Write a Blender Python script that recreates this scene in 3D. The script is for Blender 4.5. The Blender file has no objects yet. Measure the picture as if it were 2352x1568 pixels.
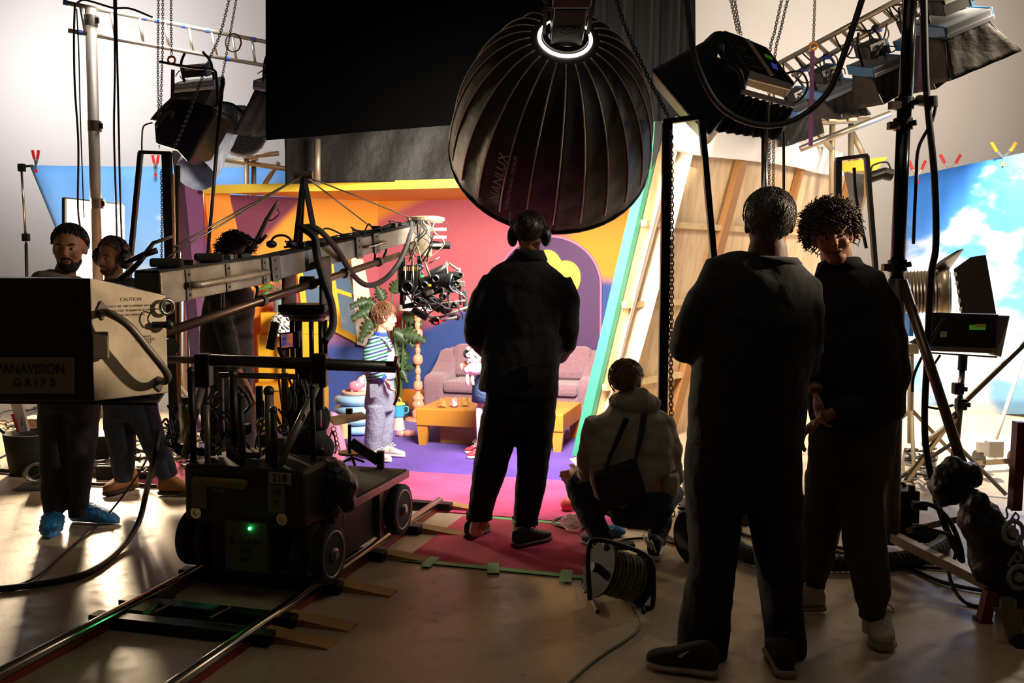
import bpy, math, random
from mathutils import Vector as V, Matrix as M4, noise
random.seed(7)
R = math.radians; PI = math.pi
SC = bpy.context.scene; COL = SC.collection
# ---------------------------------------------------------------- camera
CAMZ = 1.5; F = 2200.0; PITCH = math.atan(172 / F)
cam_d = bpy.data.cameras.new('camera'); cam_d.sensor_width = 36; cam_d.lens = F / 2352 * 36
cam_d.clip_start = .05; cam_d.clip_end = 100
cam = bpy.data.objects.new('camera', cam_d); COL.objects.link(cam)
cam.location = (0, 0, CAMZ); cam.rotation_euler = (PI / 2 - PITCH, 0, 0)
SC.camera = cam
# ---------------------------------------------------------------- world, exposure
w = bpy.data.worlds.new('studio'); SC.world = w; w.use_nodes = True
w.node_tree.nodes['Background'].inputs[0].default_value = (1.0, .86, .7, 1)
w.node_tree.nodes['Background'].inputs[1].default_value = .012
SC.view_settings.view_transform = 'Standard'; SC.view_settings.look = 'None'
SC.view_settings.gamma = 1; SC.view_settings.use_curve_mapping = False
SC.view_settings.exposure = 0.0
FW = V((0, math.cos(PITCH), -math.sin(PITCH))); UP = V((0, math.sin(PITCH), math.cos(PITCH))); RT = V((1, 0, 0))
def ray(px, py): return FW + RT * ((px - 1176) / F) + UP * ((784 - py) / F)
def A(px, py, Y):            # the point at distance Y seen at a pixel of the photograph
    d = ray(px, py); return V((0, 0, CAMZ)) + d * (Y / d.y)
def G(px, py, z=0.0):        # the point at height z seen at a pixel
    d = ray(px, py); return V((0, 0, CAMZ)) + d * ((z - CAMZ) / d.z)
def proj(p):                  # where a world point falls in the photograph
    q = V(p) - V((0, 0, CAMZ)); k = q.dot(FW); return 1176 + F * q.dot(RT) / k, 784 - F * q.dot(UP) / k
def mpx(Y): return Y / F     # metres per pixel at distance Y
def aim(o, tgt):
    o.rotation_euler = (V(tgt) - o.location).to_track_quat('-Z', 'Y').to_euler()
def area(name, loc, tgt, w_, h_, power, col=(1, 1, 1), spread=180, shape='RECTANGLE'):
    d = bpy.data.lights.new(name, 'AREA'); d.shape = shape; d.size = w_; d.size_y = h_
    d.energy = power; d.color = col; d.spread = R(spread)
    o = bpy.data.objects.new(name, d); COL.objects.link(o); o.location = loc; aim(o, tgt); return o
def spot(name, loc, tgt, power, ang=45, blend=.5, col=(1, 1, 1), rad=.08):
    d = bpy.data.lights.new(name, 'SPOT'); d.energy = power; d.spot_size = R(ang); d.spot_blend = blend
    d.color = col; d.shadow_soft_size = rad
    o = bpy.data.objects.new(name, d); COL.objects.link(o); o.location = loc; aim(o, tgt); return o
# ---------------------------------------------------------------- lights
area('key_softbox_light', A(1262, 352, 6.1) + V((0, .03, -.03)), (.1, 8.9, .5), 1.1, 1.1, 235, (1, .93, .84), 150, 'DISK')
spot('set_sun_light', (2.2, 7.4, 3.2), (-1.6, 9.4, 1.1), 190, 50, .4, (1, .88, .68), .05)
area('cyc_light_left', (-7.5, 12.2, 4.6), (-7.2, 15.5, 4.8), 3, .8, 120, (.98, .96, 1), 120)
area('cyc_light_right', (5.5, 11.0, 5.2), (5.0, 15.5, 4.2), 4, 1, 170, (1, .87, .74), 130)
area('cloth_light_left', (-3.5, 9.8, 4.2), (-4.6, 12, 1.2), 1.2, .6, 60, (1, .98, .95), 120)
spot('fresnel_beam', A(2205, 655, 7.05), A(2330, 760, 9.4), 330, 120, .6, (1, .97, .9), .1)
spot('backlight_right', (4.5, 9.0, 3.6), (5.0, 8.6, 0), 1700, 100, .6, (1, .9, .76), .1)
area('left_back_panel_light', A(215, 560, 9.8), (-2.6, 4.6, .2), .6, .9, 330, (1, .76, .48), 140)
area('ply_light', (4.6, 8.0, 3.2), (2.2, 9.4, 1.4), .8, .8, 80, (1, .84, .62))
area('plywood_kicker', (3.4, 6.4, 3.4), (1.6, 8.6, 1.4), .5, .5, 50, (1, .82, .58), 120)
spot('crane_kicker', (5.0, 4.2, 2.9), (-1.4, 3.5, 1.3), 1400, 16, .5, (1, .80, .58), .1)  # narrow unseen spot, added to brighten the side of the weight box
area('foreground_bounce', (.4, 3.2, 4.6), (.4, 3.8, 0), 2.5, 2.5, 11, (1, .86, .72))
spot('boom_kicker', (4.6, 4.0, 3.7), (-.9, 5.0, 1.35), 700, 20, .6, (1, .84, .66), .1)  # second unseen spot, added over the heads to brighten the boom

# ---------------------------------------------------------------- materials
def lin(c):
    if isinstance(c, str):
        c = [int(c[i:i + 2], 16) / 255 for i in (0, 2, 4)]
    return tuple((x / 12.92 if x <= .04045 else ((x + .055) / 1.055) ** 2.4) for x in c) + (1,)
MC = {}
def mat(name, col, rough=.6, metal=0., bump=0., bscale=60., var=0., vscale=4., emit=0., spec=.5, trans=0., sheen=0., alpha=1.):
    if name in MC: return MC[name]
    m = bpy.data.materials.new(name); m.use_nodes = True; MC[name] = m
    nt = m.node_tree; b = nt.nodes['Principled BSDF']; c = lin(col)
    b.inputs['Base Color'].default_value = c; b.inputs['Roughness'].default_value = rough
    b.inputs['Metallic'].default_value = metal; b.inputs['Specular IOR Level'].default_value = spec
    b.inputs['Transmission Weight'].default_value = trans; b.inputs['Sheen Weight'].default_value = sheen
    b.inputs['Alpha'].default_value = alpha
    if emit: b.inputs['Emission Color'].default_value = c; b.inputs['Emission Strength'].default_value = emit
    if bump or var:
        tc = nt.nodes.new('ShaderNodeTexCoord')
    if bump:
        n = nt.nodes.new('ShaderNodeTexNoise'); n.inputs['Scale'].default_value = bscale; n.inputs['Detail'].default_value = 4
        bm_ = nt.nodes.new('ShaderNodeBump'); bm_.inputs['Strength'].default_value = bump; bm_.inputs['Distance'].default_value = .02
        nt.links.new(tc.outputs['Object'], n.inputs['Vector']); nt.links.new(n.outputs[0], bm_.inputs['Height']); nt.links.new(bm_.outputs[0], b.inputs['Normal'])
    if var:
        n = nt.nodes.new('ShaderNodeTexNoise'); n.inputs['Scale'].default_value = vscale; n.inputs['Detail'].default_value = 6
        r = nt.nodes.new('ShaderNodeMapRange'); r.inputs['From Min'].default_value = .3; r.inputs['From Max'].default_value = .7
        r.inputs['To Min'].default_value = 1 - var; r.inputs['To Max'].default_value = 1 + var * .3
        h = nt.nodes.new('ShaderNodeVectorMath'); h.operation = 'SCALE'; h.inputs[0].default_value = c[:3]
        nt.links.new(tc.outputs['Object'], n.inputs['Vector']); nt.links.new(n.outputs[0], r.inputs['Value'])
        nt.links.new(r.outputs[0], h.inputs['Scale']); nt.links.new(h.outputs[0], b.inputs['Base Color'])
    return m
class Nd:                    # tiny node-expression helper on a material
    def __init__(s, m): s.m = m; s.nt = m.node_tree; s.b = s.nt.nodes['Principled BSDF']
    def n(s, t, **k):
        x = s.nt.nodes.new(t)
        for a, v in k.items(): setattr(x, a, v)
        return x
    def put(s, sock, v):
        if hasattr(v, 'links') or isinstance(v, bpy.types.NodeSocket): s.nt.links.new(v, sock)
        else: sock.default_value = v
    def xyz(s, which='Object'):
        t = s.n('ShaderNodeTexCoord'); p = s.n('ShaderNodeSeparateXYZ'); s.nt.links.new(t.outputs[which], p.inputs[0]); s.vec = t.outputs[which]
        return p.outputs
    def m_(s, op, a, b=0., c=0.):
        x = s.n('ShaderNodeMath', operation=op)
        for i, v in enumerate((a, b, c)): s.put(x.inputs[i], v)
        return x.outputs[0]
    def step(s, v, edge, wd):        # 0 below the edge, 1 above it, soft over wd
        x = s.n('ShaderNodeMapRange', interpolation_type='SMOOTHSTEP'); s.put(x.inputs[0], v)
        x.inputs[1].default_value = edge - wd / 2; x.inputs[2].default_value = edge + wd / 2
        x.inputs[3].default_value = 0; x.inputs[4].default_value = 1; return x.outputs[0]
    def mix(s, f, a, b):
        x = s.n('ShaderNodeMix', data_type='RGBA'); s.put(x.inputs[0], f); s.put(x.inputs[6], a); s.put(x.inputs[7], b); return x.outputs[2]
    def noise(s, sc, det=4, vec=None):
        x = s.n('ShaderNodeTexNoise'); x.inputs['Scale'].default_value = sc; x.inputs['Detail'].default_value = det
        s.nt.links.new(vec or s.vec, x.inputs['Vector']); return x.outputs[0]
    def col(s, v): s.put(s.b.inputs['Base Color'], v)
# ---------------------------------------------------------------- mesh building
ORG = {}
def root_org(o): return ORG.get(o.name, V((0, 0, 0)))
def tag(o, label=None, cat=None, group=None, kind=None):
    if label: o['label'] = label
    if cat: o['category'] = cat
    if group: o['group'] = group
    if kind: o['kind'] = kind
    return o
def thing(name, label, cat, loc, group=None):
    o = bpy.data.objects.new(name, None); COL.objects.link(o); o.location = loc; o.empty_display_size = .1
    ORG[o.name] = V(loc); return tag(o, label, cat, group)
def frame_of(d, ref=V((0, 1, 0))):
    d = d.normalized()
    s = d.cross(ref)
    if s.length < .15: s = d.cross(V((1, 0, 0)))
    s.normalize(); return s, s.cross(d).normalized()
class MB:
    def __init__(s): s.v = []; s.f = []; s.mi = []; s.cur = 0
    def add(s, vs, fs):
        k = len(s.v); s.v += [V(x) for x in vs]; s.f += [tuple(i + k for i in f) for f in fs]; s.mi += [s.cur] * len(fs); return s
    def box(s, c, sz, rz=0., M=None):
        c = V(c); h = V(sz) / 2; m = M or M4.Rotation(rz, 3, 'Z')
        vs = [c + m @ V((a * h.x, b * h.y, e * h.z)) for a in (-1, 1) for b in (-1, 1) for e in (-1, 1)]
        return s.add(vs, [(0, 1, 3, 2), (4, 6, 7, 5), (0, 4, 5, 1), (2, 3, 7, 6), (0, 2, 6, 4), (1, 5, 7, 3)])
    def bar(s, a, b, w_, h_, ref=V((0, 0, 1))):      # rectangular bar: h_ along ref, w_ across
        a = V(a); b = V(b); d = (b - a).normalized(); x = d.cross(ref)
        if x.length < .01: x = d.cross(V((0, 1, 0)))
        x.normalize(); u = x.cross(d)
        vs = [p + x * (i * w_ / 2) + u * (j * h_ / 2) for p in (a, b) for i, j in ((-1, -1), (1, -1), (1, 1), (-1, 1))]
        return s.add(vs, [(0, 1, 2, 3), (7, 6, 5, 4), (0, 4, 5, 1), (1, 5, 6, 2), (2, 6, 7, 3), (3, 7, 4, 0)])
    def loft(s, pts, rad, n=12, cap=True, ref=V((0, 1, 0)), closed=False):
        pts = [V(p) for p in pts]; m = len(pts); rings = []; ps = None
        for i, p in enumerate(pts):
            if closed: d = pts[(i + 1) % m] - pts[i - 1]
            else: d = pts[min(i + 1, m - 1)] - pts[max(i - 1, 0)]
            if d.length < 1e-7: d = V((0, 0, 1))
            d.normalize()
            if ps is None: sd, dp = frame_of(d, ref)
            else:
                sd = ps - d * ps.dot(d)
                if sd.length < 1e-4: sd, dp = frame_of(d, ref)
                sd.normalize(); dp = sd.cross(d)
            ps = sd
            r = rad[i] if isinstance(rad, (list, tuple)) else rad
            rx, ry = r if isinstance(r, (list, tuple)) else (r, r)
            rings.append([p + sd * (rx * math.cos(t)) + dp * (ry * math.sin(t)) for t in (2 * PI * k / n for k in range(n))])
        vs = [x for r_ in rings for x in r_]; fs = []
        for i in range(m if closed else m - 1):
            j = (i + 1) % m
            for k in range(n):
                l = (k + 1) % n; fs.append((i * n + k, i * n + l, j * n + l, j * n + k))
        if cap and not closed:
            fs.append(tuple(range(n - 1, -1, -1))); fs.append(tuple((m - 1) * n + k for k in range(n)))
        return s.add(vs, fs)
    def tube(s, pts, r, n=8, cap=True): return s.loft(pts, r, n, cap)
    def cyl(s, a, b, r, n=16, r2=None): return s.loft([a, b], [r, r if r2 is None else r2], n)
    def ball(s, c, r, n=16, M=None):
        c = V(c); r = V(r) if isinstance(r, (tuple, list, V)) else V((r, r, r)); m = M or M4.Identity(3)
        k = max(4, n // 2); vs = [c + m @ V((0, 0, r.z))]; fs = []
        for i in range(1, k):
            a = PI * i / k
            for j in range(n):
                b = 2 * PI * j / n; vs.append(c + m @ V((r.x * math.sin(a) * math.cos(b), r.y * math.sin(a) * math.sin(b), r.z * math.cos(a))))
        vs.append(c + m @ V((0, 0, -r.z)))
        for j in range(n):
            fs.append((0, 1 + j, 1 + (j + 1) % n)); L = 1 + (k - 2) * n
            fs.append((len(vs) - 1, L + (j + 1) % n, L + j))
        for i in range(k - 2):
            for j in range(n):
                a = 1 + i * n + j; b = 1 + i * n + (j + 1) % n; fs.append((a, a + n, b + n, b))
        return s.add(vs, fs)
    def lathe(s, c, prof, n=32, axis=V((0, 0, 1)), cap=True):   # prof: (radius, height)
        c = V(c); d = V(axis).normalized(); x, y = frame_of(d); vs = []; fs = []; m = len(prof)
        for r, h in prof:
            for k in range(n):
                t = 2 * PI * k / n; vs.append(c + d * h + x * (r * math.cos(t)) + y * (r * math.sin(t)))
        for i in range(m - 1):
            for k in range(n):
                l = (k + 1) % n; fs.append((i * n + k, i * n + l, (i + 1) * n + l, (i + 1) * n + k))
        if cap: fs.append(tuple(range(n - 1, -1, -1))); fs.append(tuple((m - 1) * n + k for k in range(n)))
        return s.add(vs, fs)
    def prism(s, poly, off):           # poly: 3-D points, off: thickness vector
        poly = [V(p) for p in poly]; off = V(off); n = len(poly)
        return s.add(poly + [p + off for p in poly], [tuple(range(n - 1, -1, -1)), tuple(range(n, 2 * n))] + [(i, (i + 1) % n, n + (i + 1) % n, n + i) for i in range(n)])
    def grid(s, fn, nu, nv, thick=0.):
        vs = [V(fn(i / nu, j / nv)) for i in range(nu + 1) for j in range(nv + 1)]
        return s.add(vs, [(i * (nv + 1) + j, (i + 1) * (nv + 1) + j, (i + 1) * (nv + 1) + j + 1, i * (nv + 1) + j + 1) for i in range(nu) for j in range(nv)])
    def torus(s, c, Rr, r, axis=V((0, 0, 1)), n=24, m=8):
        x, y = frame_of(V(axis)); c = V(c)
        return s.loft([c + x * (Rr * math.cos(t)) + y * (Rr * math.sin(t)) for t in (2 * PI * k / n for k in range(n))], r, m, closed=True, ref=V(axis))
    def build(s, name, m, parent=None, smooth=False, bevel=0., remesh=0., solid=0., disp=None, sub=0, sm=4, org=None, kind=None, matrix=None):
        me = bpy.data.meshes.new(name)
        if org is None:
            if parent is not None: org = root_org(parent)
            else:
                xs = [v.x for v in s.v]; ys = [v.y for v in s.v]; zs = [v.z for v in s.v]
                org = V(((min(xs) + max(xs)) / 2, (min(ys) + max(ys)) / 2, min(zs)))
        org = V(org)
        if matrix is not None:
            me.from_pydata(s.v, [], s.f)
        else: me.from_pydata([v - org for v in s.v], [], s.f)
        for q in (m if isinstance(m, (list, tuple)) else [m]): me.materials.append(q)
        if any(s.mi): me.polygons.foreach_set('material_index', s.mi)
        if smooth: me.polygons.foreach_set('use_smooth', [True] * len(me.polygons))
        me.update()
        o = bpy.data.objects.new(name, me); COL.objects.link(o)
        if parent is not None:
            o.parent = parent
            if matrix is not None: o.matrix_local = M4.Translation(-root_org(parent)) @ matrix
            ORG[o.name] = org
        else:
            if matrix is not None: o.matrix_world = matrix; ORG[o.name] = matrix.translation.copy()
            else: o.location = org; ORG[o.name] = org
        if kind: o['kind'] = kind
        if solid:
            q = o.modifiers.new('solid', 'SOLIDIFY'); q.thickness = solid; q.offset = 0
        if bevel:
            q = o.modifiers.new('bevel', 'BEVEL'); q.width = bevel; q.segments = 2; q.limit_method = 'ANGLE'; q.angle_limit = R(35)
        if remesh:
            q = o.modifiers.new('remesh', 'REMESH'); q.mode = 'VOXEL'; q.voxel_size = remesh; q.use_smooth_shade = True
            q = o.modifiers.new('smooth', 'SMOOTH'); q.iterations = sm; q.factor = .6
        if disp:
            t = bpy.data.textures.new('folds', 'CLOUDS'); t.noise_scale = disp[1]; t.noise_depth = 2
            q = o.modifiers.new('folds', 'DISPLACE'); q.texture = t; q.strength = disp[0]; q.mid_level = .5; q.texture_coords = 'GLOBAL'
        if sub:
            q = o.modifiers.new('sub', 'SUBSURF'); q.levels = sub; q.render_levels = sub
        return o
def text(s, size, loc, xd, yd, m, parent, name='lettering', ext=.0008, align='CENTER', sx=1.):
    c = bpy.data.curves.new(name, 'FONT'); c.body = s; c.size = size; c.extrude = ext; c.align_x = align; c.align_y = 'CENTER'; c.resolution_u = 3
    c.materials.append(m); tmp = bpy.data.objects.new('lettering_curve', c); me = bpy.data.meshes.new_from_object(tmp); bpy.data.objects.remove(tmp)
    if not me.materials: me.materials.append(m)
    o = bpy.data.objects.new(name, me); COL.objects.link(o)
    xd = V(xd).normalized(); zd = xd.cross(V(yd)).normalized(); yd = zd.cross(xd)
    mm = M4((xd * sx, yd, zd)).transposed().to_4x4(); mm.translation = V(loc)
    o.parent = parent; o.matrix_local = M4.Translation(-root_org(parent)) @ mm
    ORG[o.name] = V(loc); return o
def one(mb, name, m, label, cat, group=None, **k):
    return tag(mb.build(name, m, **k), label, cat, group)
def spline(pts, n=8):                  # Catmull-Rom through the points
    pts = [V(p) for p in pts]; P = [pts[0]] + pts + [pts[-1]]; out = []
    for i in range(1, len(P) - 2):
        for k in range(n):
            t = k / n; a, b, c, d = P[i - 1], P[i], P[i + 1], P[i + 2]
            out.append(.5 * ((2 * b) + (c - a) * t + (2 * a - 5 * b + 4 * c - d) * t * t + (3 * b - a - 3 * c + d) * t ** 3))
    out.append(pts[-1]); return out

# ================================================================ the studio
wht = mat('cyclorama_paint', 'dcd6d0', .8, var=.03, vscale=.6)
def floor_mat():
    m = mat('floor_paint', 'b5a692', .42, spec=.5); q = Nd(m); q.xyz()
    n1 = q.noise(.9, 6); n2 = q.noise(14, 8); n3 = q.noise(70, 3)
    c = q.mix(q.step(n1, .5, .35), lin('aa9478'), lin('c4ae90'))
    c = q.mix(q.m_('MULTIPLY', q.step(n2, .66, .12), .35), c, lin('6f6152'))
    q.col(c)
    r = q.m_('ADD', q.m_('MULTIPLY', n2, .45), .2); q.put(q.b.inputs['Roughness'], r)
    bp = q.n('ShaderNodeBump'); bp.inputs['Strength'].default_value = .12; bp.inputs['Distance'].default_value = .004
    q.put(bp.inputs['Height'], q.m_('ADD', n3, q.m_('MULTIPLY', n2, 1.5))); q.put(q.b.inputs['Normal'], bp.outputs[0])
    return m
fl = MB().box((0, 6, -.1), (24, 26, .2)).build('floor', floor_mat(), kind='structure')
MB().grid(lambda u, v: (-12 + 24 * u, 15 + .8 * math.sin(min(v * 4, 1) * PI / 2) if v < .25 else 15.8, .8 * (1 - math.cos(v * 4 * PI / 2)) if v < .25 else .8 + (v - .25) * 10), 2, 32).build('wall_back', wht, kind='structure', smooth=True, solid=.05)
MB().box((-11, 6, 4), (.2, 20, 8)).build('wall_left', wht, kind='structure')
MB().box((11, 6, 4), (.2, 20, 8)).build('wall_right', wht, kind='structure')
# ---------------------------------------------------------------- printed sky cloths
def sky_mat(name, seed, lo='5f9fe0', hi='b9dcf6', cover=.5, grad=(0, 3)):
    m = mat(name, lo, .8); q = Nd(m); p = q.xyz()
    c = q.mix(q.step(p[2], (grad[0] + grad[1]) / 2, grad[1] - grad[0]), lin(hi), lin(lo))
    mp = q.n('ShaderNodeMapping'); mp.inputs['Location'].default_value = (seed, 0, 0); mp.inputs['Scale'].default_value = (1, 1, 1.6)
    q.nt.links.new(q.vec, mp.inputs[0]); n = q.noise(.9, 9, mp.outputs[0])
    k = q.m_('SUBTRACT', n, q.m_('MULTIPLY', p[2], .10 if seed > 4 else .03))  # clouds thicken low on the right cloth, painting in the lamp's overexposure
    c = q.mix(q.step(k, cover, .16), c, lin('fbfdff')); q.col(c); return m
def cloth(name, a, b, drop, m, label, wave=.03, left_slant=0., group=None):
    a = V(a); b = V(b); d = b - a; nrm = d.cross(V((0, 0, 1))).normalized()
    def fn(u, v):
        p = a.lerp(b, u); z = p.z - v * drop; sl = left_slant * (1 - u) * v * 1.0
        return V((p.x, p.y, z)) + d.normalized() * sl + nrm * (wave * math.sin(u * 23 + math.sin(v * 3)) * (.3 + v) + wave * .5 * math.sin(u * 61))
    return one(MB().grid(fn, 90, 16), name, m, label, 'backdrop', group, smooth=True, solid=.004)
LCa = A(68, 380, 11.2); LCb = A(905, 388, 12.6)
RCa = A(2085, 406, 10.6); RCb = A(2560, 308, 8.9)
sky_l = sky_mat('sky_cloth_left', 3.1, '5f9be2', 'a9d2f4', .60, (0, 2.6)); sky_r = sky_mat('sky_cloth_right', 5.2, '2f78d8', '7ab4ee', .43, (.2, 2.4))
cloth('sky_backdrop', LCa, LCb, LCa.z + .0 - .05, sky_l, 'pale blue sky backdrop cloth hanging behind the left crew members', .03, .9)
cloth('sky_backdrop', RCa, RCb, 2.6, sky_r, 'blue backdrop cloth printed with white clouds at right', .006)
def clamp_(p, cols, label, group='spring clamps on the backdrop cloths', sc=1., spread=.0):
    t = thing('spring_clamp', label, 'clamp', p, group); p = V(p)
    me = mat('clamp_steel', 'b9b9b9', .35, .9); c = mat('clamp_' + cols, {'red': 'c01c22', 'orange': 'e88a1a'}[cols], .4)
    for s in (-1, 1):
        MB().bar(p + V((0, 0, .0)), p + V((s * (.02 + spread), 0, .07 * sc)), .02, .012, V((0, 1, 0))).build('clamp_arm', me, t)
        MB().bar(p + V((s * (.018 + spread), 0, .06 * sc)), p + V((s * (.035 + spread * 1.8), 0, .15 * sc)), .03, .02, V((0, 1, 0))).build('handle', c, t, bevel=.004)
    MB().bar(p + V((0, -.01, .005)), p + V((0, -.01, -.06 * sc)), .02, .014, V((0, 1, 0))).build('jaw', me, t)
    MB().bar(p + V((0, -.012, -.05 * sc)), p + V((0, -.012, -.085 * sc)), .03, .02, V((0, 1, 0))).build('jaw_tip', c, t)
    return t
clamp_(A(83, 378, 11.15), 'red', 'red spring clamp at the left end of the left sky cloth', sc=1.1)
clamp_(A(358, 388, 11.6), 'red', 'red spring clamp on the left sky cloth beside the black A-frame', sc=1.1)
clamp_(A(478, 388, 11.8), 'red', 'red spring clamp on the left sky cloth behind the purple flat', spread=.05)
clamp_(A(2106, 404, 10.5), 'red', 'red spring clamp beside the tall black column stand', spread=.03, sc=1.1)
clamp_(A(2182, 388, 10.25), 'red', 'red spring clamp on the right sky cloth right of the column', spread=.04)
clamp_(A(2304, 362, 9.75), 'orange', 'orange spring clamp on the right sky cloth', spread=.05)
# ================================================================ the built set
C0 = V((-1.40, 10.07, 0)); XD = V((math.cos(R(15.5)), -math.sin(R(15.5)), 0)); YD = V((math.sin(R(15.5)), math.cos(R(15.5)), 0))
BR = V((1.96, 9.14, 0)); LF = V((-2.88, 9.03, 0)); RF = V((.58, 7.5, 0)); RE = RF + V((.643, .766, 0)) * 5.
def wall_frame(a, b):                                      # local x along the wall, local z up, origin at a
    x = (b - a).normalized(); y = V((0, 0, 1)).cross(x); m = M4((x, y, V((0, 0, 1)))).transposed().to_4x4(); m.translation = a; return m
ORA = 'dd861a'; YEL = 'f2c832'; BUR = '6e2a44'; ROS = 'b25862'; BLU = '2c4684'; MAU = 'a5698f'
WH = 2.18
# back flat ------------------------------------------------
Bf = wall_frame(C0, BR); Lb = (BR - C0).length
def locx(px, py, m):                                       # where a pixel meets a wall's plane, in the wall's own x,z
    d = ray(px, py); o = V((0, 0, CAMZ)); n = m.to_3x3() @ V((0, 1, 0)); t = (m.translation - o).dot(n) / d.dot(n)
    q_ = m.inverted() @ (o + d * t); return q_.x, q_.z
def back_layers():
    m = mat('painted_back_wall2', ROS, .75); q = Nd(m); p = q.xyz()
    x, z = p[0], p[2]
    # orange arc top left, rose field, orange field right, blue hill below
    c = lin(ROS)
    k = q.m_('SUBTRACT', 1., q.step(q.m_('ADD', x, q.m_('MULTIPLY', q.m_('SUBTRACT', 2.16, z), 2.4)), .42, .3)); c = q.mix(k, c, lin('e2922a'))
    k = q.step(q.m_('ADD', x, q.m_('MULTIPLY', z, .12)), 2.22, .30); c = q.mix(k, c, lin(ORA))
    zb = q.m_('MULTIPLY', q.m_('SINE', q.m_('MULTIPLY', q.m_('SUBTRACT', x, .55), .95)), .50)
    k = q.m_('SUBTRACT', 1., q.step(q.m_('SUBTRACT', z, zb), .88, .14)); c = q.mix(k, c, lin(BLU))
    k = q.m_('SUBTRACT', 1., q.step(z, .22, .01)); c = q.mix(k, c, lin('d07a1e'))
    q.col(c); return m
bt = thing('set_back_wall', 'painted back wall of the set in rose, orange and blue', 'set wall', C0)
MB().box((Lb / 2, .01, WH / 2), (Lb, .02, WH)).build('panel', back_layers(), bt, matrix=Bf)
for sx in (.9, 2.8): MB().box((sx, .05, WH / 2), (.05, .06, WH)).build('rear_batten', mat('raw_pine', 'c9a877', .7, var=.25, vscale=8), bt, matrix=Bf)
# arched purple door with a yellow cloud window
ax0, _ = locx(1146, 800, Bf); ax1, _ = locx(1378, 800, Bf); _, at = locx(1250, 545, Bf); ac = (ax0 + ax1) / 2; ar = (ax1 - ax0) / 2
def arch(r, zc, top, y0, z0=.012): return [(ac + r, y0, z0)] + [(ac + r * math.cos(t), y0, zc + (top - zc) * math.sin(t)) for t in (PI * k / 28 for k in range(29))] + [(ac - r, y0, z0)]
dt = thing('arched_door', 'purple arched door with a yellow cloud-shaped panel on the back wall', 'door', Bf @ V((ac, 0, 0)))
zc = at - ar * .92
for xa, xb in ((0.02, ac - ar - .03), (ac + ar + .03, Lb - .02)): MB().box(((xa + xb) / 2, -.012, .11), (xb - xa, .02, .2)).build('skirting', mat('orange_skirting', 'd07a1e', .6), bt, matrix=Bf)
MB().prism(arch(ar + .02, zc, at + .02, -.03), (0, .025, 0)).build('door_surround', mat('mauve_trim', 'b0688e', .6), dt, matrix=Bf)
MB().prism(arch(ar, zc, at, -.045), (0, .02, 0)).build('door_leaf', mat('purple_door', '472652', .65), dt, matrix=Bf, bevel=.006)
clx, clz = locx(1268, 662, Bf)
pts = []
for k in range(72):
    t = 2 * PI * k / 72; r = .34 * (.80 + .24 * abs(math.sin(t * 2.5 + .3)))
    pts.append((clx + r * math.cos(t) * .92, -.058, clz + r * math.sin(t) * 1.1))
MB().prism(pts, (0, .015, 0)).build('cloud_panel', mat('yellow_cloud', 'f0cc40', .6), dt, matrix=Bf, bevel=.004)
# left flat with the crooked window --------------------------
Lf = wall_frame(LF, C0); Ll = (C0 - LF).length
WQ = [locx(*p, Lf) for p in ((706, 560), (806, 580), (862, 812), (742, 742))]   # outer corners of the yellow frame: TL TR BR BL
WQ[0] = locx(668, 548, Lf); WQ[3] = locx(690, 722, Lf)
cx_ = sum(p[0] for p in WQ) / 4; cz_ = sum(p[1] for p in WQ) / 4
def inn(p, k): return (cx_ + (p[0] - cx_) * k, cz_ + (p[1] - cz_) * k)
WI = [inn(p, .82) for p in WQ]
def left_paint():
    m = mat('painted_left_wall', ORA, .75); q = Nd(m); p = q.xyz(); x, z = p[0], p[2]
    def ln(pa, pb):                                        # signed distance from the line through two pixels
        (x1, z1), (x2, z2) = locx(*pa, Lf), locx(*pb, Lf); L = math.hypot(x2 - x1, z2 - z1); nx, nz = (z2 - z1) / L, -(x2 - x1) / L
        return q.m_('SUBTRACT', q.m_('ADD', q.m_('MULTIPLY', x, nx), q.m_('MULTIPLY', z, nz)), nx * x1 + nz * z1)
    c = lin('e8992a')
    k = q.step(ln((700, 455), (540, 620)), 0, .1); k2 = q.step(ln((525, 440), (600, 760)), 0, .01)
    k3 = q.m_('MULTIPLY', q.m_('SUBTRACT', 1., k2), k); c = q.mix(k3, c, lin(BUR))
    k = q.m_('SUBTRACT', 1., q.step(ln((870, 515), (560, 690)), 0, .1)); c = q.mix(k, c, lin(ROS))
    k = q.m_('SUBTRACT', 1., q.step(ln((900, 700), (560, 760)), 0, .2)); c = q.mix(k, c, lin(MAU))
    c = q.mix(q.m_('SUBTRACT', 1., q.step(z, .72, .16)), c, lin('33488a'))
    c = q.mix(q.m_('SUBTRACT', 1., q.step(x, .16, .01)), c, lin('e08a1a'))
    c = q.mix(q.m_('MULTIPLY', q.m_('SUBTRACT', 1., q.step(x, .62, .02)), q.m_('SUBTRACT', 1., q.step(z, 1.15, .02))), c, lin('dd8418'))
    q.col(c); return m
lt = thing('set_left_wall', 'left side wall of the set in orange, burgundy and mauve', 'set wall', LF)
OUT = [(0, WH), (Ll, WH), (Ll, 0), (0, 0)]
mb = MB()
for i in range(4):
    j = (i + 1) % 4; a, b, c, d = OUT[i], OUT[j], WI[j], WI[i]
    mb.prism([(a[0], 0, a[1]), (b[0], 0, b[1]), (c[0], 0, c[1]), (d[0], 0, d[1])], (0, .03, 0))
mb.build('panel', left_paint(), lt, matrix=Lf)
wt = thing('crooked_window', 'crooked yellow window frame in the left wall of the set', 'window', Lf @ V((cx_, 0, WQ[3][1])))
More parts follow.
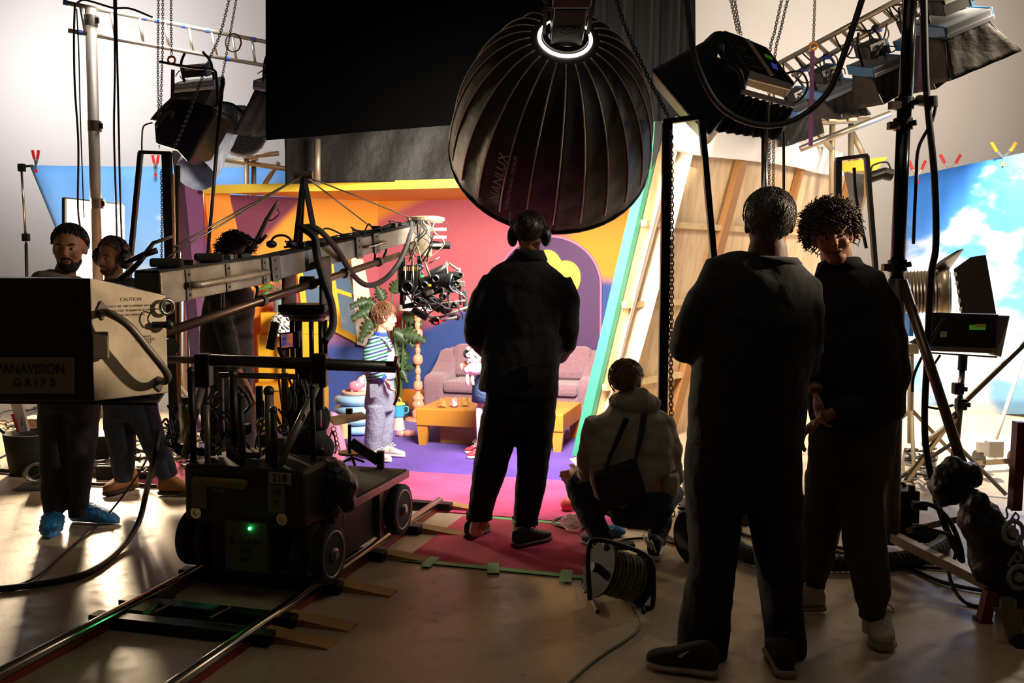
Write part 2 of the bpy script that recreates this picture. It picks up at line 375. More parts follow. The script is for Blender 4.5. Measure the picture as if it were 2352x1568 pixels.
for i in range(4):
    j = (i + 1) % 4; a, b, c, d = WQ[i], WQ[j], WI[j], WI[i]
    MB().prism([(a[0], -.05, a[1]), (b[0], -.05, b[1]), (c[0], -.05, c[1]), (d[0], -.05, d[1])], (0, .1, 0)).build('frame_bar', mat('yellow_window_paint', 'f0c22e', .5), wt, matrix=Lf, bevel=.004)
def lerp2(a, b, t): return V((a[0] + (b[0] - a[0]) * t, 0, a[1] + (b[1] - a[1]) * t))
MB().bar(lerp2(WI[0], WI[1], .62), lerp2(WI[3], WI[2], .52), .05, .05, V((0, 1, 0))).build('mullion', MC['yellow_window_paint'], wt, matrix=Lf)
MB().bar(lerp2(WI[0], WI[3], .5), lerp2(WI[1], WI[2], .45), .04, .04, V((0, 1, 0))).build('mullion', MC['yellow_window_paint'], wt, matrix=Lf)
def curtain(name, pa, pb, pc, pd, n, label, y=-.09, m=None):   # top left, top right, bottom right, bottom left in wall pixels
    q = [locx(*p, Lf) for p in (pa, pb, pc, pd)]
    def fn(u, v):
        a = lerp2(q[0], q[1], u); b = lerp2(q[3], q[2], u); p = a.lerp(b, v); p.y = y + .022 * math.sin(u * n * 2 * PI) * (.4 + .6 * abs(v - .75)); return Lf @ p
    one(MB().grid(fn, 60, 14), name, m or mat('voile', 'f6ead8', .8, trans=.0, sheen=.3), label, 'curtain', smooth=True, solid=.004)
curtain('window_curtain', (798, 590), (824, 596), (866, 800), (812, 790), 5, 'gathered cream curtain hanging beside the crooked yellow window')
# canopy -----------------------------------------------------
K = [H for H in (G(468, 441, 2.18), G(1500, 417, 2.18))]
ct = thing('set_canopy', 'yellow canopy slab over the top of the set', 'set ceiling', V((-.5, 9, 2.16)))
cc = [K[0], K[1], BR + V((.4, 0, 2.18)), C0 + V((0, .1, 2.18)), LF + V((-.1, 0, 2.18))]
cc = [K[0], K[1], V((BR.x + .3, BR.y, 2.18)), V((C0.x, C0.y + .05, 2.18))]
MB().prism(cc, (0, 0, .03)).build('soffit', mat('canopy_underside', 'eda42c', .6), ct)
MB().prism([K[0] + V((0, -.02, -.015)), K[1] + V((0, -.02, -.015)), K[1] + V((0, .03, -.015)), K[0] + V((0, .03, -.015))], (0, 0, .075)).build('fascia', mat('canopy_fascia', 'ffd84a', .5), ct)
# dark purple wing at the left front edge -----------------------
pt = thing('purple_wing_flat', 'dark purple wing flat leaning at the left front of the set', 'set wall', A(478, 985, 8.9))
wq = [A(410, 345, 8.75), A(466, 440, 8.95), A(502, 975, 9.0), A(470, 985, 8.75)]
MB().prism(wq, (-.02, .05, 0)).build('panel', mat('wing_paint', '6b3c66', .6), pt)
MB().prism([A(395, 347, 8.6), A(411, 343, 8.72), A(474, 985, 8.72), A(452, 990, 8.6)], (.0, .06, 0)).build('edge', mat('wing_edge', '2e1836', .6), pt)
MB().prism([A(468, 440, 8.93), A(527, 445, 9.0), A(560, 700, 9.05), A(502, 700, 8.98)], (0, .02, 0)).build('orange_return', mat('wing_orange', 'ec8d14', .6), pt)
# right flat: painted leading edge, ply back, battens, drape -----
ply = mat('plywood', 'cbac82', .7); q = Nd(ply); q.xyz(); mp = q.n('ShaderNodeMapping'); mp.inputs['Scale'].default_value = (5, 5, .7); q.nt.links.new(q.vec, mp.inputs[0])
q.col(q.mix(q.step(q.noise(3.5, 7, mp.outputs[0]), .5, .3), lin('c0a076'), lin('d0b48c')))
lean = V((.20, 0, 0)); RD = V((.643, .766, 0)); HR = 2.62
def RW(u, z, off=0.): return RF + RD * (u + .05 * z) + lean * z + V((0, 0, z)) + V((.766, -.643, 0)) * off     # a point on the outer face of the right wall
rt = thing('set_right_wall', 'bare plywood back of the right wall of the set', 'set wall', RF)
def htop(u): return HR + .05 * u * .3
MB().prism([RW(0, 0), RW(4.6, 0), RW(4.6, htop(4.6)), RW(0, HR)], V((-.766, .643, 0)) * .02).build('plywood_skin', ply, rt)
pine = mat('raw_pine', 'c9a877', .7, var=.2, vscale=8)
for z in (.55, 1.2, 1.84): MB().bar(RW(0, z, .03), RW(4.6, z + .0, .03), .05, .05).build('batten', pine, rt)
for u in (1.35, 2.6, 3.9): MB().bar(RW(u - .15, 0, .04), RW(u, htop(u), .04), .12 if u < 2 else .06, .06, V((.766, -.643, 0))).build('stud', mat('old_stud', '9a6a34', .7), rt)
MB().prism([RW(-.06, 0, -.09), RW(-.06, HR, -.09), RW(-.06, HR, .0), RW(-.06, 0, .0)], RD * .08).build('teal_edge', mat('teal_paint', '369070', .55), rt)
MB().prism([RW(.04, 0, -.1), RW(3.0, 0, -.1), RW(3.0, HR - .3, -.1), RW(.04, HR - .3, -.1)], V((.766, -.643, 0)) * .02).build('painted_face', mat('right_inside_paint', ORA, .7), rt)
def drape(u, v):
    z = HR * (1 - v) + .02; k = .5 + .5 * v
    p = RW(.02 + u * (.42 - .18 * v), z, .05 + .045 * math.sin(u * 7 + v * 2) + .012 * math.sin(u * 17 + v * 5)); return p
one(MB().grid(drape, 40, 30), 'hanging_muslin', mat('muslin', 'efe0c6', .85, sheen=.2), 'cream muslin drape hanging down the front edge of the plywood wall', 'cloth', smooth=True, solid=.004)
def top_strip(u, v):
    uu = u * 3.55; return RW(uu, htop(uu) + .03 - v * (.24 + .012 * math.sin(u * 9)), .07 + .02 * math.sin(u * 17 + v * 3) + .02 * v)
one(MB().grid(top_strip, 60, 8), 'top_muslin_strip', mat('white_muslin', 'efe9e2', .85), 'white cloth strip stapled along the top of the plywood wall', 'cloth', smooth=True, solid=.004)
# carpets ----------------------------------------------------
def rug_mat(name, c1, c2):
    m = mat(name, c1, .95, spec=.2, sheen=.2); q = Nd(m); q.xyz(); q.col(q.mix(q.step(q.noise(2.5, 8), .5, .4), lin(c2), lin(c1)))
    bp = q.n('ShaderNodeBump'); bp.inputs['Strength'].default_value = .5; bp.inputs['Distance'].default_value = .006
    q.put(bp.inputs['Height'], q.noise(180, 3)); q.put(q.b.inputs['Normal'], bp.outputs[0]); return m
def flat_poly(pts, z0, th, name, m, label, cat, group=None):
    return one(MB().prism([V((p[0], p[1], z0)) for p in pts], (0, 0, th)), name, m, label, cat, group)
pe1 = G(900, 1082); pe2 = G(1325, 1107); dP = (pe2 - pe1).normalized(); pL = pe1 - dP * 1.7; pR = pe2 + dP * .35
pR = pe2 + dP * .12
flat_poly([pL, pR, RF + V((-.14, -.1, 0)), BR + V((-.12, -.06, 0)), C0 + V((.02, -.07, 0)), LF + V((.06, -.03, 0))], .0, .008, 'purple_carpet', rug_mat('purple_carpet', '5c38a0', '4a2a86'), 'purple carpet covering the floor of the set', 'carpet')
k1 = G(1034, 1178); k2 = G(1283, 1199); dK = (k2 - k1).normalized()
flat_poly([k1 - dK * 2.6, k2 + dK * .62, pR - dP * .0, pL], .0, .008, 'pink_carpet', rug_mat('pink_carpet', 'd84a80', 'be3a6c'), 'bright pink carpet strip in front of the purple carpet', 'carpet')
rq = [G(930, 1285), G(1347, 1323), G(1382, 1216), G(1064, 1186)]
flat_poly(rq, .0, .007, 'red_rug', rug_mat('red_rug', 'd22a5c', 'b41e4c'), 'crimson rug piece taped down under the standing man', 'rug')
gt = mat('green_tape', '74b878', .6); TG = 'green floor tape strips'
def tape(a, b, w_, label, z=.0075):
    a = V((a.x, a.y, z)); b = V((b.x, b.y, z)); one(MB().bar(a, b, w_, .0012), 'floor_tape', gt, label, 'tape', TG)
tape(G(922, 1287), G(1380, 1332), .05, 'long green tape strip along the front edge of the crimson rug')
tape(G(1072, 1186), G(1330, 1207), .045, 'long green tape strip along the back edge of the crimson rug')
tape(G(1000, 1282), G(975, 1305), .055, 'short green tape piece at the left of the crimson rug', .009)
tape(G(1134, 1296), G(1133, 1320), .06, 'short green tape piece at the middle of the rug front edge', .009)
tape(G(1303, 1312), G(1297, 1340), .06, 'short green tape piece near the right front corner of the rug', .009)

# ================================================================ people
skin_l = mat('skin', 'c98f6f', .5, bump=.1, bscale=200); skin_p = mat('skin_pale', 'e0a988', .5)
eye_w = mat('eye_white', 'a39a90', .3); eye_d = mat('eye_iris', '1c1310', .2)
def hbasis(yaw, pitch=0., roll=0.):           # yaw 0 faces the camera, 90 faces right
    a = R(yaw); f = V((math.sin(a), -math.cos(a), 0)); s = V((-f.y, f.x, 0)) * 1.; u = V((0, 0, 1))
    q = M4.Rotation(R(pitch), 3, s) ; f = q @ f; u = q @ u
    q = M4.Rotation(R(roll), 3, f); s = q @ s; u = q @ u
    return s, f, u
def headmesh(mb, c, h, B, nose=1., jaw=1.):
    s, f, u = B; c = V(c); P = lambda x, y, z: c + (s * x + f * y + u * z) * h
    Mx = M4((s, f, u)).transposed()
    E_ = lambda x, y, z, a, b, d, n=18: mb.ball(P(x, y, z), (a * h, b * h, d * h), n, Mx)
    E_(0, -.08, .15, .335, .40, .35); E_(0, .10, -.10, .265, .26, .33); E_(0, .16 * jaw, -.36, .17, .165, .13)
    E_(0, .02, -.25, .25, .22, .18)
    mb.loft([P(0, .33, .08), P(0, .38, 0), P(0, .34 + .10 * nose, -.10), P(0, .37, -.15)], [.035 * h, .045 * h, .062 * h, .04 * h], 10)
    E_(0, .29, .085, .21, .08, .045); E_(.14, .21, -.12, .12, .13, .12); E_(-.14, .21, -.12, .12, .13, .12)
    E_(0, .335, -.225, .10, .05, .028, 12); E_(0, .325, -.275, .085, .05, .03, 12)
    for k in (-1, 1):
        mb.ball(P(.315 * k, -.03, -.02), (.035 * h, .085 * h, .12 * h), 12, Mx @ M4.Rotation(k * .35, 3, 'Z'))
def head_extras(par, c, h, B, brow='1a1210', lip='8a4a42', skinc=None):
    s, f, u = B; c = V(c); P = lambda x, y, z: c + (s * x + f * y + u * z) * h; Mx = M4((s, f, u)).transposed()
    for k in (-1, 1):
        e = MB().ball(P(.125 * k, .31, .01), (.05 * h, .042 * h, .024 * h), 12, Mx).build('eye', eye_w, par, smooth=True)
        MB().ball(P(.12 * k, .352, .01), (.02 * h, .01 * h, .022 * h), 10, Mx).build('iris', eye_d, e, smooth=True)
        MB().loft([P(.05 * k, .372, .085), P(.12 * k, .375, .115), P(.20 * k, .33, .10)], [.012 * h, .018 * h, .008 * h], 6).build('eyebrow', mat('brow_' + brow, brow, .9), par, smooth=True)
    MB().loft([P(-.10, .355, -.245), P(-.03, .372, -.24), P(.03, .372, -.24), P(.10, .345, -.245)], [.006 * h, .024 * h, .024 * h, .006 * h], 8).build('lips', mat('lips_' + lip, lip, .5), par, smooth=True)
def hair(par, c, h, B, m, n=260, nape=-.62, ln=.10, curl=0., low=-.28, front=.26, side=.36, top=.56, thick=.03, name='hair', seed=1, fringe=0.):
    rnd = random.Random(seed); s, f, u = B; c = V(c); P = lambda x, y, z: c + (s * x + f * y + u * z) * h
    mb = MB()
    def surf(th, ph):      # th around (0 front), ph up
        x = math.sin(th) * math.cos(ph) * .355; y = math.cos(th) * math.cos(ph) * .43 - .08; z = math.sin(ph) * .385 + .15
        return V((x, y, z))
    def lowedge(th):
        k = (1 + math.cos(th)) / 2; top_ = .66 if fringe == 0 else .55 if fringe == 1 else .36; return nape + (top_ - nape) * min(1, (k ** 1.5 if nape > -.7 else (k * 1.5) ** 2.2 if k < .667 else 1))
    NT, NP = 32, 9; vs = []
    for i in range(NT):
        th = 2 * PI * i / NT; lo = lowedge(th)
        for j in range(NP + 1):
            q_ = surf(th, lo + (PI / 2 - lo) * j / NP); vs.append(P(*q_))
    fs = [(i * (NP + 1) + j, ((i + 1) % NT) * (NP + 1) + j, ((i + 1) % NT) * (NP + 1) + j + 1, i * (NP + 1) + j + 1) for i in range(NT) for j in range(NP)]
    mb.add(vs, fs)
    for _ in range(n):
        th = rnd.uniform(0, 2 * PI); lo = lowedge(th); ph = lo + (PI / 2 - lo) * (rnd.random() ** .8)
        p0 = surf(th, ph); nr = (p0 - V((0, -.08, .15))).normalized()
        dn = V((0, -.25, -1)) if not fringe else V((0, .35, -1))
        tg = (dn - nr * dn.dot(nr)).normalized(); sd = nr.cross(tg); L = ln * rnd.uniform(.6, 1.3)
        pts = []
        ph0 = rnd.uniform(0, 6.28); NPT = 11 if curl else 6; cr_ = .045 * curl / .55
        for k in range(NPT):
            t = k / (NPT - 1)
            if curl: q_ = p0 + tg * (L * t * .55) + nr * (.02 + .3 * L * t + cr_ * (1 - math.cos(t * 9 + ph0)) * .8) + sd * (cr_ * math.sin(t * 9 + ph0))
            else: q_ = p0 + tg * (L * t) + nr * (.012 + L * .13 * math.sin(t * PI)) + sd * (rnd.uniform(-.1, .1) * L)
            pts.append(P(*q_))
        mb.loft(pts, [thick * h * .5 * (1 - .8 * (abs(k / (NPT - 1) - .3) ** 1.2)) for k in range(NPT)], 5)
    return mb.build(name, m, par, smooth=True)
def hand(mb, w_, d, side, up, sc=1., curl=.3, thumb=1):
    """palm from the wrist along d; side: towards the thumb; up: back of the hand"""
    w_ = V(w_); d = V(d).normalized(); side = V(side); side = (side - d * side.dot(d)).normalized(); up = d.cross(side) if up is None else V(up)
    Mx = M4((side, d, side.cross(d))).transposed(); nrm = side.cross(d)
    if nrm.dot(up) < 0: nrm = -nrm
    mb.ball(w_ + d * .045 * sc, (.038 * sc, .052 * sc, .016 * sc), 14, Mx)
    for k, (o, L) in enumerate(((.030, .070), (.010, .078), (-.010, .072), (-.029, .056))):
        p = w_ + d * .085 * sc + side * o * sc; dd = d + side * o * 2; pts = [p - d * .03 * sc, p]; a = 0
        for seg in (.45, .32, .23):
            a += curl * 1.1; dd = (d * math.cos(a) - nrm * math.sin(a) + side * o * 2).normalized(); p = p + dd * L * seg * sc; pts.append(p)
        mb.loft(pts, [.009 * sc, .0095 * sc, .009 * sc, .008 * sc, .006 * sc], 8)
    p = w_ + d * .02 * sc + side * .025 * sc
    mb.loft([p - side * .01 * sc, p + (side * .7 + d * .5).normalized() * .03 * sc, p + (side * .55 + d * .8).normalized() * .062 * sc - nrm * curl * .015 * sc], [.012 * sc, .011 * sc, .008 * sc], 8)
def C(Y, *rows):             # rows (px, py, dY, half width px, half depth m) -> points, radii
    pts = []; rad = []
    for r in rows:
        y = Y + r[2]; pts.append(A(r[0], r[1], y)); rad.append((r[3] * mpx(y), r[4] if len(r) > 4 else r[3] * mpx(y)))
    return pts, rad
def limb(mb, Y, *rows, n=16): p, r = C(Y, *rows); mb.loft(p, r, n); return mb
def shoe(par, heel, toe, m_up, m_sole, ht=.075, w_=.05, name='shoe', lace=None, sock=None, z0=0.008):
    heel = V(heel); toe = V(toe); heel.z = toe.z = 0; d = (toe - heel); L = d.length; d.normalize(); s = V((d.y, -d.x, 0))
    T = [0, .06, .22, .40, .60, .80, .94, 1.0]; W = [.55, .78, .82, .78, .95, 1.0, .72, .35]; H = [.7, 1.05, 1.12, .95, .66, .50, .40, .26]
    def ring(t, w1, z1, z2):
        c = heel + d * (L * t); o = []
        for k in range(16):
            a = 2 * PI * k / 16; ca, sa = math.cos(a), math.sin(a)
            o.append(c + s * (w_ * w1 * math.copysign(abs(ca) ** .7, ca)) + V((0, 0, (z1 + z2) / 2 + (z2 - z1) / 2 * math.copysign(abs(sa) ** .8, sa))))
        return o
    def body(Ws, lo, hi):
        vs = []; 
        for i, t in enumerate(T): vs += ring(t, Ws[i], lo, hi[i])
        n = len(T); fs = [(i * 16 + k, i * 16 + (k + 1) % 16, (i + 1) * 16 + (k + 1) % 16, (i + 1) * 16 + k) for i in range(n - 1) for k in range(16)]
        fs += [tuple(range(15, -1, -1)), tuple((n - 1) * 16 + k for k in range(16))]; return MB().add(vs, fs)
    sh = body([x * .95 for x in W], z0 + .018, [ht * x + z0 + .02 for x in H]).build(name, m_up, par, smooth=True, sub=1)
    body([x * 1.06 for x in W], z0, [z0 + .026] * 8).build('sole', m_sole, sh, smooth=True, bevel=.003)
    if lace:
        mb = MB()
        for i in range(4):
            t = .36 + i * .09; z = z0 + .02 + ht * (1.0 - .13 * i); c = heel + d * (L * t)
            mb.tube([c - s * w_ * .5 + V((0, 0, z - .012)), c + V((0, 0, z + .004)), c + s * w_ * .5 + V((0, 0, z - .012))], .003, 5)
        c = heel + d * (L * .36) + V((0, 0, z0 + .03 + ht))
        for k in (-1, 1): mb.tube(spline([c, c + s * (.03 * k) + V((0, 0, .015)), c + s * (.045 * k) + d * .02 - V((0, 0, .01)), c + s * .01 * k + d * .01], 4), .0028, 5)
        mb.build('lace', lace, sh, smooth=True)
    return sh
black_c = mat('black_cotton', '07070a', .9, bump=.25, bscale=24, sheen=.15); black_t = mat('black_trousers', '0c0a08', .9, bump=.2, bscale=20)
navy = mat('navy_jacket', '080911', .9, bump=.3, bscale=18, sheen=.1); denim_d = mat('dark_denim', '1d2531', .85, bump=.3, bscale=30)
sole_w = mat('white_sole', 'c9c0b2', .6); shoe_b = mat('black_shoe', '121013', .6); sock_w = mat('white_sock', 'ddd0bc', .9, bump=.3, bscale=150)
hair_d = mat('dark_hair', '1c120c', .45, spec=.4); hair_g = mat('grey_hair', '4c443c', .5)
# ---- the man in the middle, seen from behind --------------------------------
def man_center():
    Y = 5.1; p = thing('person', 'man in a black jacket with a headset standing on the crimson rug, back turned', 'person', G(1160, 1245))
    B = hbasis(172); hc = A(1216, 541, Y); h = .235
    mb = MB(); headmesh(mb, hc, h, B); limb(mb, Y, (1216, 560, .02, 24), (1214, 600, .02, 26), (1212, 640, .03, 34))
    limb(mb, Y, (1210, 640, 0, 60, .08), (1200, 760, 0, 62, .08), (1200, 880, 0, 66, .08), (1198, 930, 0, 60, .08))
    for s_ in (-1, 1):
        x = 1210 + 80 * s_; limb(mb, Y, (x, 670, 0, 18), (x + 14 * s_, 780, .06, 15), (x - 40 * s_, 815, -.0 + .26, 12))
        w0 = A(x - 42 * s_, 815, Y + .28); hand(mb, w0, V((-.6 * s_, .6, 0)), V((0, 0, 1)), None, curl=.6)
    for xs in ((1150, 960), (1138, 1080), (1104, 1215)), ((1222, 960), (1218, 1080), (1200, 1228)):
        limb(mb, Y, *[(a, b, 0, 20 if b < 1100 else 14) for a, b in xs])
    mb.build('body', skin_l, p, remesh=.006)
    head_extras(p, hc, h, B)
    hair(p, hc, h, B, mat('brown_hair_dark', '2a1b12', .4), n=600, ln=.10, thick=.016, nape=-.8)
    j = MB()
    limb(j, Y, (1216, 584, .02, 34, .06), (1214, 602, .02, 50, .08), (1212, 622, .02, 84, .10), (1210, 650, .02, 98, .125), (1206, 700, .02, 96, .14), (1202, 780, .02, 92, .14), (1194, 860, 0, 92, .145), (1190, 905, 0, 94, .15), n=28)
    limb(j, Y, (1130, 640, .02, 22, .06), (1108, 680, .0, 26, .065), (1092, 735, .0, 27, .065), (1094, 775, .07, 27, .06), (1120, 806, .18, 20, .05), (1150, 815, .28, 17, .045))
    limb(j, Y, (1290, 640, .02, 24, .06), (1306, 690, .0, 25, .065), (1306, 745, .0, 25, .065), (1300, 788, .07, 27, .06), (1280, 818, .18, 22, .05), (1262, 820, .28, 18, .045))
    j.build('jacket', navy, p, remesh=.011, disp=(.022, .11), sm=3)
    MB().loft(*C(Y, (1216, 574, .02, 31, .066), (1215, 596, .02, 42, .08)), 24, cap=False).build('collar', navy, p, smooth=True, solid=.008)
    MB().prism([A(x, y, Y - .165) for x, y in ((1212, 832), (1243, 832), (1243, 880), (1212, 880))], (0, .02, 0)).build('back_pocket_patch', mat('patch', '1a1a22', .8), p)
    t = MB()
    limb(t, Y, (1198, 870, 0, 80, .12), (1196, 930, 0, 84, .13), (1190, 965, 0, 86, .13), (1188, 985, 0, 84, .12), n=26)
    limb(t, Y, (1148, 960, 0, 46, .11), (1140, 1010, 0, 44, .10), (1126, 1070, -.01, 40, .09), (1112, 1130, 0, 34, .08), (1101, 1180, .02, 28, .07), (1100, 1188, .02, 28, .07))
    limb(t, Y, (1230, 960, 0, 46, .11), (1228, 1010, 0, 42, .10), (1224, 1070, -.01, 38, .09), (1216, 1130, 0, 35, .08), (1207, 1190, .02, 29, .07), (1207, 1203, .02, 29, .07))
    t.build('trousers', black_t, p, remesh=.011, disp=(.016, .1), sm=3)
    for x, y in ((1101, 1185), (1206, 1197)): MB().loft(*C(Y, (x, y - 10, .02, 31, .072), (x, y + 6, .02, 31, .072)), 24).build('cuff', black_t, p, smooth=True)
    for (x, y, y2) in ((1096, 1178, 1222), (1192, 1192, 1232)): MB().loft(*C(Y, (x, y, .0, 16), (x - 1, (y + y2) / 2, .0, 14), (x - 2, y2, .02, 17)), 16).build('sock', sock_w, p, smooth=True)
    a = G(1074, 1242); shoe(p, a, a + V((.10, .20, 0)), shoe_b, mat('brown_sole', '4a2e22', .6), .08, .045, lace=shoe_b)
    a = G(1180, 1262); shoe(p, a, a + V((.20, .18, 0)), shoe_b, MC['brown_sole'], .08, .045, lace=shoe_b)
    # headset
    s, f, u = B; Q = lambda x, y, z: hc + (s * x + f * y + u * z) * h; hb = mat('headset_black', '101012', .4)
    hd = MB().tube([Q(.37 * math.cos(t), -.05, .12 + .43 * math.sin(t)) for t in (PI * k / 16 for k in range(17))], .008, 8).build('headset_band', hb, p, smooth=True)
    for k in (-1, 1): MB().ball(Q(.38 * k, -.03, -.02), (.03, .045, .055), 14, M4((s, f, u)).transposed()).build('ear_cup', hb, p, smooth=True)
    MB().tube(spline([Q(.40, 0, .0), Q(.45, .02, .35), Q(.44, .02, .55)]), .003, 6).build('antenna', hb, p)
    return p
man_center()
# ---- the grey-haired man at right, seen from behind --------------------------
def man_old():
    Y = 3.6; p = thing('person', 'grey-haired man in a black sweater at the right, back turned, arms folded', 'person', G(1690, 1540))
    B = hbasis(174, -3); hc = A(1765, 518, Y); h = .255
    mb = MB(); headmesh(mb, hc, h, B); limb(mb, Y, (1764, 560, .02, 42), (1762, 592, .02, 47), (1758, 650, .03, 60))
    limb(mb, Y, (1750, 650, 0, 110, .09), (1720, 800, 0, 100, .10), (1712, 1000, 0, 100, .09), (1712, 1100, 0, 95, .09))
    for s_, xs in ((-1, ((1630, 680, 0), (1580, 780, .05), (1650, 810, .25))), (1, ((1850, 680, 0), (1870, 800, .05), (1800, 830, .25)))):
        limb(mb, Y, *[(a, b, c, 24) for a, b, c in xs]); hand(mb, A(*xs[2][:2], Y + .26), V((-s_ * .5, .4, .2)), V((0, 0, 1)), None, curl=.5)
    for xs in ((1650, 1150), (1640, 1300), (1610, 1480), (1600, 1530)), ((1780, 1150), (1790, 1300), (1800, 1450), (1805, 1530)): limb(mb, Y, *[(a, b, 0, 36 if b < 1200 else 26) for a, b in xs])
    mb.build('body', mat('skin_tan', '6a4636', .6), p, remesh=.007)
    head_extras(p, hc, h, B)
    hair(p, hc, h, B, hair_g, n=1000, ln=.09, thick=.014, seed=4, nape=-1.0)
    j = MB()
    limb(j, Y, (1764, 588, .02, 62, .075), (1762, 600, .02, 92, .09), (1756, 622, .02, 138, .11), (1748, 660, .02, 146, .14), (1738, 740, 0, 142, .16), (1724, 840, 0, 136, .17), (1716, 930, 0, 137, .17), (1712, 1000, 0, 136, .17), (1712, 1018, 0, 132, .165), n=30)
    limb(j, Y, (1655, 650, .02, 44, .08), (1622, 690, .0, 44, .085), (1592, 750, .0, 44, .08), (1578, 795, .06, 44, .075), (1620, 812, .16, 30, .06), (1690, 800, .27, 26, .05))
    limb(j, Y, (1836, 650, .02, 42, .08), (1856, 710, .0, 38, .085), (1856, 770, .0, 36, .08), (1845, 830, .06, 36, .075), (1800, 840, .17, 28, .06), (1750, 830, .28, 26, .05))
    j.build('sweater', black_c, p, remesh=.011, disp=(.025, .16), sm=4)
    MB().loft(*C(Y, (1764, 590, .02, 64, .083), (1763, 604, .02, 76, .095)), 26, cap=False).build('collar', black_c, p, smooth=True, solid=.01)
    t = MB()
    limb(t, Y, (1712, 990, 0, 132, .15), (1708, 1060, 0, 136, .17), (1705, 1120, 0, 136, .17), (1704, 1160, 0, 132, .15), n=28)
    limb(t, Y, (1640, 1140, 0, 70, .13), (1640, 1220, 0, 60, .12), (1636, 1300, -.01, 54, .11), (1624, 1380, 0, 57, .11), (1616, 1450, .02, 61, .11), (1613, 1505, .02, 58, .11))
    limb(t, Y, (1776, 1140, 0, 68, .13), (1784, 1220, 0, 60, .12), (1788, 1300, -.01, 54, .11), (1796, 1380, 0, 48, .10), (1802, 1450, .02, 47, .10), (1804, 1500, .02, 47, .10))
    t.build('trousers', mat('black_chinos', '0c0a08', .9, bump=.2, bscale=14), p, remesh=.011, disp=(.022, .14), sm=3)
    mu = mat('dark_trainer', '1f1812', .8); ms = mat('trainer_sole', 'a08a72', .7)
    a = G(1650, 1556); s1 = shoe(p, a, a + V((-.25, .10, 0)), mu, ms, .095, .052)
    a = G(1806, 1562); s2 = shoe(p, a, a + V((.03, .28, 0)), mu, ms, .095, .052, lace=mu)
    for sh, c, dx in ((s1, A(1560, 1506, 3.4), 1), (s2, A(1808, 1527, 3.4), 1)):
        sw = [(0, 0), (.012, .005), (.035, .018), (.013, -.003), (.006, -.008), (-.002, -.006)]
        MB().prism([c + V((x, 0, z)) for x, z in sw], (0, .004, 0)).build('swoosh_mark', mat('mark_white', 'b9b0a4', .6), sh)
man_old()
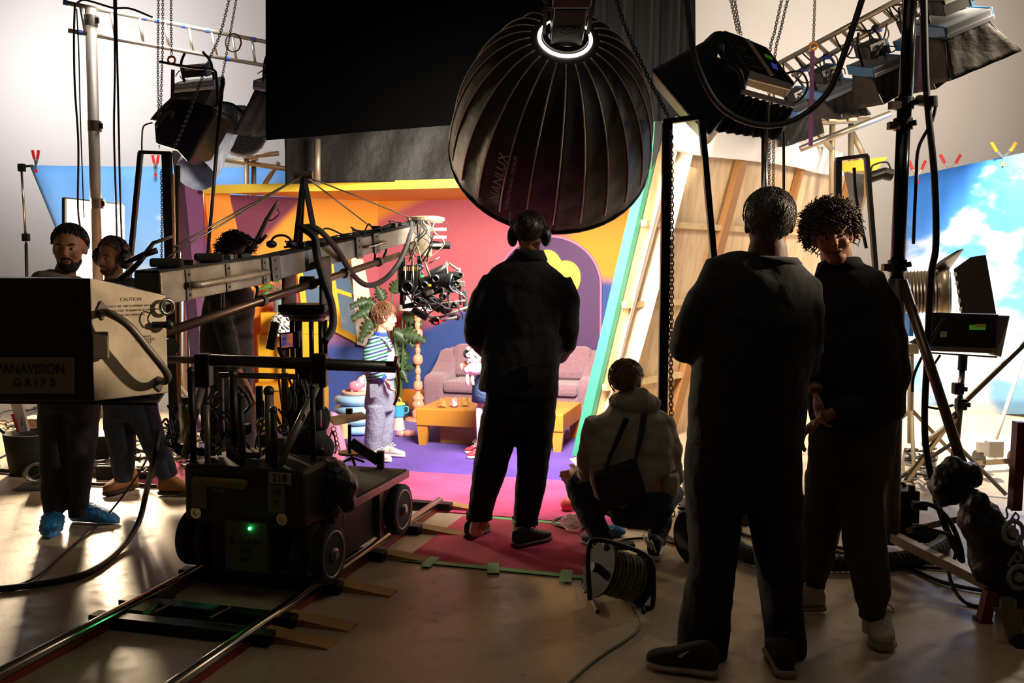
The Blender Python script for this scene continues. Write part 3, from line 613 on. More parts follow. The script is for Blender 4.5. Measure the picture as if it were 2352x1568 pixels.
# ---- curly-haired young man facing the camera --------------------------------
def man_young():
    Y = 3.98; p = thing('person', 'smiling curly-haired young man in a dark jacket facing the camera at right', 'person', G(1960, 1460))
    B = hbasis(-14, 4, 12); hc = A(1911, 545, Y); h = .235
    mb = MB(); headmesh(mb, hc, h, B, jaw=1.05); limb(mb, Y, (1918, 575, .04, 34), (1926, 620, .04, 36), (1936, 670, .05, 50))
    limb(mb, Y, (1950, 690, 0, 80, .08), (1965, 800, 0, 80, .09), (1965, 1000, 0, 70, .09))
    limb(mb, Y, (2010, 690, .02, 22), (2040, 800, .02, 20), (2010, 930, -.08, 17), (1920, 945, -.16, 14), (1888, 960, -.18, 13))
    hand(mb, A(1884, 962, Y - .19), V((-.7, .0, -.6)), V((0, -1, .2)), None, curl=.5, sc=1.05)
    limb(mb, Y, (1870, 690, .02, 22), (1850, 800, .06, 20), (1875, 900, -.1, 17)); hand(mb, A(1876, 905, Y - .12), V((.1, 0, -1)), V((0, -1, 0)), None, curl=.4)
    limb(mb, Y, (1904, 1000, .03, 30), (1894, 1150, .08, 26), (1884, 1220, .1, 24), (1868, 1330, .13, 16), (1866, 1385, .14, 14)); limb(mb, Y, (1982, 1000, -.0, 30), (1978, 1160, -.06, 28), (1996, 1310, -.14, 22), (2003, 1440, -.19, 15))
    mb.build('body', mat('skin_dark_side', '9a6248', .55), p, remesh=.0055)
    head_extras(p, hc, h, B, '1a0f0a', '7a3a34')
    s, f, u = B; Q = lambda x, y, z: hc + (s * x + f * y + u * z) * h
    MB().tube(spline([Q(-.13, .345, -.225), Q(-.05, .385, -.255), Q(.05, .385, -.255), Q(.14, .34, -.215)]), .0025, 5).build('smile_line', mat('mouth_dark', '3a1614', .6), p)
    hair(p, hc, h, B, mat('curly_hair', '3a2212', .5), n=1000, ln=.34, curl=.5, thick=.030, seed=9, fringe=2, name='curly_hair')
    j = MB()
    limb(j, Y, (1926, 608, .04, 42, .07), (1930, 628, .03, 62, .09), (1938, 650, .02, 92, .11), (1950, 700, .02, 104, .135), (1958, 780, 0, 108, .15), (1964, 870, 0, 110, .155), (1968, 940, 0, 110, .16), (1974, 972, 0, 106, .16), n=28)
    limb(j, Y, (2000, 652, .02, 30, .07), (2034, 700, .0, 32, .075), (2052, 780, .0, 32, .075), (2060, 860, -.02, 32, .07), (2030, 925, -.08, 34, .06), (1960, 940, -.14, 26, .05), (1915, 950, -.17, 22, .045))
    limb(j, Y, (1885, 660, .02, 34, .07), (1862, 740, .04, 32, .07), (1856, 810, .02, 28, .06), (1872, 880, -.08, 26, .05))
    j.build('jacket', mat('dark_overshirt', '0a0907', .9, bump=.25, bscale=18), p, remesh=.011, disp=(.024, .13), sm=3)
    MB().loft(*C(Y, (1927, 600, .04, 44, .075), (1931, 628, .03, 56, .09)), 24, cap=False).build('collar', MC['dark_overshirt'], p, smooth=True, solid=.012)
    k1_ = C(Y, (2060, 800, -.03, 1))[0][0]
    t = MB(); tm = mat('olive_joggers', '3b3022', .9, bump=.25, bscale=16)
    limb(t, Y, (1962, 955, 0, 98, .13), (1958, 1020, 0, 98, .14), (1950, 1080, 0, 94, .14), (1944, 1110, 0, 90, .12), n=26)
    limb(t, Y, (1904, 1090, .06, 54, .11), (1894, 1150, .08, 48, .10), (1884, 1220, .1, 44, .095), (1872, 1290, .12, 40, .09), (1867, 1330, .13, 30, .07), (1866, 1350, .14, 25, .06))
    limb(t, Y, (1982, 1090, -.03, 54, .11), (1976, 1160, -.06, 52, .105), (1984, 1230, -.1, 50, .10), (1996, 1310, -.14, 45, .095), (2003, 1370, -.17, 38, .085), (2003, 1405, -.19, 29, .065), (2003, 1414, -.19, 28, .062))
    t.build('joggers', tm, p, remesh=.010, disp=(.024, .1), sm=3)
    MB().loft(*C(Y, (1866, 1340, .14, 25, .06), (1866, 1356, .14, 25, .06)), 20).build('ankle_cuff', tm, p, smooth=True)
    MB().loft(*C(Y, (2003, 1398, -.19, 29, .064), (2003, 1416, -.19, 29, .064)), 20).build('ankle_cuff', tm, p, smooth=True)
    for r in ((1866, 1345, .14, 1385), (2000, 1405, -.19, 1450)): MB().loft(*C(Y, (r[0], r[1], r[2], 20), (r[0], r[3], r[2], 20)), 16).build('sock', sock_w, p, smooth=True)
    su = mat('beige_sneaker', 'a8977a', .7, bump=.1, bscale=60); ss = mat('beige_sole', '9b8c76', .7)
    a = G(1893, 1404); shoe(p, a, a + V((-.27, -.02, 0)), mat('white_sneaker', 'b5a892', .6), ss, .085, .05, lace=sock_w)
    a = G(2020, 1447); shoe(p, a, a + V((-.08, -.24, 0)), su, ss, .09, .054, lace=mat('beige_lace', '8d7d62', .8))
man_young()
# ---- crouching man in a grey hoodie -------------------------------------------
def man_crouch():
    Y = 4.95; p = thing('person', 'man in a grey hoodie crouching beside the crimson rug, seen from behind', 'person', G(1450, 1270))
    B = hbasis(150, -12); hc = A(1441, 876, Y); h = .225
    mb = MB(); headmesh(mb, hc, h, B); limb(mb, Y, (1441, 890, .0, 22), (1445, 925, .0, 24), (1450, 965, 0, 34))
    limb(mb, Y, (1445, 980, 0, 66, .09), (1450, 1050, -.02, 70, .1), (1460, 1120, -.05, 70, .11), (1462, 1150, -.05, 64, .1))
    limb(mb, Y, (1360, 985, 0, 18), (1345, 1060, .05, 16), (1345, 1090, .2, 13), (1330, 1085, .35, 12)); hand(mb, A(1328, 1084, Y + .37), V((-.3, .6, -.3)), V((0, 0, 1)), None, curl=.5)
    limb(mb, Y, (1430, 1150, -.02, 34), (1330, 1105, .2, 24), (1350, 1160, .12, 20), (1385, 1255, .05, 14))
    limb(mb, Y, (1500, 1150, -.02, 34), (1530, 1120, .3, 24), (1510, 1200, .1, 18), (1500, 1260, -.02, 14))
    mb.build('body', skin_l, p, remesh=.007); head_extras(p, hc, h, B)
    hair(p, hc, h, B, mat('short_brown_hair', '6a4a2a', .45), n=700, ln=.12, thick=.018, seed=5)
    j = MB(); hm = mat('grey_hoodie', '8e8672', .95, bump=.25, bscale=20, sheen=.2)
    limb(j, Y, (1446, 912, .0, 42, .09), (1450, 940, .0, 62, .10), (1450, 962, 0, 92, .12), (1452, 1000, 0, 100, .14), (1450, 1060, -.02, 102, .15), (1458, 1110, -.04, 100, .15), (1474, 1130, -.05, 82, .14), n=28)
    limb(j, Y, (1372, 965, 0, 28, .07), (1356, 1010, .02, 27, .07), (1347, 1055, .04, 22, .065), (1346, 1085, .12, 18, .06), (1332, 1090, .28, 16, .05))
    limb(j, Y, (1520, 965, 0, 26, .07), (1538, 1030, .0, 28, .07), (1545, 1090, .03, 24, .07), (1540, 1110, .2, 18, .06))
    limb(j, Y, (1530, 1085, -.03, 30, .09), (1530, 1120, -.03, 34, .1), (1532, 1138, -.03, 30, .09))
    j.build('hoodie', hm, p, remesh=.010, disp=(.03, .10), sm=3)
    hd = MB(); limb(hd, Y, (1410, 918, .0, 18, .06), (1440, 928, -.06, 30, .06), (1475, 922, -.06, 34, .06), (1500, 930, -.01, 22, .06)); limb(hd, Y, (1450, 905, .0, 42, .09), (1452, 935, -.03, 56, .1))
    hd.build('hood', hm, p, remesh=.010, disp=(.015, .07))
    t = MB()
    limb(t, Y, (1470, 1125, -.03, 78, .14), (1470, 1165, -.04, 82, .15), (1470, 1196, -.03, 66, .12), n=24)
    limb(t, Y, (1440, 1160, -.0, 46, .10), (1380, 1125, .12, 42, .095), (1326, 1104, .22, 30, .085))
    limb(t, Y, (1322, 1102, .22, 26, .08), (1340, 1150, .15, 30, .08), (1368, 1205, .06, 28, .075), (1388, 1245, .02, 24, .065))
    limb(t, Y, (1510, 1150, -.0, 38, .1), (1538, 1130, .25, 30, .09), (1520, 1190, .1, 24, .08), (1505, 1245, .02, 20, .065))
    t.build('jeans', denim_d, p, remesh=.010, disp=(.018, .08), sm=3)
    a = G(1400, 1273); shoe(p, a, a + V((-.12, .22, 0)), mat('brown_trainer', '2c1a16', .7), shoe_b, .085, .048, lace=shoe_b)
    a = G(1500, 1292); sh = shoe(p, a, a + V((.06, .27, 0)), mat('black_trainer', '1c1a18', .7), sole_w, .095, .048)
    for k in range(3):
        c = A(1487 + k * 9, 1252 + k * 6, 4.7); MB().bar(c, c + V((-.018, 0, .045)), .008, .07, V((0, 1, 0))).build('side_stripe', mat('stripe_white', 'd8d0c4', .6), sh)
    b = MB(); b.prism([A(1362, 1092, Y - .24), A(1462, 1056, Y - .22), A(1490, 1140, Y - .24), A(1385, 1182, Y - .26)], (0, .08, 0))
    bg = b.build('shoulder_bag', mat('black_nylon', '0c0b0c', .75), p, bevel=.015)
    MB().loft(*C(Y, (1388, 1095, -.24, 4, .003), (1400, 1050, -.2, 5, .003), (1440, 960, -.16, 7, .003)), 6).build('bag_strap', mat('strap_black', '0e0d0d', .6), p)
    MB().loft(*C(Y, (1458, 1062, -.23, 4, .003), (1472, 1000, -.18, 7, .004), (1480, 950, -.13, 8, .004)), 6).build('bag_strap', MC['strap_black'], p)
man_crouch()
# ---- the two men at the left and the one behind the crane -----------------------
def man_front(name_label, Y, hp, h, yaw, pit, torso, shirt, legs, tro, feet, arms=(), hairm=None, beard=None, hp_set=False, shoes=None, curl=0, n=400, hl=.1, roll=0):
    p = thing('person', name_label, 'person', V((A(torso[-1][0], 900, Y).x, Y, 0)))
    B = hbasis(yaw, pit, roll); hc = A(hp[0], hp[1], Y); s, f, u = B; Q = lambda x, y, z: hc + (s * x + f * y + u * z) * h; Mx = M4((s, f, u)).transposed()
    mb = MB(); headmesh(mb, hc, h, B); nk = torso[0]
    mb.loft([Q(0, -.06, -.2), A(nk[0], nk[1] - 8, Y + .02), A(nk[0], nk[1] + 30, Y + .02)], [.055, .056, .07], 14)
    limb(mb, Y, *[(a, b, 0, c * .7, .08) for a, b, c in torso[2:]])
    for L in legs: limb(mb, Y, *[(a, b, d, c * .55) for a, b, c, d in L])
    for L in arms:
        limb(mb, Y, *[(a, b, d, c * .62) for a, b, c, d in L]); e = A(L[-1][0], L[-1][1], Y + L[-1][3]); e0 = A(L[-2][0], L[-2][1], Y + L[-2][3])
        hand(mb, e, (e - e0), V((.2, -1, 0)), None, curl=.35)
    mb.build('body', mat('skin_shadow', '9c6c50', .55), p, remesh=.0065); head_extras(p, hc, h, B)
    if hairm: hair(p, hc, h, B, hairm, n=n, ln=hl, curl=curl, thick=.03, seed=int(hp[0]))
    if beard:
        b = MB(); b.ball(Q(0, .13, -.34), (.215 * h, .215 * h, .17 * h), 16, Mx); b.ball(Q(0, .08, -.24), (.262 * h, .2 * h, .15 * h), 16, Mx)
        b.loft([Q(-.13, .31, -.25), Q(-.06, .37, -.19), Q(.06, .37, -.19), Q(.13, .31, -.25)], [.02 * h, .03 * h, .03 * h, .02 * h], 8)
        b.build('beard', beard, p, remesh=.006, disp=(.008, .02))
    j = MB(); limb(j, Y, *[(a, b, .01, c, min(.15, .06 + c * .0011)) for a, b, c in torso], n=26)
    for L in arms: limb(j, Y, *[(a, b, d, c) for a, b, c, d in L[:-1]])
    j.build('shirt', shirt, p, remesh=.012, disp=(.02, .11), sm=3)
    t = MB(); b = torso[-1]; limb(t, Y, (b[0], b[1] - 20, 0, b[2] * .95, .12), (b[0], b[1] + 40, 0, b[2] * .98, .13), n=22)
    for L in legs: limb(t, Y, *[(a, b_, d, c, c * mpx(Y) * 1.15) for a, b_, c, d in L])
    t.build('trousers', tro, p, remesh=.012, disp=(.02, .1), sm=3)
    if hp_set:
        hb = mat('headphone_plastic', '17151a', .4)
        MB().tube([Q(.39 * math.cos(t_), -.02, .10 + .45 * math.sin(t_)) for t_ in (PI * k / 18 for k in range(19))], .008, 8).build('headphone_band', hb, p, smooth=True)
        for k in (-1, 1): MB().ball(Q(.41 * k, -.02, -.03), (.035, .05, .06), 16, Mx).build('ear_cup', hb, p, smooth=True)
    return p
tee = mat('grey_tshirt', '6b6560', .9, bump=.2, bscale=20); jeans2 = mat('blue_jeans', '263040', .85, bump=.3, bscale=24); blk = mat('black_jeans', '18181a', .85, bump=.2, bscale=20)
P1 = man_front('bearded man in a grey t-shirt and blue shoe covers standing at far left', 5.4, (160, 572), .262, 12, 2,
    [(150, 628, 34), (146, 640, 66), (142, 662, 80), (142, 720, 78), (146, 800, 72), (152, 900, 66)], tee,
    [[(128, 905, 40, 0), (122, 1000, 30, 0), (122, 1080, 27, -.02), (122, 1180, 22, -.03)], [(186, 905, 44, 0), (190, 1000, 34, .02), (182, 1080, 30, .02), (176, 1165, 24, .04)]], blk, None,
    arms=[[(76, 655, 22, 0), (66, 740, 20, .02), (78, 830, 16, -.05), (100, 860, 12, -.1)], [(208, 655, 22, 0), (216, 740, 20, .02), (210, 830, 16, -.05), (205, 870, 12, -.1)]],
    hairm=mat('buzz_hair', '17100c', .6), beard=mat('black_beard', '120c09', .9), n=700, hl=.07)
MB().loft(*C(5.4, (104, 606 + 30, -.13, 5, .004), (118, 680, -.15, 5, .004), (128, 760, -.15, 5, .004)), 8).build('apron_strap', mat('apron_strap', '141210', .8), P1)
cov = mat('blue_shoe_cover', '2f7ab4', .35, bump=.8, bscale=40, spec=.6)
def cover(par, heel, toe):
    heel = V(heel); toe = V(toe); heel.z = toe.z = 0; d = toe - heel; L = d.length; d.normalize(); s = V((d.y, -d.x, 0)); rr = []; vs = []; n = 40
    T = [-.06, 0, .15, .32, .5, .7, .88, 1.0, 1.05]; W = [.02, .055, .062, .062, .06, .062, .05, .03, .008]; H = [.06, .11, .125, .12, .10, .08, .06, .04, .02]
    for i, t in enumerate(T):
        c = heel + d * (L * t)
        for k in range(n):
            a = 2 * PI * k / n; rf = 1 + .07 * math.sin(k * 4 * 2 * PI / n * 3 + i * 2); vs.append(c + s * (W[i] * rf * math.cos(a)) + V((0, 0, .004 + H[i] / 2 * (1 + math.sin(a) * (rf if math.sin(a) > 0 else 1)))))
    m = len(T); MB().add(vs, [(i * n + k, i * n + (k + 1) % n, (i + 1) * n + (k + 1) % n, (i + 1) * n + k) for i in range(m - 1) for k in range(n)] + [tuple(range(n)), tuple((m - 1) * n + k for k in range(n))]).build('shoe_cover', cov, par, smooth=True)
a = G(124, 1216); cover(P1, a, a + V((.07, -.19, 0))); a = G(172, 1198); cover(P1, a, a + V((.27, -.05, 0)))
MB().loft(*C(5.4, (122, 1170, -.02, 19), (122, 1200, -.03, 19)), 14).build('ankle', shoe_b, P1); MB().loft(*C(5.4, (176, 1150, .03, 20), (178, 1185, .03, 20)), 14).build('ankle', shoe_b, P1)
P2 = man_front('older bearded man with headphones, jeans and tan boots standing left of the crane', 6.0, (256, 590), .235, -16, 6,
    [(262, 640, 30), (264, 652, 56), (270, 680, 70), (275, 760, 66), (285, 850, 60), (292, 920, 54)], mat('dark_shirt', '1b1a1c', .9),
    [[(272, 925, 36, 0), (276, 1000, 32, 0), (282, 1060, 26, 0), (284, 1105, 20, 0)], [(322, 925, 38, 0), (348, 1000, 30, 0), (372, 1060, 26, 0), (390, 1098, 22, 0)]], jeans2, None,
    arms=[[(212, 672, 18, 0), (210, 760, 17, .02), (235, 820, 14, -.08), (270, 830, 11, -.14)], [(326, 672, 18, 0), (334, 760, 17, .02), (312, 820, 14, -.08), (282, 832, 11, -.14)]],
    hairm=mat('grey_short_hair', '5a4a40', .6), beard=mat('grey_beard', '4a3c34', .9), hp_set=True, n=500, hl=.06, roll=-6)
tan = mat('tan_boot', '8a5626', .7); tsole = mat('boot_sole', '3a2412', .8)
a = G(282, 1128); shoe(P2, a + V((.06, .08, 0)), a + V((-.05, -.17, 0)), tan, tsole, .12, .052, 'boot', lace=tsole)
a = G(366, 1137); shoe(P2, a, a + V((.24, -.02, 0)), tan, tsole, .12, .052, 'boot', lace=tsole)
P3 = man_front('curly-haired man in a dark sweater standing behind the camera crane', 5.95, (545, 592), .235, 70, 10,
    [(536, 640, 32), (530, 660, 52), (524, 700, 60), (520, 780, 62), (522, 860, 60), (524, 930, 56)], mat('charcoal_sweater', '2a2726', .95, bump=.4, bscale=60, sheen=.3),
    [[(500, 940, 34, 0), (504, 1010, 30, 0), (508, 1070, 26, 0), (510, 1118, 20, 0)], [(548, 940, 36, 0), (556, 1010, 30, .05), (560, 1070, 26, .08), (562, 1116, 20, .1)]], mat('dark_trousers', '17130f', .9), None,
    arms=[[(498, 690, 24, -.1), (520, 770, 22, -.14), (545, 850, 16, -.18), (574, 900, 13, -.2)]],
    hairm=mat('black_curly', '120c0a', .5), n=600, hl=.26, curl=.6)
for x in (510, 564): a = G(x, 1130); shoe(P3, a, a + V((.22, .06, 0)), shoe_b, shoe_b, .09, .05)
# ---- the boy -------------------------------------------------------------------
def boy():
    Y = 7.45; p = thing('person', 'boy in striped top and pale denim overalls standing on the purple carpet', 'person', G(875, 1052))
    B = hbasis(96, 3); hc = A(884, 730, Y); h = .213
    mb = MB(); headmesh(mb, hc, h, B, nose=.38, jaw=.92); limb(mb, Y, (878, 745, .0, 12), (875, 768, .0, 12.5), (873, 785, .0, 18))
    limb(mb, Y, (872, 790, 0, 22, .07), (872, 850, 0, 24, .07), (872, 920, 0, 24, .07))
    limb(mb, Y, (858, 795, -.1, 9), (858, 840, -.13, 8), (876, 862, -.14, 6.5), (886, 872, -.15, 6)); hand(mb, A(887, 874, Y - .15), V((.35, 0, -.9)), V((.6, -1, .1)), None, sc=.72, curl=.45)
    limb(mb, Y, (866, 795, .12, 9), (868, 840, .13, 8), (882, 870, .12, 6))
    limb(mb, Y, (862, 920, -.06, 15), (858, 1035, -.06, 10)); limb(mb, Y, (884, 920, .07, 15), (884, 1030, .07, 10))
    mb.build('body', skin_p, p, remesh=.0045, sm=3); head_extras(p, hc, h, B, '7a5232', 'c07068')
    hair(p, hc, h, B, mat('light_brown_hair', '6e482a', .45, var=.25, vscale=30), n=1100, ln=.22, thick=.02, seed=3, fringe=1)
    sm_ = mat('striped_knit', '1f6a58', .9); q = Nd(sm_); pp = q.xyz(); v = q.m_('FRACT', q.m_('MULTIPLY', q.m_('ADD', pp[2], q.m_('MULTIPLY', pp[0], -.25)), 38.)); v2 = q.m_('FRACT', q.m_('MULTIPLY', q.m_('ADD', pp[2], q.m_('MULTIPLY', pp[0], -.25)), 19.))
    c = q.mix(q.step(v, .5, .05), lin('1c2a6a'), lin('8fb8a4')); c = q.mix(q.m_('MULTIPLY', q.m_('SUBTRACT', 1., q.step(v, .5, .05)), q.step(v2, .5, .02)), c, lin('12604c')); q.col(c)
    j = MB(); limb(j, Y, (873, 768, 0, 16, .055), (872, 780, .0, 26, .10), (871, 800, 0, 31, .13), (870, 850, 0, 33, .13), (872, 875, 0, 30, .12), n=24)
    limb(j, Y, (862, 786, -.1, 14), (852, 810, -.13, 18), (850, 832, -.15, 20), (858, 850, -.16, 17), (874, 864, -.15, 11), (880, 868, -.15, 9))
    limb(j, Y, (880, 786, .1, 14), (882, 830, .13, 16), (886, 862, .13, 10))
    j.build('striped_sweater', sm_, p, remesh=.008, disp=(.012, .05))
    MB().loft(*C(Y, (877, 866, -.15, 9.5), (884, 872, -.152, 8.5)), 14).build('blue_cuff', mat('blue_cuff', '2340a8', .8), p, smooth=True)
    MB().loft(*C(Y, (875, 762, 0, 14, .05), (874, 773, 0, 17, .06)), 20, cap=False).build('blue_collar', MC['blue_cuff'], p, smooth=True, solid=.006)
    dn = mat('pale_denim', '8f93a6', .85, bump=.4, bscale=50, var=.15, vscale=7)
    t = MB(); limb(t, Y, (874, 862, 0, 29, .125), (874, 890, 0, 33, .135), (872, 920, 0, 34, .13), (870, 940, 0, 34, .12), n=24)
    limb(t, Y, (864, 930, -.06, 24, .085), (862, 970, -.06, 23, .085), (858, 1010, -.06, 21, .08), (856, 1040, -.06, 20, .075)); limb(t, Y, (884, 930, .07, 23, .085), (886, 970, .07, 20, .085), (884, 1010, .07, 17, .08), (880, 1034, .07, 17, .075))
    t.build('overalls', dn, p, remesh=.008, disp=(.010, .07))
    bb = MB(); limb(bb, Y, (890, 800, 0, 15, .075), (891, 830, 0, 18, .10), (889, 868, 0, 20, .12), n=20); bb.build('bib', dn, p, remesh=.007, disp=(.006, .05))
    MB().loft(*C(Y, (898, 806, -.07, 3.2, .005), (890, 786, -.10, 3.2, .005), (876, 775, -.085, 3.2, .005), (862, 782, -.07, 3.2, .005), (845, 815, -.05, 3.2, .005)), 8).build('strap', dn, p, smooth=True)
    MB().lathe(A(892, 806, Y - .13), [(.0, 0), (.009, .001), (.009, .004), (0, .006)], 12, V((0, -1, 0))).build('button', mat('brass', 'c9a04a', .3, 1), p)
    MB().prism([A(x, y, Y - .165) for x, y in ((848, 882), (868, 882), (869, 912), (850, 914))], (0, .01, 0)).build('pocket', dn, p, bevel=.003)
    sn = mat('cream_sneaker', 'e9dcc4', .6); a = G(858, 1060); shoe(p, a, a + V((.12, -.05, 0)) * 1.2, sn, sole_w, .06, .035, lace=sock_w); a = G(882, 1050); shoe(p, a, a + V((.17, -.03, 0)), sn, sole_w, .06, .037, lace=sock_w)
boy()
def girl():
    Y = 7.5; p = thing('person', 'child in denim skirt and red shoes mostly hidden behind the standing man', 'person', G(1130, 1040))
    B = hbasis(-70, 3); hc = A(1160, 752, Y); h = .2
    mb = MB(); headmesh(mb, hc, h, B, nose=.7); limb(mb, Y, (1156, 765, 0, 11), (1152, 800, 0, 13))
    limb(mb, Y, (1145, 810, 0, 24, .07), (1135, 880, 0, 24, .07), (1130, 900, 0, 22, .07))
    limb(mb, Y, (1140, 815, -.1, 9), (1112, 845, -.12, 7), (1080, 838, -.12, 6)); hand(mb, A(1080, 838, Y - .12), V((-1, 0, -.1)), V((.2, -.4, 1)), None, sc=.68, curl=.7)
    limb(mb, Y, (1106, 900, -.05, 10), (1103, 960, -.05, 8), (1100, 1030, -.05, 6)); limb(mb, Y, (1128, 900, .06, 10), (1118, 1035, .08, 7))
    mb.build('body', skin_p, p, remesh=.0045); head_extras(p, hc, h, B, '4a3020', 'c07068'); hair(p, hc, h, B, mat('girl_hair', '5a3820', .4), n=500, ln=.3, thick=.025)
    j = MB(); limb(j, Y, (1152, 790, 0, 24, .09), (1140, 830, 0, 30, .11), (1124, 872, 0, 30, .11)); limb(j, Y, (1142, 812, -.1, 13), (1112, 848, -.12, 12), (1100, 846, -.12, 9)); j.build('top', mat('white_top', 'e6e0e6', .9), p, remesh=.008)
    MB().loft(*C(Y, (1124, 864, 0, 31, .10), (1118, 890, 0, 34, .12), (1117, 922, 0, 34, .13)), 28).build('denim_skirt', mat('denim_blue', '4a6288', .85, bump=.6, bscale=60, var=.2, vscale=14), p, smooth=True)
    for x, y, dY in ((1101, 1022, -.05), (1118, 1022, .08)): MB().loft(*C(Y, (x + 2, 935, dY, 10), (x + 1, 1000, dY, 7.5), (x, 1036, dY, 6.5)), 12).build('tights', mat('lilac_tights', 'c8b8d8', .9), p, smooth=True)
    rs = mat('red_shoe', 'c23040', .6); a = G(1108, 1042); shoe(p, a, a + V((-.14, -.03, 0)), rs, sole_w, .06, .034, lace=sock_w); a = G(1112, 1052); shoe(p, a, a + V((-.13, -.07, 0)), rs, sole_w, .06, .034, lace=sock_w)
    # plush held in the child's arms
    u_ = thing('plush_unicorn', 'white curly plush toy with pink body held by the half-hidden child', 'soft toy', A(1085, 860, Y - .18)); rnd = random.Random(2); m = MB(); c = A(1090, 815, Y - .2)
    for _ in range(70): m.ball(c + V((max(-.05, min(.05, rnd.gauss(0, .03))), rnd.uniform(-.03, .03), max(-.06, min(.05, rnd.gauss(0, .035))))), rnd.uniform(.010, .018), 8)
    m.build('curly_fleece', mat('fleece', 'f2eeee', .95), u_, smooth=True)
    m = MB(); m.ball(A(1092, 846, Y - .2), (.075, .05, .05), 16); m.ball(A(1074, 850, Y - .2), (.03, .03, .03), 12); m.build('body', mat('plush_pink', 'eeb8d0', .95), u_, remesh=.006)
    m = MB(); m.ball(A(1072, 812, Y - .18), (.028, .03, .035), 12); m.build('black_ear', mat('plush_black', '18161a', .9), u_, smooth=True)
    for x in (1074, 1086): MB().loft(*C(Y, (x, 852, -.2, 4), (x - 1, 870, -.2, 3.6), (x, 884, -.2, 4.5)), 10).build('dangling_leg', mat('fleece2', 'e8dcdc', .95), u_, smooth=True)
girl()

# ================================================================ furniture and props inside the set
def pbox(mb, x0, y0, x1, y1, Y, dp, rz=0.):    # box whose front face spans a pixel rectangle at distance Y
    a = A(x0, y0, Y); b = A(x1, y1, Y); c = (a + b) / 2 + V((0, dp / 2, 0)); return mb.box(c, (abs(b.x - a.x), dp, abs(a.z - b.z)), rz)
RZ = -R(15.5)
def Lo(o): return lambda x, y, z: V(o) + XD * x + YD * y + V((0, 0, z))
fab = mat('mauve_fabric', '8f6a72', .95, bump=.5, bscale=90, var=.15, vscale=40, sheen=.3)
so = Lo(V((-.86, 9.22, 0))); st = thing('sofa', 'mauve two-seat sofa with curved arms against the back wall', 'sofa', so(.8, .3, 0))
SW = 1.72
MB().box(so(SW / 2, .33, .20), (SW - .1, .60, .22), RZ).build('base', fab, st, bevel=.03)
MB().box(so(SW / 2, .30, .06), (SW - .2, .5, .10), RZ).build('plinth', mat('dark_plinth', '2a1c1e', .8), st)
MB().box(so(SW / 2, .26, .345), (SW - .40, .56, .11), RZ).build('seat_cushion', fab, st, bevel=.035)
MB().prism([so(.08, .45, .1), so(.08, .58, .1), so(.06, .63, .68), so(.06, .53, .68)], XD * (SW - .14)).build('back', fab, st, bevel=.03)
for x0 in (0, SW - .2):
    MB().prism([so(x0, .0, .08), so(x0, .60, .08), so(x0, .63, .67), so(x0, .48, .66), so(x0, .34, .55), so(x0, .18, .47), so(x0, .02, .45), so(x0, -.02, .40)], XD * .2).build('armrest', fab, st, bevel=.035)
for cx in (.48, 1.24):
    m = MB(); M_ = M4.Rotation(RZ, 3, 'Z') @ M4.Rotation(R(-14), 3, 'X')
    m.box(so(cx, .46, .56), (.66, .15, .34), M=M_).build('back_cushion', fab, st, bevel=.07)
wood = mat('honey_wood', 'c9862e', .35, var=.25, vscale=3); q = Nd(wood); 
to = Lo(G(1011, 1020)); tt = thing('coffee_table', 'chunky honey wood coffee table in front of the mauve sofa', 'table', to(.4, .2, 0))
MB().box(to(.46, .25, .245), (1.26, .74, .145), RZ).build('table_top', wood, tt, bevel=.008)
MB().box(to(.45, .28, .088), (.92, .5, .172), RZ).build('pedestal', wood, tt, bevel=.004)
for x, y in ((-.12, -.08), (1.04, -.08), (-.12, .58), (1.04, .58)): MB().prism([to(x - .045, y - .03, .172), to(x + .05, y - .03, .172), to(x + .03, y - .03, .0), to(x - .03, y - .03, .0)], YD * .05).build('corner_leg', wood, tt)
gl = mat('amber_glass', 'e9c070', .08, trans=.7, spec=.8); glp = mat('pink_glass', 'f0b0a8', .08, trans=.6, spec=.8); rnd = random.Random(5)
gv = []
for i, x in enumerate((.03, .12, .20, .36, .45, .53, .60)):
    c = to(x, -.02 + .05 * (i % 3), .318); m = MB(); n = 7
    vs = [c + V((.045 * math.cos(2 * PI * k / n + i) * rnd.uniform(.75, 1.1), .045 * math.sin(2 * PI * k / n + i), .012 + .012 * (k % 2))) for k in range(n)]
    vs2 = [c + V((.026 * math.cos(2 * PI * k / n + .4), .026 * math.sin(2 * PI * k / n + .4), .052 + .014 * ((k + i) % 3))) for k in range(n)]
    m.add([c + V((0, 0, 0))] + vs + vs2 + [c + V((0, 0, .075))], [(0, 1 + (k + 1) % n, 1 + k) for k in range(n)] + [(1 + k, 1 + (k + 1) % n, 1 + n + (k + 1) % n, 1 + n + k) for k in range(n)] + [(1 + n + k, 1 + n + (k + 1) % n, 1 + 2 * n) for k in range(n)])
    one(m, 'crystal_ornament', glp if i in (1, 3) else gl, ['amber glass nugget at the far left of the coffee table', 'pink glass nugget second from the left on the coffee table', 'amber glass nugget third from the left on the coffee table', 'pink glass nugget left of the plush toy on the coffee table', 'amber glass nugget right of the pink one on the coffee table', 'amber glass nugget second from the right of the row on the table', 'amber glass nugget nearest the child in the denim skirt'][i], 'ornament', 'glass nuggets on the coffee table')
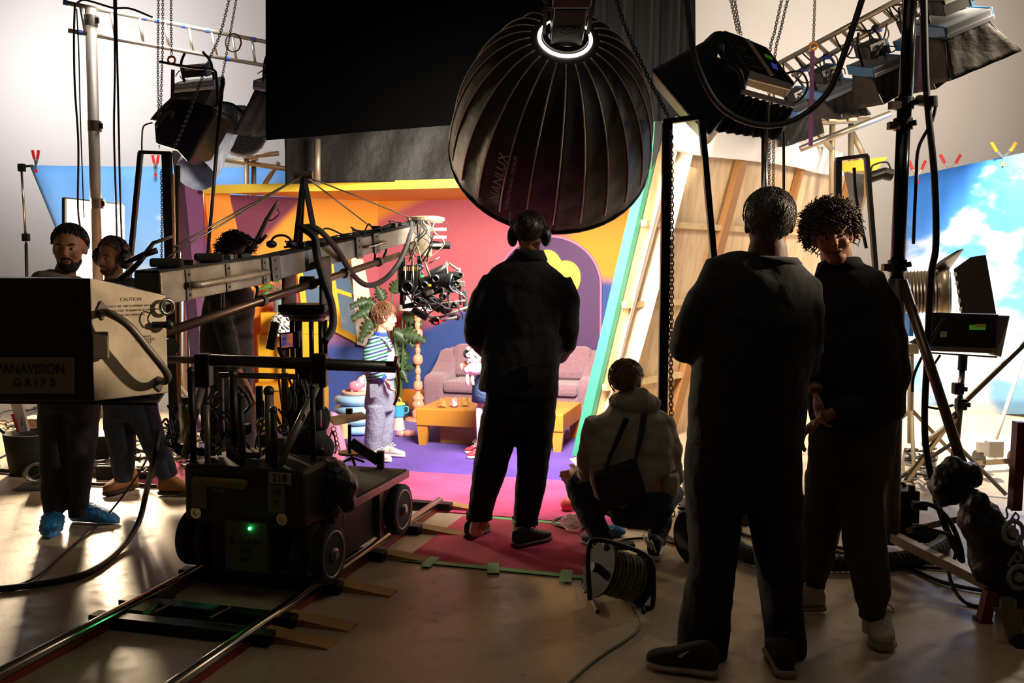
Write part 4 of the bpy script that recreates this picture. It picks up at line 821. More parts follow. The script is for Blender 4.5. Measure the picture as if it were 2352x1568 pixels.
# bead floor lamp
lp = mat('salmon_gloss', 'eaa07e', .2, var=.0); lc = G(961, 966); lt_ = thing('bead_floor_lamp', 'salmon pink turned-bead floor lamp standing left of the sofa', 'lamp', lc)
MB().lathe(lc, [(.0, 0), (.132, 0), (.136, .012), (.13, .03), (.06, .036), (0, .036)], 32).build('base', lp, lt_, smooth=False, bevel=.003)
pr = [(.055, .036), (.062, .05), (.062, .10), (.045, .115), (.045, .13), (.064, .15), (.064, .175), (.05, .19), (.05, .205), (.066, .225), (.05, .245), (.024, .27), (.02, .30)]
def bead(z, r): return [(.02, z - r)] + [(.02 + (r * 1.0 - .02) * math.sin(t), z - r * math.cos(t)) for t in (PI * k / 10 for k in range(1, 10))] + [(.02, z + r)]
pr += bead(.345, .048) + bead(.42, .024) + [(.02, .455)] + bead(.485, .028) + [(.02, .53)] + bead(.60, .05) + bead(.69, .026) + bead(.75, .026) + [(.02, .80)] + bead(.85, .05) + bead(.93, .028)
pr += [(.02, .97), (.04, .985), (.03, 1.0), (.038, 1.02), (.02, 1.04)]
MB().lathe(lc, pr, 28).build('turned_stem', lp, lt_, smooth=True)
MB().lathe(lc, [(.20, 1.08), (.15, 1.24)], 32, cap=False).build('lamp_shade', mat('cream_shade', 'f4ead8', .8), lt_, smooth=True, solid=.004)
# monstera
def leaf(mb, base, tip, w_, rnd, split=True, nrm=V((0, -1, .3))):
    base = V(base); tip = V(tip); d = tip - base; L = d.length; d.normalize(); s = d.cross(nrm.normalized()).normalized(); nn = s.cross(d); N = 20
    vs = []; fs = []
    for i in range(N + 1):
        t = i / N; ww = w_ * math.sin(min(1, t * 1.25 + .12) * PI * .86) ** .8 * (1 - .15 * t)
        if split and 3 < i < N - 1 and i % 4 == 0: ww *= .5
        drop = -.18 * L * t * t; c = base + d * (L * t) + V((0, 0, drop))
        vs += [c - s * ww - nn * ww * .25, c, c + s * ww - nn * ww * .25]
    for i in range(N): a = i * 3; fs += [(a, a + 1, a + 4, a + 3), (a + 1, a + 2, a + 5, a + 4)]
    mb.add(vs, fs)
def plant(name, label, base, zpot, leaves, mleaf, mstem, seed, potf, w0=.09, pyY=None):
    t = thing(name, label, 'plant', base); rnd = random.Random(seed); potf(t)
    for (x, y, dY, L, ang) in leaves:
        L *= .85
        p0 = base + V((0, 0, zpot)); p1 = A(x, y, base.y + dY); m = MB()
        MB().tube(spline([p0, p0.lerp(p1, .45) + V((0, 0, .05)), p1], 5), .006, 6).build('stem', mstem, t, smooth=True)
        d = V((math.cos(R(ang)), rnd.uniform(-.3, .1), math.sin(R(ang)))) * L; leaf(m, p1, p1 + d, w0 * L / .2, rnd); m.build('leaf', mleaf, t, smooth=True, solid=.002)
    return t
lfm = mat('monstera_leaf', '3c5230', .45, var=.4, vscale=14); stm = mat('green_stem', '4f6a34', .5)
mp_ = A(918, 925, 9.3); mp_.z = 0
def pot1(t): MB().lathe(mp_, [(.0, .0), (.075, .0), (.085, .17), (.08, .17), (.0, .15)], 24).build('pot', mat('slate_pot', '2f3a3c', .5), t, smooth=True)
plant('monstera_plant', 'tall monstera plant with split leaves behind the boy', mp_, .15, [(858, 705, 0, .26, 200), (880, 690, .05, .22, 110), (900, 672, -.05, .24, 60), (850, 735, -.05, .24, 240), (862, 700, .1, .2, 150), (925, 720, 0, .24, -20), (938, 735, .05, .22, -60), (905, 760, -.1, .26, -30), (928, 765, -.1, .25, -10), (900, 790, -.05, .24, -70), (922, 800, 0, .24, -80), (915, 770, .05, .26, 10), (880, 740, .1, .2, 180), (922, 850, -.05, .14, -60), (912, 835, 0, .18, -110), (845, 690, 0, .2, 190), (935, 700, 0, .2, 20), (895, 700, 0, .2, 200), (930, 845, 0, .16, 20)], lfm, stm, 3, pot1, .075)
# pale blue bubble side table with tray, piggy bank and clock
pc = G(822, 996, 0); pb = mat('powder_blue_gloss', '9fc6e4', .22)
pr = [(.0, .0)]; 
for k in range(4):
    z0 = .01 + k * .088; pr += [(.15, z0), (.19, z0 + .012), (.21, z0 + .04), (.19, z0 + .07), (.15, z0 + .084)]
one(MB().lathe(pc, pr + [(.0, .362)], 36), 'bubble_side_table', pb, 'powder blue stacked-ring side table beside the boy', 'table', smooth=True)
tz = .362; tw = thing('round_tray', 'round pink-beige tray on the powder blue side table', 'tray', pc + V((-.0, 0, tz)))
MB().lathe(pc + V((-.01, -.02, tz)), [(0, 0), (.12, 0), (.13, .02), (.12, .035), (.11, .02), (0, .015)], 30).build('dish', mat('blush_ceramic', 'd8a890', .4), tw, smooth=True)
pg = thing('piggy_bank', 'shiny pink piggy bank on the round tray', 'piggy bank', pc + V((-.01, -.02, tz + .02))); pk = mat('pink_gloss', 'e58aa0', .2)
c = pc + V((-.01, -.03, tz + .075)); m = MB(); m.ball(c, (.062, .05, .048), 18); m.ball(c + V((.055, -.01, .004)), (.022, .022, .02), 12)
for k in (-1, 1): m.loft([c + V((.03, .02 * k, .035)), c + V((.035, .022 * k, .062))], [.012, .003], 8)
for a in (-.03, .03):
    for b in (-.02, .02): m.cyl(c + V((a, b, -.02)), c + V((a, b, -.054)), .011, 10)
m.build('body', pk, pg, remesh=.004)
MB().cyl(c + V((.074, -.012, .004)), c + V((.082, -.013, .004)), .013, 14).build('snout', mat('pink_dark', 'c8607c', .3), pg)
ck = thing('twin_bell_clock', 'small pink alarm clock behind the piggy bank', 'clock', pc + V((.02, .08, tz))); c = pc + V((.06, .08, tz + .085))
MB().cyl(c + V((0, -.015, 0)), c + V((0, .02, 0)), .078, 32).build('case', mat('clock_pink', 'e0a098', .4), ck, bevel=.003)
MB().cyl(c + V((0, -.018, 0)), c + V((0, -.0155, 0)), .064, 32).build('dial', mat('dial_white', 'f2efe8', .5), ck)
for a, L in ((90, .05), (0, .035)): MB().bar(c + V((0, -.02, 0)), c + V((L * math.cos(R(a)), -.02, L * math.sin(R(a)))), .004, .002, V((0, 1, 0))).build('hand', mat('ink', '1a1a1a', .5), ck)
for k in range(12): a = 2 * PI * k / 12; MB().bar(c + V((.052 * math.cos(a), -.019, .052 * math.sin(a))), c + V((.060 * math.cos(a), -.019, .060 * math.sin(a))), .003, .002, V((0, 1, 0))).build('hour_mark', MC['ink'], ck)
for k in (-.04, .04): MB().cyl(c + V((k, 0, -.05)), c + V((k * 1.3, 0, -.085)), .006).build('foot', MC['clock_pink'], ck)
# small things on the carpet
c = G(916, 988); one(MB().lathe(c, [(.0, 0), (.058, 0), (.04, .13), (0, .13)], 24), 'pink_cone_stool', mat('pale_pink', 'eec0b4', .4), 'pale pink tapered block standing under the blue watering cup', 'block', smooth=False)
cup = thing('blue_cup', 'sky blue cup with yellow lid on the pale pink block', 'cup', c + V((0, 0, .13)))
MB().lathe(c + V((0, 0, .13)), [(0, 0), (.052, 0), (.055, .105), (.0, .105)], 28).build('body', mat('cup_blue', '3fa0d0', .3), cup, smooth=False, bevel=.003)
MB().lathe(c + V((0, 0, .235)), [(.06, 0), (.062, .012), (.045, .024), (0, .028)], 28).build('lid', mat('lid_yellow', 'f0d860', .4), cup, smooth=True)
MB().tube(spline([c + V((.05, 0, .22)), c + V((.085, 0, .215)), c + V((.085, 0, .17)), c + V((.052, 0, .155))]), .007, 8).build('handle', MC['cup_blue'], cup, smooth=True)
MB().torus(c + V((0, 0, .275)), .025, .005, V((0, 1, 0)), 16, 6).build('lid_loop', MC['lid_yellow'], cup, smooth=True)
c = G(932, 1004); ty = thing('toy_binoculars', 'peach toy made of rounded barrels lying on the purple carpet', 'toy', c); pe = mat('peach_plastic', 'eea088', .35)
m = MB(); m.ball(c + V((-.04, 0, .032)), (.036, .032, .032), 16); m.ball(c + V((.02, -.01, .034)), (.045, .035, .034), 16); m.build('barrels', pe, ty, remesh=.004)
MB().cyl(c + V((.05, -.01, .034)), c + V((.085, -.015, .034)), .026, 20, .03).build('eyepiece', pe, ty, smooth=False, bevel=.003); MB().cyl(c + V((-.078, .0, .034)), c + V((-.06, 0, .034)), .022, 18).build('lens_ring', mat('rose_ring', 'd87a78', .3), ty, bevel=.002)
c = G(788, 1008); one(MB().lathe(c, [(0, 0), (.045, 0), (.045, .15), (0, .15)], 24), 'cream_cylinder', mat('cream_yellow', 'f0dca0', .4), 'cream yellow cylinder on the carpet left of the powder blue table', 'block', bevel=.004)
c = G(764, 1072); one(MB().lathe(c, [(0, 0), (.06, .005), (.10, .06), (.105, .14), (.08, .24), (.055, .32), (.045, .40), (0, .42)], 28), 'pink_bottle_shape', mat('pink_satin', 'e8a0c0', .3), 'rounded pink vase standing behind the camera dolly deck', 'vase', smooth=True)
# yellow cabinet, plant and houndstooth lamp by the left wall
yc = mat('cabinet_yellow', 'f0b52a', .5); yo = A(640, 990, 9.05); yo.z = 0; cb = thing('yellow_cabinet', 'stepped yellow cabinet against the left wall of the set', 'cabinet', yo)
x0 = A(590, 800, 9.0).x; xw = 150 * mpx(9)
zt = A(600, 718, 9.0).z; zm = A(600, 768, 9.0).z
MB().box((x0 + xw / 2, 9.15, zm / 2), (xw, .3, zm), 0).build('carcass', yc, cb, bevel=.006)
MB().box((x0 + xw / 2 + .015, 9.16, (zt + zm) / 2), (xw - .03, .26, zt - zm), 0).build('upper_box', yc, cb, bevel=.01)
for k in range(3):
    dz = zm * (k + .5) / 3; f = MB().box((x0 + xw / 2, 8.99, dz), (xw - .03, .02, zm / 3 - .02), 0).build('drawer', yc, cb, bevel=.004); MB().ball((x0 + xw / 2, 8.97, dz), .016, 12).build('knob', mat('knob_orange', 'd9781c', .4), f, smooth=True)
pp_ = V((A(645, 700, 9.1).x, 9.12, zt))
def pot2(t): MB().lathe(pp_, [(0, 0), (.065, 0), (.08, .12), (.072, .12), (0, .10)], 24).build('pot', mat('grey_blue_pot', '8ea4a8', .5), t, smooth=False)
plant('potted_plant', 'leafy plant in a grey-blue pot on the yellow cabinet', pp_, .1, [(628, 640, 0, .16, 150), (640, 648, 0, .15, 100), (622, 655, -.03, .14, 190), (618, 668, 0, .13, 210), (655, 650, 0, .15, 60), (630, 660, .04, .14, 170), (668, 660, 0, .15, 20)], mat('bright_leaf', '5f8a38', .45, var=.3, vscale=14), stm, 6, pot2, .05)
hl = thing('houndstooth_lamp', 'table lamp with black and white houndstooth dome shade', 'lamp', V((A(655, 760, 8.9).x, 8.9, 0)))
hm = mat('houndstooth', 'f2efe6', .8); q = Nd(hm); p = q.xyz(); ck_ = q.n('ShaderNodeTexChecker'); ck_.inputs['Scale'].default_value = 26; q.nt.links.new(q.vec, ck_.inputs[0])
wv = q.step(q.m_('FRACT', q.m_('MULTIPLY', q.m_('ADD', p[0], p[2]), 26)), .5, .05); q.col(q.mix(q.m_('MULTIPLY', ck_.outputs[1], q.m_('ADD', .45, q.m_('MULTIPLY', wv, .55))), lin('f2efe6'), lin('0c0c0c')))
hc_ = V((A(650, 760, 8.86).x, 8.86, 0)); z1 = A(650, 770, 8.86).z; z2 = A(650, 716, 8.86).z
MB().lathe(hc_, [(.125, z1), (.128, z1 + .06), (.115, z1 + .13), (.09, z1 + .18), (.05, z2 + .0), (0, z2 + .004)], 36, cap=False).build('shade', hm, hl, smooth=True)
MB().lathe(hc_, [(0, 0), (.12, 0), (.10, .02), (.02, .04), (.02, z1 + .05), (0, z1 + .05)], 20).build('stand', mat('lamp_black', '16161a', .4), hl, smooth=True)
bs = thing('desk_block', 'orange low desk block at the left of the set behind the dolly', 'desk', V((A(620, 900, 8.8).x, 8.75, 0)))
MB().box((A(640, 900, 8.7).x, 8.75, .22), (.42, .16, .44), 0).build('body', mat('desk_orange', 'e08a20', .5), bs, bevel=.01)
MB().box((A(640, 900, 8.7).x, 8.66, .40), (.40, .02, .05), 0).build('front_lip', mat('lip_yellow', 'f0b030', .5), bs, bevel=.004)

# ================================================================ camera crane, dolly and track
alu = mat('brushed_aluminium', '958a7a', .42, .4, bump=.15, bscale=70, var=.35, vscale=9); alud = mat('grey_aluminium', '6a6258', .45, .5, var=.3, vscale=12)
bm = mat('black_metal', '15140f', .45, .6); bp_ = mat('black_plastic', '101010', .5); rub = mat('rubber', '0d0d0d', .75); cabm = mat('cable_black', '0c0b0b', .55); chrome = mat('chrome', 'b8b4ac', .2, 1.)
def cable(name, pts, r, label, m=None, cat='cable', group=None, sm=7): return one(MB().tube(spline(pts, sm), r, 7), name, m or cabm, label, cat, group, smooth=True)
def Y2(x): return None
# track ---------------------------------------------------------
rzt = .05; ra, rb = G(408, 1565, rzt), G(1010, 1150, rzt); RDIR = (rb - ra).normalized(); RPERP = V((RDIR.y, -RDIR.x, 0))
la = G(0, 1546, rzt); gauge = abs((la - ra).dot(RPERP))
tk = thing('dolly_track', 'straight steel dolly track with red undersides under the camera dolly', 'track', V((ra.x, ra.y, 0)))
redp = mat('red_enamel', '8e1e14', .4, .3); steel = mat('polished_steel', 'a89c8e', .22, 1.)
a0 = ra - RDIR * 2.2; L0 = (rb - a0).length
Wr = lambda s, side, z=0.: V((a0.x, a0.y, 0)) + V((RDIR.x, RDIR.y, 0)).normalized() * s - V((RPERP.x, RPERP.y, 0)) * (gauge * side) + V((0, 0, z))
for side, L in ((0, L0), (1, L0 - .15)):
    rl = MB().cyl(Wr(0, side, rzt), Wr(L, side, rzt), .024, 20).build('rail', steel, tk, smooth=True)
    MB().bar(Wr(0, side, rzt - .035), Wr(L, side, rzt - .035), .03, .03).build('rail_web', redp, rl)
ties = [1.15, 2.0, 2.62, 2.93, 3.75, 4.55, 5.35, 5.75]
sl = [(G(100, 1535, .03), 1)]
def s_of(p): return (V((p.x, p.y, 0)) - Wr(0, 0)).dot(V((RDIR.x, RDIR.y, 0)).normalized())
ts = [s_of(G(*p, .03)) for p in ((250, 1568), (570, 1325), (665, 1245), (790, 1170 + 175), (880, 1275), (965, 1215), (1025, 1165))]
ts = [s_of(G(270, 1560, .03)) - .9] + [s_of(G(x, y, .03)) for x, y in ((600, 1462), (668, 1425), (795, 1350), (885, 1275), (968, 1215), (1030, 1163))]
for s_ in ts:
    tie = MB().bar(Wr(s_, -.14, .03), Wr(s_, 1.14, .03), .07, .045).build('cross_tie', bm, tk, bevel=.004)
MB().tube([Wr(ts[1] + .06, .35, .06), Wr(ts[2] - .03, .30, .07)], .006).build('link_rod', chrome, tk); MB().tube([Wr(ts[1] + .06, .75, .06), Wr(ts[2] - .03, .70, .07)], .006).build('link_rod', chrome, tk)
wd = mat('wedge_wood', 'a87c46', .75, var=.2, vscale=10)
wl = ['wooden wedge nearest the camera under the right rail', 'wooden wedge second from the camera under the right rail', 'wooden wedge just ahead of the dolly front wheel', 'wooden wedge beside the middle of the dolly', 'wooden wedge beside the rear wheel of the dolly', 'wooden wedge at the far end of the right rail']
for i, s_ in enumerate(ts[1:]):
    w0 = Wr(s_ + .06, -.04, 0); e = -V((RPERP.x, RPERP.y, 0)) * -1
    m = MB(); a, b = w0 - V((RDIR.x, RDIR.y, 0)) * .045, w0 + V((RDIR.x, RDIR.y, 0)) * .045; tip = RPERP * .30
    m.add([a, b, a + V((0, 0, .04)), b + V((0, 0, .04)), a + tip, b + tip, a + tip + V((0, 0, .006)), b + tip + V((0, 0, .006))], [(0, 1, 5, 4), (2, 6, 7, 3), (0, 2, 3, 1), (4, 5, 7, 6), (0, 4, 6, 2), (1, 3, 7, 5)])
    one(m, 'wood_wedge', wd, wl[i], 'wedge', 'wooden wedges levelling the track', smooth=False)
for i, s_ in enumerate(ts[1:4]):
    c = Wr(s_ + .12, 1.0 if i else .9, .03); one(MB().box(c, (.13, .09, .055), math.atan2(RDIR.y, RDIR.x)), 'wood_block', mat('block_wood', '5a4630', .8), ['small wooden block by the left rail near the camera', 'small wooden block by the left rail at the middle tie', 'small wooden block by the left rail before the dolly'][i], 'block', 'wooden blocks inside the track')
# dolly ------------------------------------------------------------
fw = Wr(0, 0) * 0
D3 = V((RDIR.x, RDIR.y, 0)).normalized(); PR = V((RPERP.x, RPERP.y, 0))
def s_at(px, off, z):          # place along the track where a wheel centre falls on an image column
    lo, hi = 0., L0 + 2
    for _ in range(40):
        mid = (lo + hi) / 2
        if proj(Wr(mid, 0, z) + PR * off)[0] < px: lo = mid
        else: hi = mid
    return lo
fs_ = s_at(754, .05, .195); rs_ = s_at(916, .05, .195); HF = fs_ - .13
DL = lambda s, side, z: Wr(s, side, z)       # side 0 = right rail, 1 = left rail
dl = thing('camera_dolly', 'black and grey camera dolly with rubber wheels standing on the track', 'dolly', DL((fs_ + rs_) / 2, .5, 0)); zr = math.atan2(D3.y, D3.x) - PI / 2
def wheel(s, side, off, r=.137, w_=.055, rim=True):
    c = DL(s, side, .195) + PR * off; tyre = MB().lathe(c - PR * (w_ / 2), [(r * .78, 0), (r * .97, 0), (r, .008), (r, w_ - .008), (r * .97, w_), (r * .78, w_)], 40, PR).build('wheel', rub, dl, smooth=True)
    MB().lathe(c - PR * (w_ / 2 - .004), [(r * .8, 0), (r * .80, w_ * .98), (r * .72, w_ * .98), (r * .66, w_ * .6), (r * .3, w_ * .5), (.03, w_ * .55), (.03, w_ * 1.15), (0, w_ * 1.15)], 40, PR).build('rim', mat('rim_alu', '7d7468', .4, .8) if rim else bm, tyre, smooth=True)
    MB().cyl(c + PR * (w_ * .5), c + PR * (w_ * .5 + .018), .016, 8).build('hub_nut', chrome, tyre)
    if rim:
        for k in range(5):
            a = 2 * PI * k / 5; x, y = D3, V((0, 0, 1)); MB().ball(c + PR * (w_ * .35) + (x * math.cos(a) + y * math.sin(a)) * r * .45, .008, 8).build('rim_bolt', chrome, tyre)
for s in (fs_, rs_):
    wheel(s, 0, .05); wheel(s, 0, -.05, rim=False); wheel(s + .10, 1, .05, rim=False); wheel(s + .10, 1, -.05, rim=False)
fB = mat('dolly_olive', '26221b', .6, .3, var=.2, vscale=6); fP = mat('dolly_plate', '4c463c', .55, .3)
MBx = lambda s0, s1, a0_, a1_, z0, z1: MB().box((DL((s0 + s1) / 2, (a0_ + a1_) / 2, (z0 + z1) / 2)), (abs(a1_ - a0_) * gauge, abs(s1 - s0), z1 - z0), zr)
LEN = rs_ - fs_
MBx(HF, HF + .36, .0, .93, .33, .60).build('front_housing', fB, dl, bevel=.02)
MBx(HF - .012, HF + .04, .27, .60, .13, .36).build('front_plate', fP, dl, bevel=.004)
MBx(HF + .04, HF + .4, .25, .75, .10, .33).build('axle_housing', bm, dl, bevel=.01)
MBx(fs_ + .16, rs_ - .16, .0, 1.0, .09, .33).build('chassis', bm, dl, bevel=.015)
MBx(fs_ + .08, rs_ + .12, -.10, 1.08, .345, .385).build('deck_frame', mat('deck_edge', '8a6858', .45, .6), dl, bevel=.004)
MBx(fs_ + .08, rs_ + .11, -.08, 1.06, .386, .392).build('deck_grip', mat('grip_tape', '4c453a', .95, bump=.6, bscale=200), dl)
MBx(rs_ - .2, rs_ - .15, -.04, .0, .09, .325).build('side_post', mat('post_pinkish', '7a5c50', .45, .6), dl)
MBx(rs_ - .12, rs_ + .08, .15, .85, .10, .32).build('rear_housing', bm, dl, bevel=.01)
ff = DL(fs_ - .302, .5, .5)
def fpt(a, z, off=.004): return DL(HF - off, a, z)
XR = PR; ZU = V((0, 0, 1)); paper = mat('dull_white_sticker', '8c887c', .7); inkd = mat('ink_dark', '17150f', .7)
for a, z, w_, h_, s in ((.17, .565, .11, .05, '218'), (.20, .47, .085, .13, None), (.80, .47, .08, .14, None)):
    pl = MB().box(fpt(a, z, .006), (w_, .006, h_), zr).build('sticker' if s else 'side_panel', paper if s else mat('panel_grey', '57534a', .6), dl)
    if s: text(s, .05, fpt(a, z, .011), XR, ZU, inkd, pl)
text('10', .045, fpt(.20, .50, .011), XR, ZU, inkd, dl); text('27', .03, fpt(.20, .455, .011), XR, ZU, inkd, dl); text('IN NEED', .018, fpt(.64, .49, .006), XR, ZU, paper, dl)
text('JL Fisher', .044, DL(HF - .016, .44, .27), XR, ZU, inkd, dl); text('TEN', .034, DL(HF - .016, .44, .225), XR, ZU, inkd, dl); text('218', .034, DL(HF - .016, .45, .185), XR, ZU, inkd, dl)
MB().cyl(DL(HF - .02, .42, .53), DL(HF - .02, .82, .53), .022, 14).build('tape_roll_bar', mat('dull_yellow', '6e5a1c', .6), dl)
for a in (-.0, 1.08):
    for z in (.40,): MB().lathe(fpt(a * .62 + .16, z - .02, .0), [(.028, 0), (.028, .008), (.014, .008), (.012, .003), (0, .003)], 18, -D3).build('bolt_washer', chrome, dl)
led = MB().ball(DL(HF - .018, .40, .33), .007, 10).build('green_led', mat('led_green', '30ff70', .3, emit=30), dl, smooth=True)
sp_ = spot('dolly_led_beam', DL(HF - .05, .5, .13), DL(HF - .30, .62, 0), 3, 60, .9, (.1, 1, .35), .01); sp_.parent = None
# posts, levers and hydraulic column on the dolly front
def vpost(s, a, z0, z1, r, name='post', m=bm): return MB().cyl(DL(s, a, z0), DL(s, a, z1), r, 16).build(name, m, dl, smooth=True)
for (s, a, z1, r) in ((fs_ - .18, .98, 1.02, .016), (fs_ - .2, .84, .88, .014), (fs_ - .1, .72, 1.0, .018), (fs_ - .22, .55, .92, .014), (fs_ - .12, .42, .93, .022), (fs_ - .22, .30, .86, .016), (fs_ - .05, .14, .95, .013)):
    vpost(s + .13, a - .05, .58, z1, r, 'lever', alud if a in (.84, .42) else bm); MB().ball(DL(s + .13, a - .05, z1), r * 1.2, 12).build('lever_knob', bp_, dl, smooth=True)
MBx(fs_ + .2, fs_ + .5, .25, .75, .37, .56).build('column_base', bm, dl, bevel=.02)
lcx = A(709, 736, 5.08); MB().cyl(V((lcx.x, lcx.y, .37)), V((lcx.x, lcx.y, 1.0)), .075, 24).build('lift_column', bm, dl, smooth=True); MB().lathe(V((lcx.x, lcx.y, .98)), [(0, 0), (.12, 0), (.12, .03), (0, .03)], 28).build('lift_flange', bm, dl)
# steering and push bars
YB = 4.55
for x0, y0, x1, y1, r, nm, m_ in ((378, 825, 480, 828, .017, 'push_bar', alud), (470, 826, 910, 843, .028, 'push_bar', mat('bar_grey', '2c2a26', .4, .6)), (504, 861, 685, 865, .014, 'hand_bar', alud)):
    MB().cyl(A(x0, y0, YB), A(x1, y1, YB), r, 18).build(nm, m_, dl, smooth=True)
MB().cyl(A(905, 832, YB), A(913, 833, YB), .031, 18).build('red_bar_cap', mat('cap_red', '5c1416', .4), dl)
MB().tube(spline([A(912, 836, YB), A(916, 870, YB), A(914, 905, YB), A(905, 930, YB)]), .007, 8).build('red_safety_loop', mat('loop_red', '6e1418', .5), dl)
for x in (468, 735): MB().box(A(x, 850, YB), (.07, .08, .16)).build('bar_clamp', bm, dl, bevel=.008); vpost_ = MB().cyl(A(x, 870, YB), DL(fs_ - .1, .95 if x < 600 else .2, .62), .018).build('upright', alud, dl, smooth=True)
# wooden shelf, swivel seat and arm on the deck at right
MB().prism([A(765, 966, 5.1), A(842, 954, 5.35), A(842, 962, 5.35), A(768, 978, 5.1)], (-.05, .14, 0)).build('wooden_tray', mat('tray_wood', '8c6a3e', .6), dl)
MB().cyl(A(802, 950, 5.3), A(802, 938, 5.3), .02).build('clamp_knob', bp_, dl); MB().cyl(A(803, 975, 5.3), A(803, 1040, 5.3), .010).build('seat_post', bm, dl)
cS = A(808, 1042, 5.35); MB().lathe(cS, [(0, 0), (.075, 0), (.078, .012), (0, .016)], 28).build('seat_disc', mat('seat_brass', '8c7848', .5, .5), dl); 
for k in range(4): a = 2 * PI * k / 4 + .4; MB().bar(cS + V((0, 0, -.02)), V((cS.x + .07 * math.cos(a), cS.y + .07 * math.sin(a), .393)), .012, .012).build('seat_leg', bm, dl)
MB().bar(A(806, 1015, 5.2), A(870, 1058, 5.2), .02, .055).build('swing_arm', mat('arm_grey', '4a463c', .5, .5), dl); MB().cyl(A(874, 1085, 5.2), A(874, 1035, 5.2), .022).build('arm_peg', mat('peg_brown', '3a2c26', .4, .4), dl)
# items carried on the dolly
bt_ = thing('water_bottle', 'dark water bottle standing in a pouch on the dolly front', 'bottle', A(722, 1020, 4.6)); c = A(722, 1005, 4.6)
MB().lathe(c, [(0, 0), (.036, 0), (.038, .12), (.03, .17), (.016, .19), (.016, .22), (0, .22)], 20).build('flask', mat('flask_black', '17191c', .35), bt_, smooth=True); MB().lathe(c, [(.02, .22), (.02, .25), (0, .25)], 14).build('cap', bp_, bt_)
MB().lathe(c + V((0, 0, -.06)), [(.04, 0), (.055, .10)], 20, cap=False).build('pouch', mat('pouch_dark', '1c2420', .8), bt_, smooth=True, solid=.004)
cn = thing('spray_can', 'black spray can with a red cap on the dolly', 'can', A(533, 1050, 4.5)); c = A(533, 1052, 4.5)
MB().lathe(c, [(0, 0), (.027, 0), (.027, .125), (.02, .14), (0, .14)], 20).build('can', mat('can_black', '1a1a20', .35), cn); MB().lathe(c + V((0, 0, .14)), [(.016, 0), (.018, .03), (0, .032)], 16).build('cap', mat('cap_dark_red', '8a1c1c', .4), cn); MB().box(c + V((0, -.028, .07)), (.03, .003, .05)).build('label_patch', mat('label_yellow', '8f7a2c', .6), cn)
jr = thing('green_jar', 'tall yellow-green bottle clipped to the left of the dolly', 'bottle', A(432, 1010, 4.6)); c = A(433, 1010, 4.6); MB().lathe(c, [(0, 0), (.040, 0), (.043, .17), (.03, .19), (0, .2)], 20).build('bottle', mat('olive_glass', '5c6424', .15, trans=.5), jr, smooth=True); MB().cyl(c + V((0, 0, .18)), c + V((0, 0, .21)), .033).build('lid', bp_, jr)
# small monitor and battery on stalk
mo = thing('onboard_monitor', 'small monitor on the dolly showing a colourful picture', 'monitor', A(655, 800, 4.9)); MB().prism([A(641, 765, 4.9), A(686, 760, 4.9), A(687, 798, 4.9), A(642, 806, 4.9)], (0, .03, 0)).build('housing', bp_, mo, bevel=.003)
sm2 = mat('screen_picture', '283a70', .3, emit=.6); q = Nd(sm2); q.xyz(); c_ = q.mix(q.step(q.noise(14, 3), .5, .15), lin('28407a'), lin('c8683c')); q.col(c_); q.put(q.b.inputs['Emission Color'], c_)
MB().prism([A(645, 768, 4.89), A(672, 765, 4.89), A(673, 796, 4.89), A(646, 799, 4.89)], (0, .002, 0)).build('screen', sm2, mo); MB().prism([A(622, 738, 4.8), A(640, 742, 4.8), A(628, 805, 4.8), A(609, 800, 4.8)], (0, .03, 0)).build('sun_hood', bp_, mo, bevel=.004)
MB().cyl(A(660, 805, 4.9), A(660, 835, 4.75), .012).build('stalk', bm, mo)
MB().tube(spline([A(640, 800, 4.85), A(648, 818, 4.8), A(660, 822, 4.8)]), .01).build('joint_arm', bm, mo)
# crane --------------------------------------------------------------
cr = thing('camera_crane', 'aluminium camera crane with rear weight box and boom reaching over the set', 'crane', DL(fs_ + .15, .5, 1.0))
def beam(p0, p1, h0, h1, w_, name, m):
    p0 = V(p0); p1 = V(p1); d = (p1 - p0).normalized(); s = d.cross(ZU).normalized(); u = s.cross(d)
    vs = [p + s * (i * w_ / 2) + u * (j * hh / 2) for p, hh in ((p0, h0), (p1, h1)) for i, j in ((-1, -1), (1, -1), (1, 1), (-1, 1))]
    return MB().add(vs, [(0, 1, 2, 3), (7, 6, 5, 4), (0, 4, 5, 1), (1, 5, 6, 2), (2, 6, 7, 3), (3, 7, 4, 0)]).build(name, m, cr, bevel=.006)
B0 = A(340, 664, 3.62); B1 = A(595, 620, 4.62); B2 = A(955, 532, 6.45)
beam(B0, B1, .125, .125, .11, 'boom_section', alu); beam(B1, B2, .118, .095, .10, 'boom_section', alu)
def onb(a, b, t, up=0., side=0.): d = (b - a).normalized(); s = d.cross(ZU).normalized(); return a.lerp(b, t) + s * side + s.cross(d) * up
for a, b, ts_ in ((B0, B1, (.2, .55, .93)), (B1, B2, (.03, .5, .62, .97))):
    for t in ts_:
        jp = MB().bar(onb(a, b, t - .02, 0, .058), onb(a, b, t + .02, 0, .058), .006, .12).build('joint_plate', alud, cr)
        for k in (-.04, 0, .04): MB().ball(onb(a, b, t, k, .063), .006, 8).build('bolt', chrome, jp)
rubm = mat('black_top_mat', '12110f', .9)
for a, b, h_ in ((B0, B1, .066), (B1, B2, .056)): MB().bar(onb(a, b, 0, h_), onb(a, b, 1, h_), .10, .01).build('top_pad', rubm, cr)
MB().tube([onb(B0, B1, .18, -.0, .07), onb(B0, B1, .22, -.0, .105), onb(B0, B1, .86, .0, .105), onb(B0, B1, .9, -.0, .07)], .014, 12).build('grab_rail', alu, cr, smooth=True)
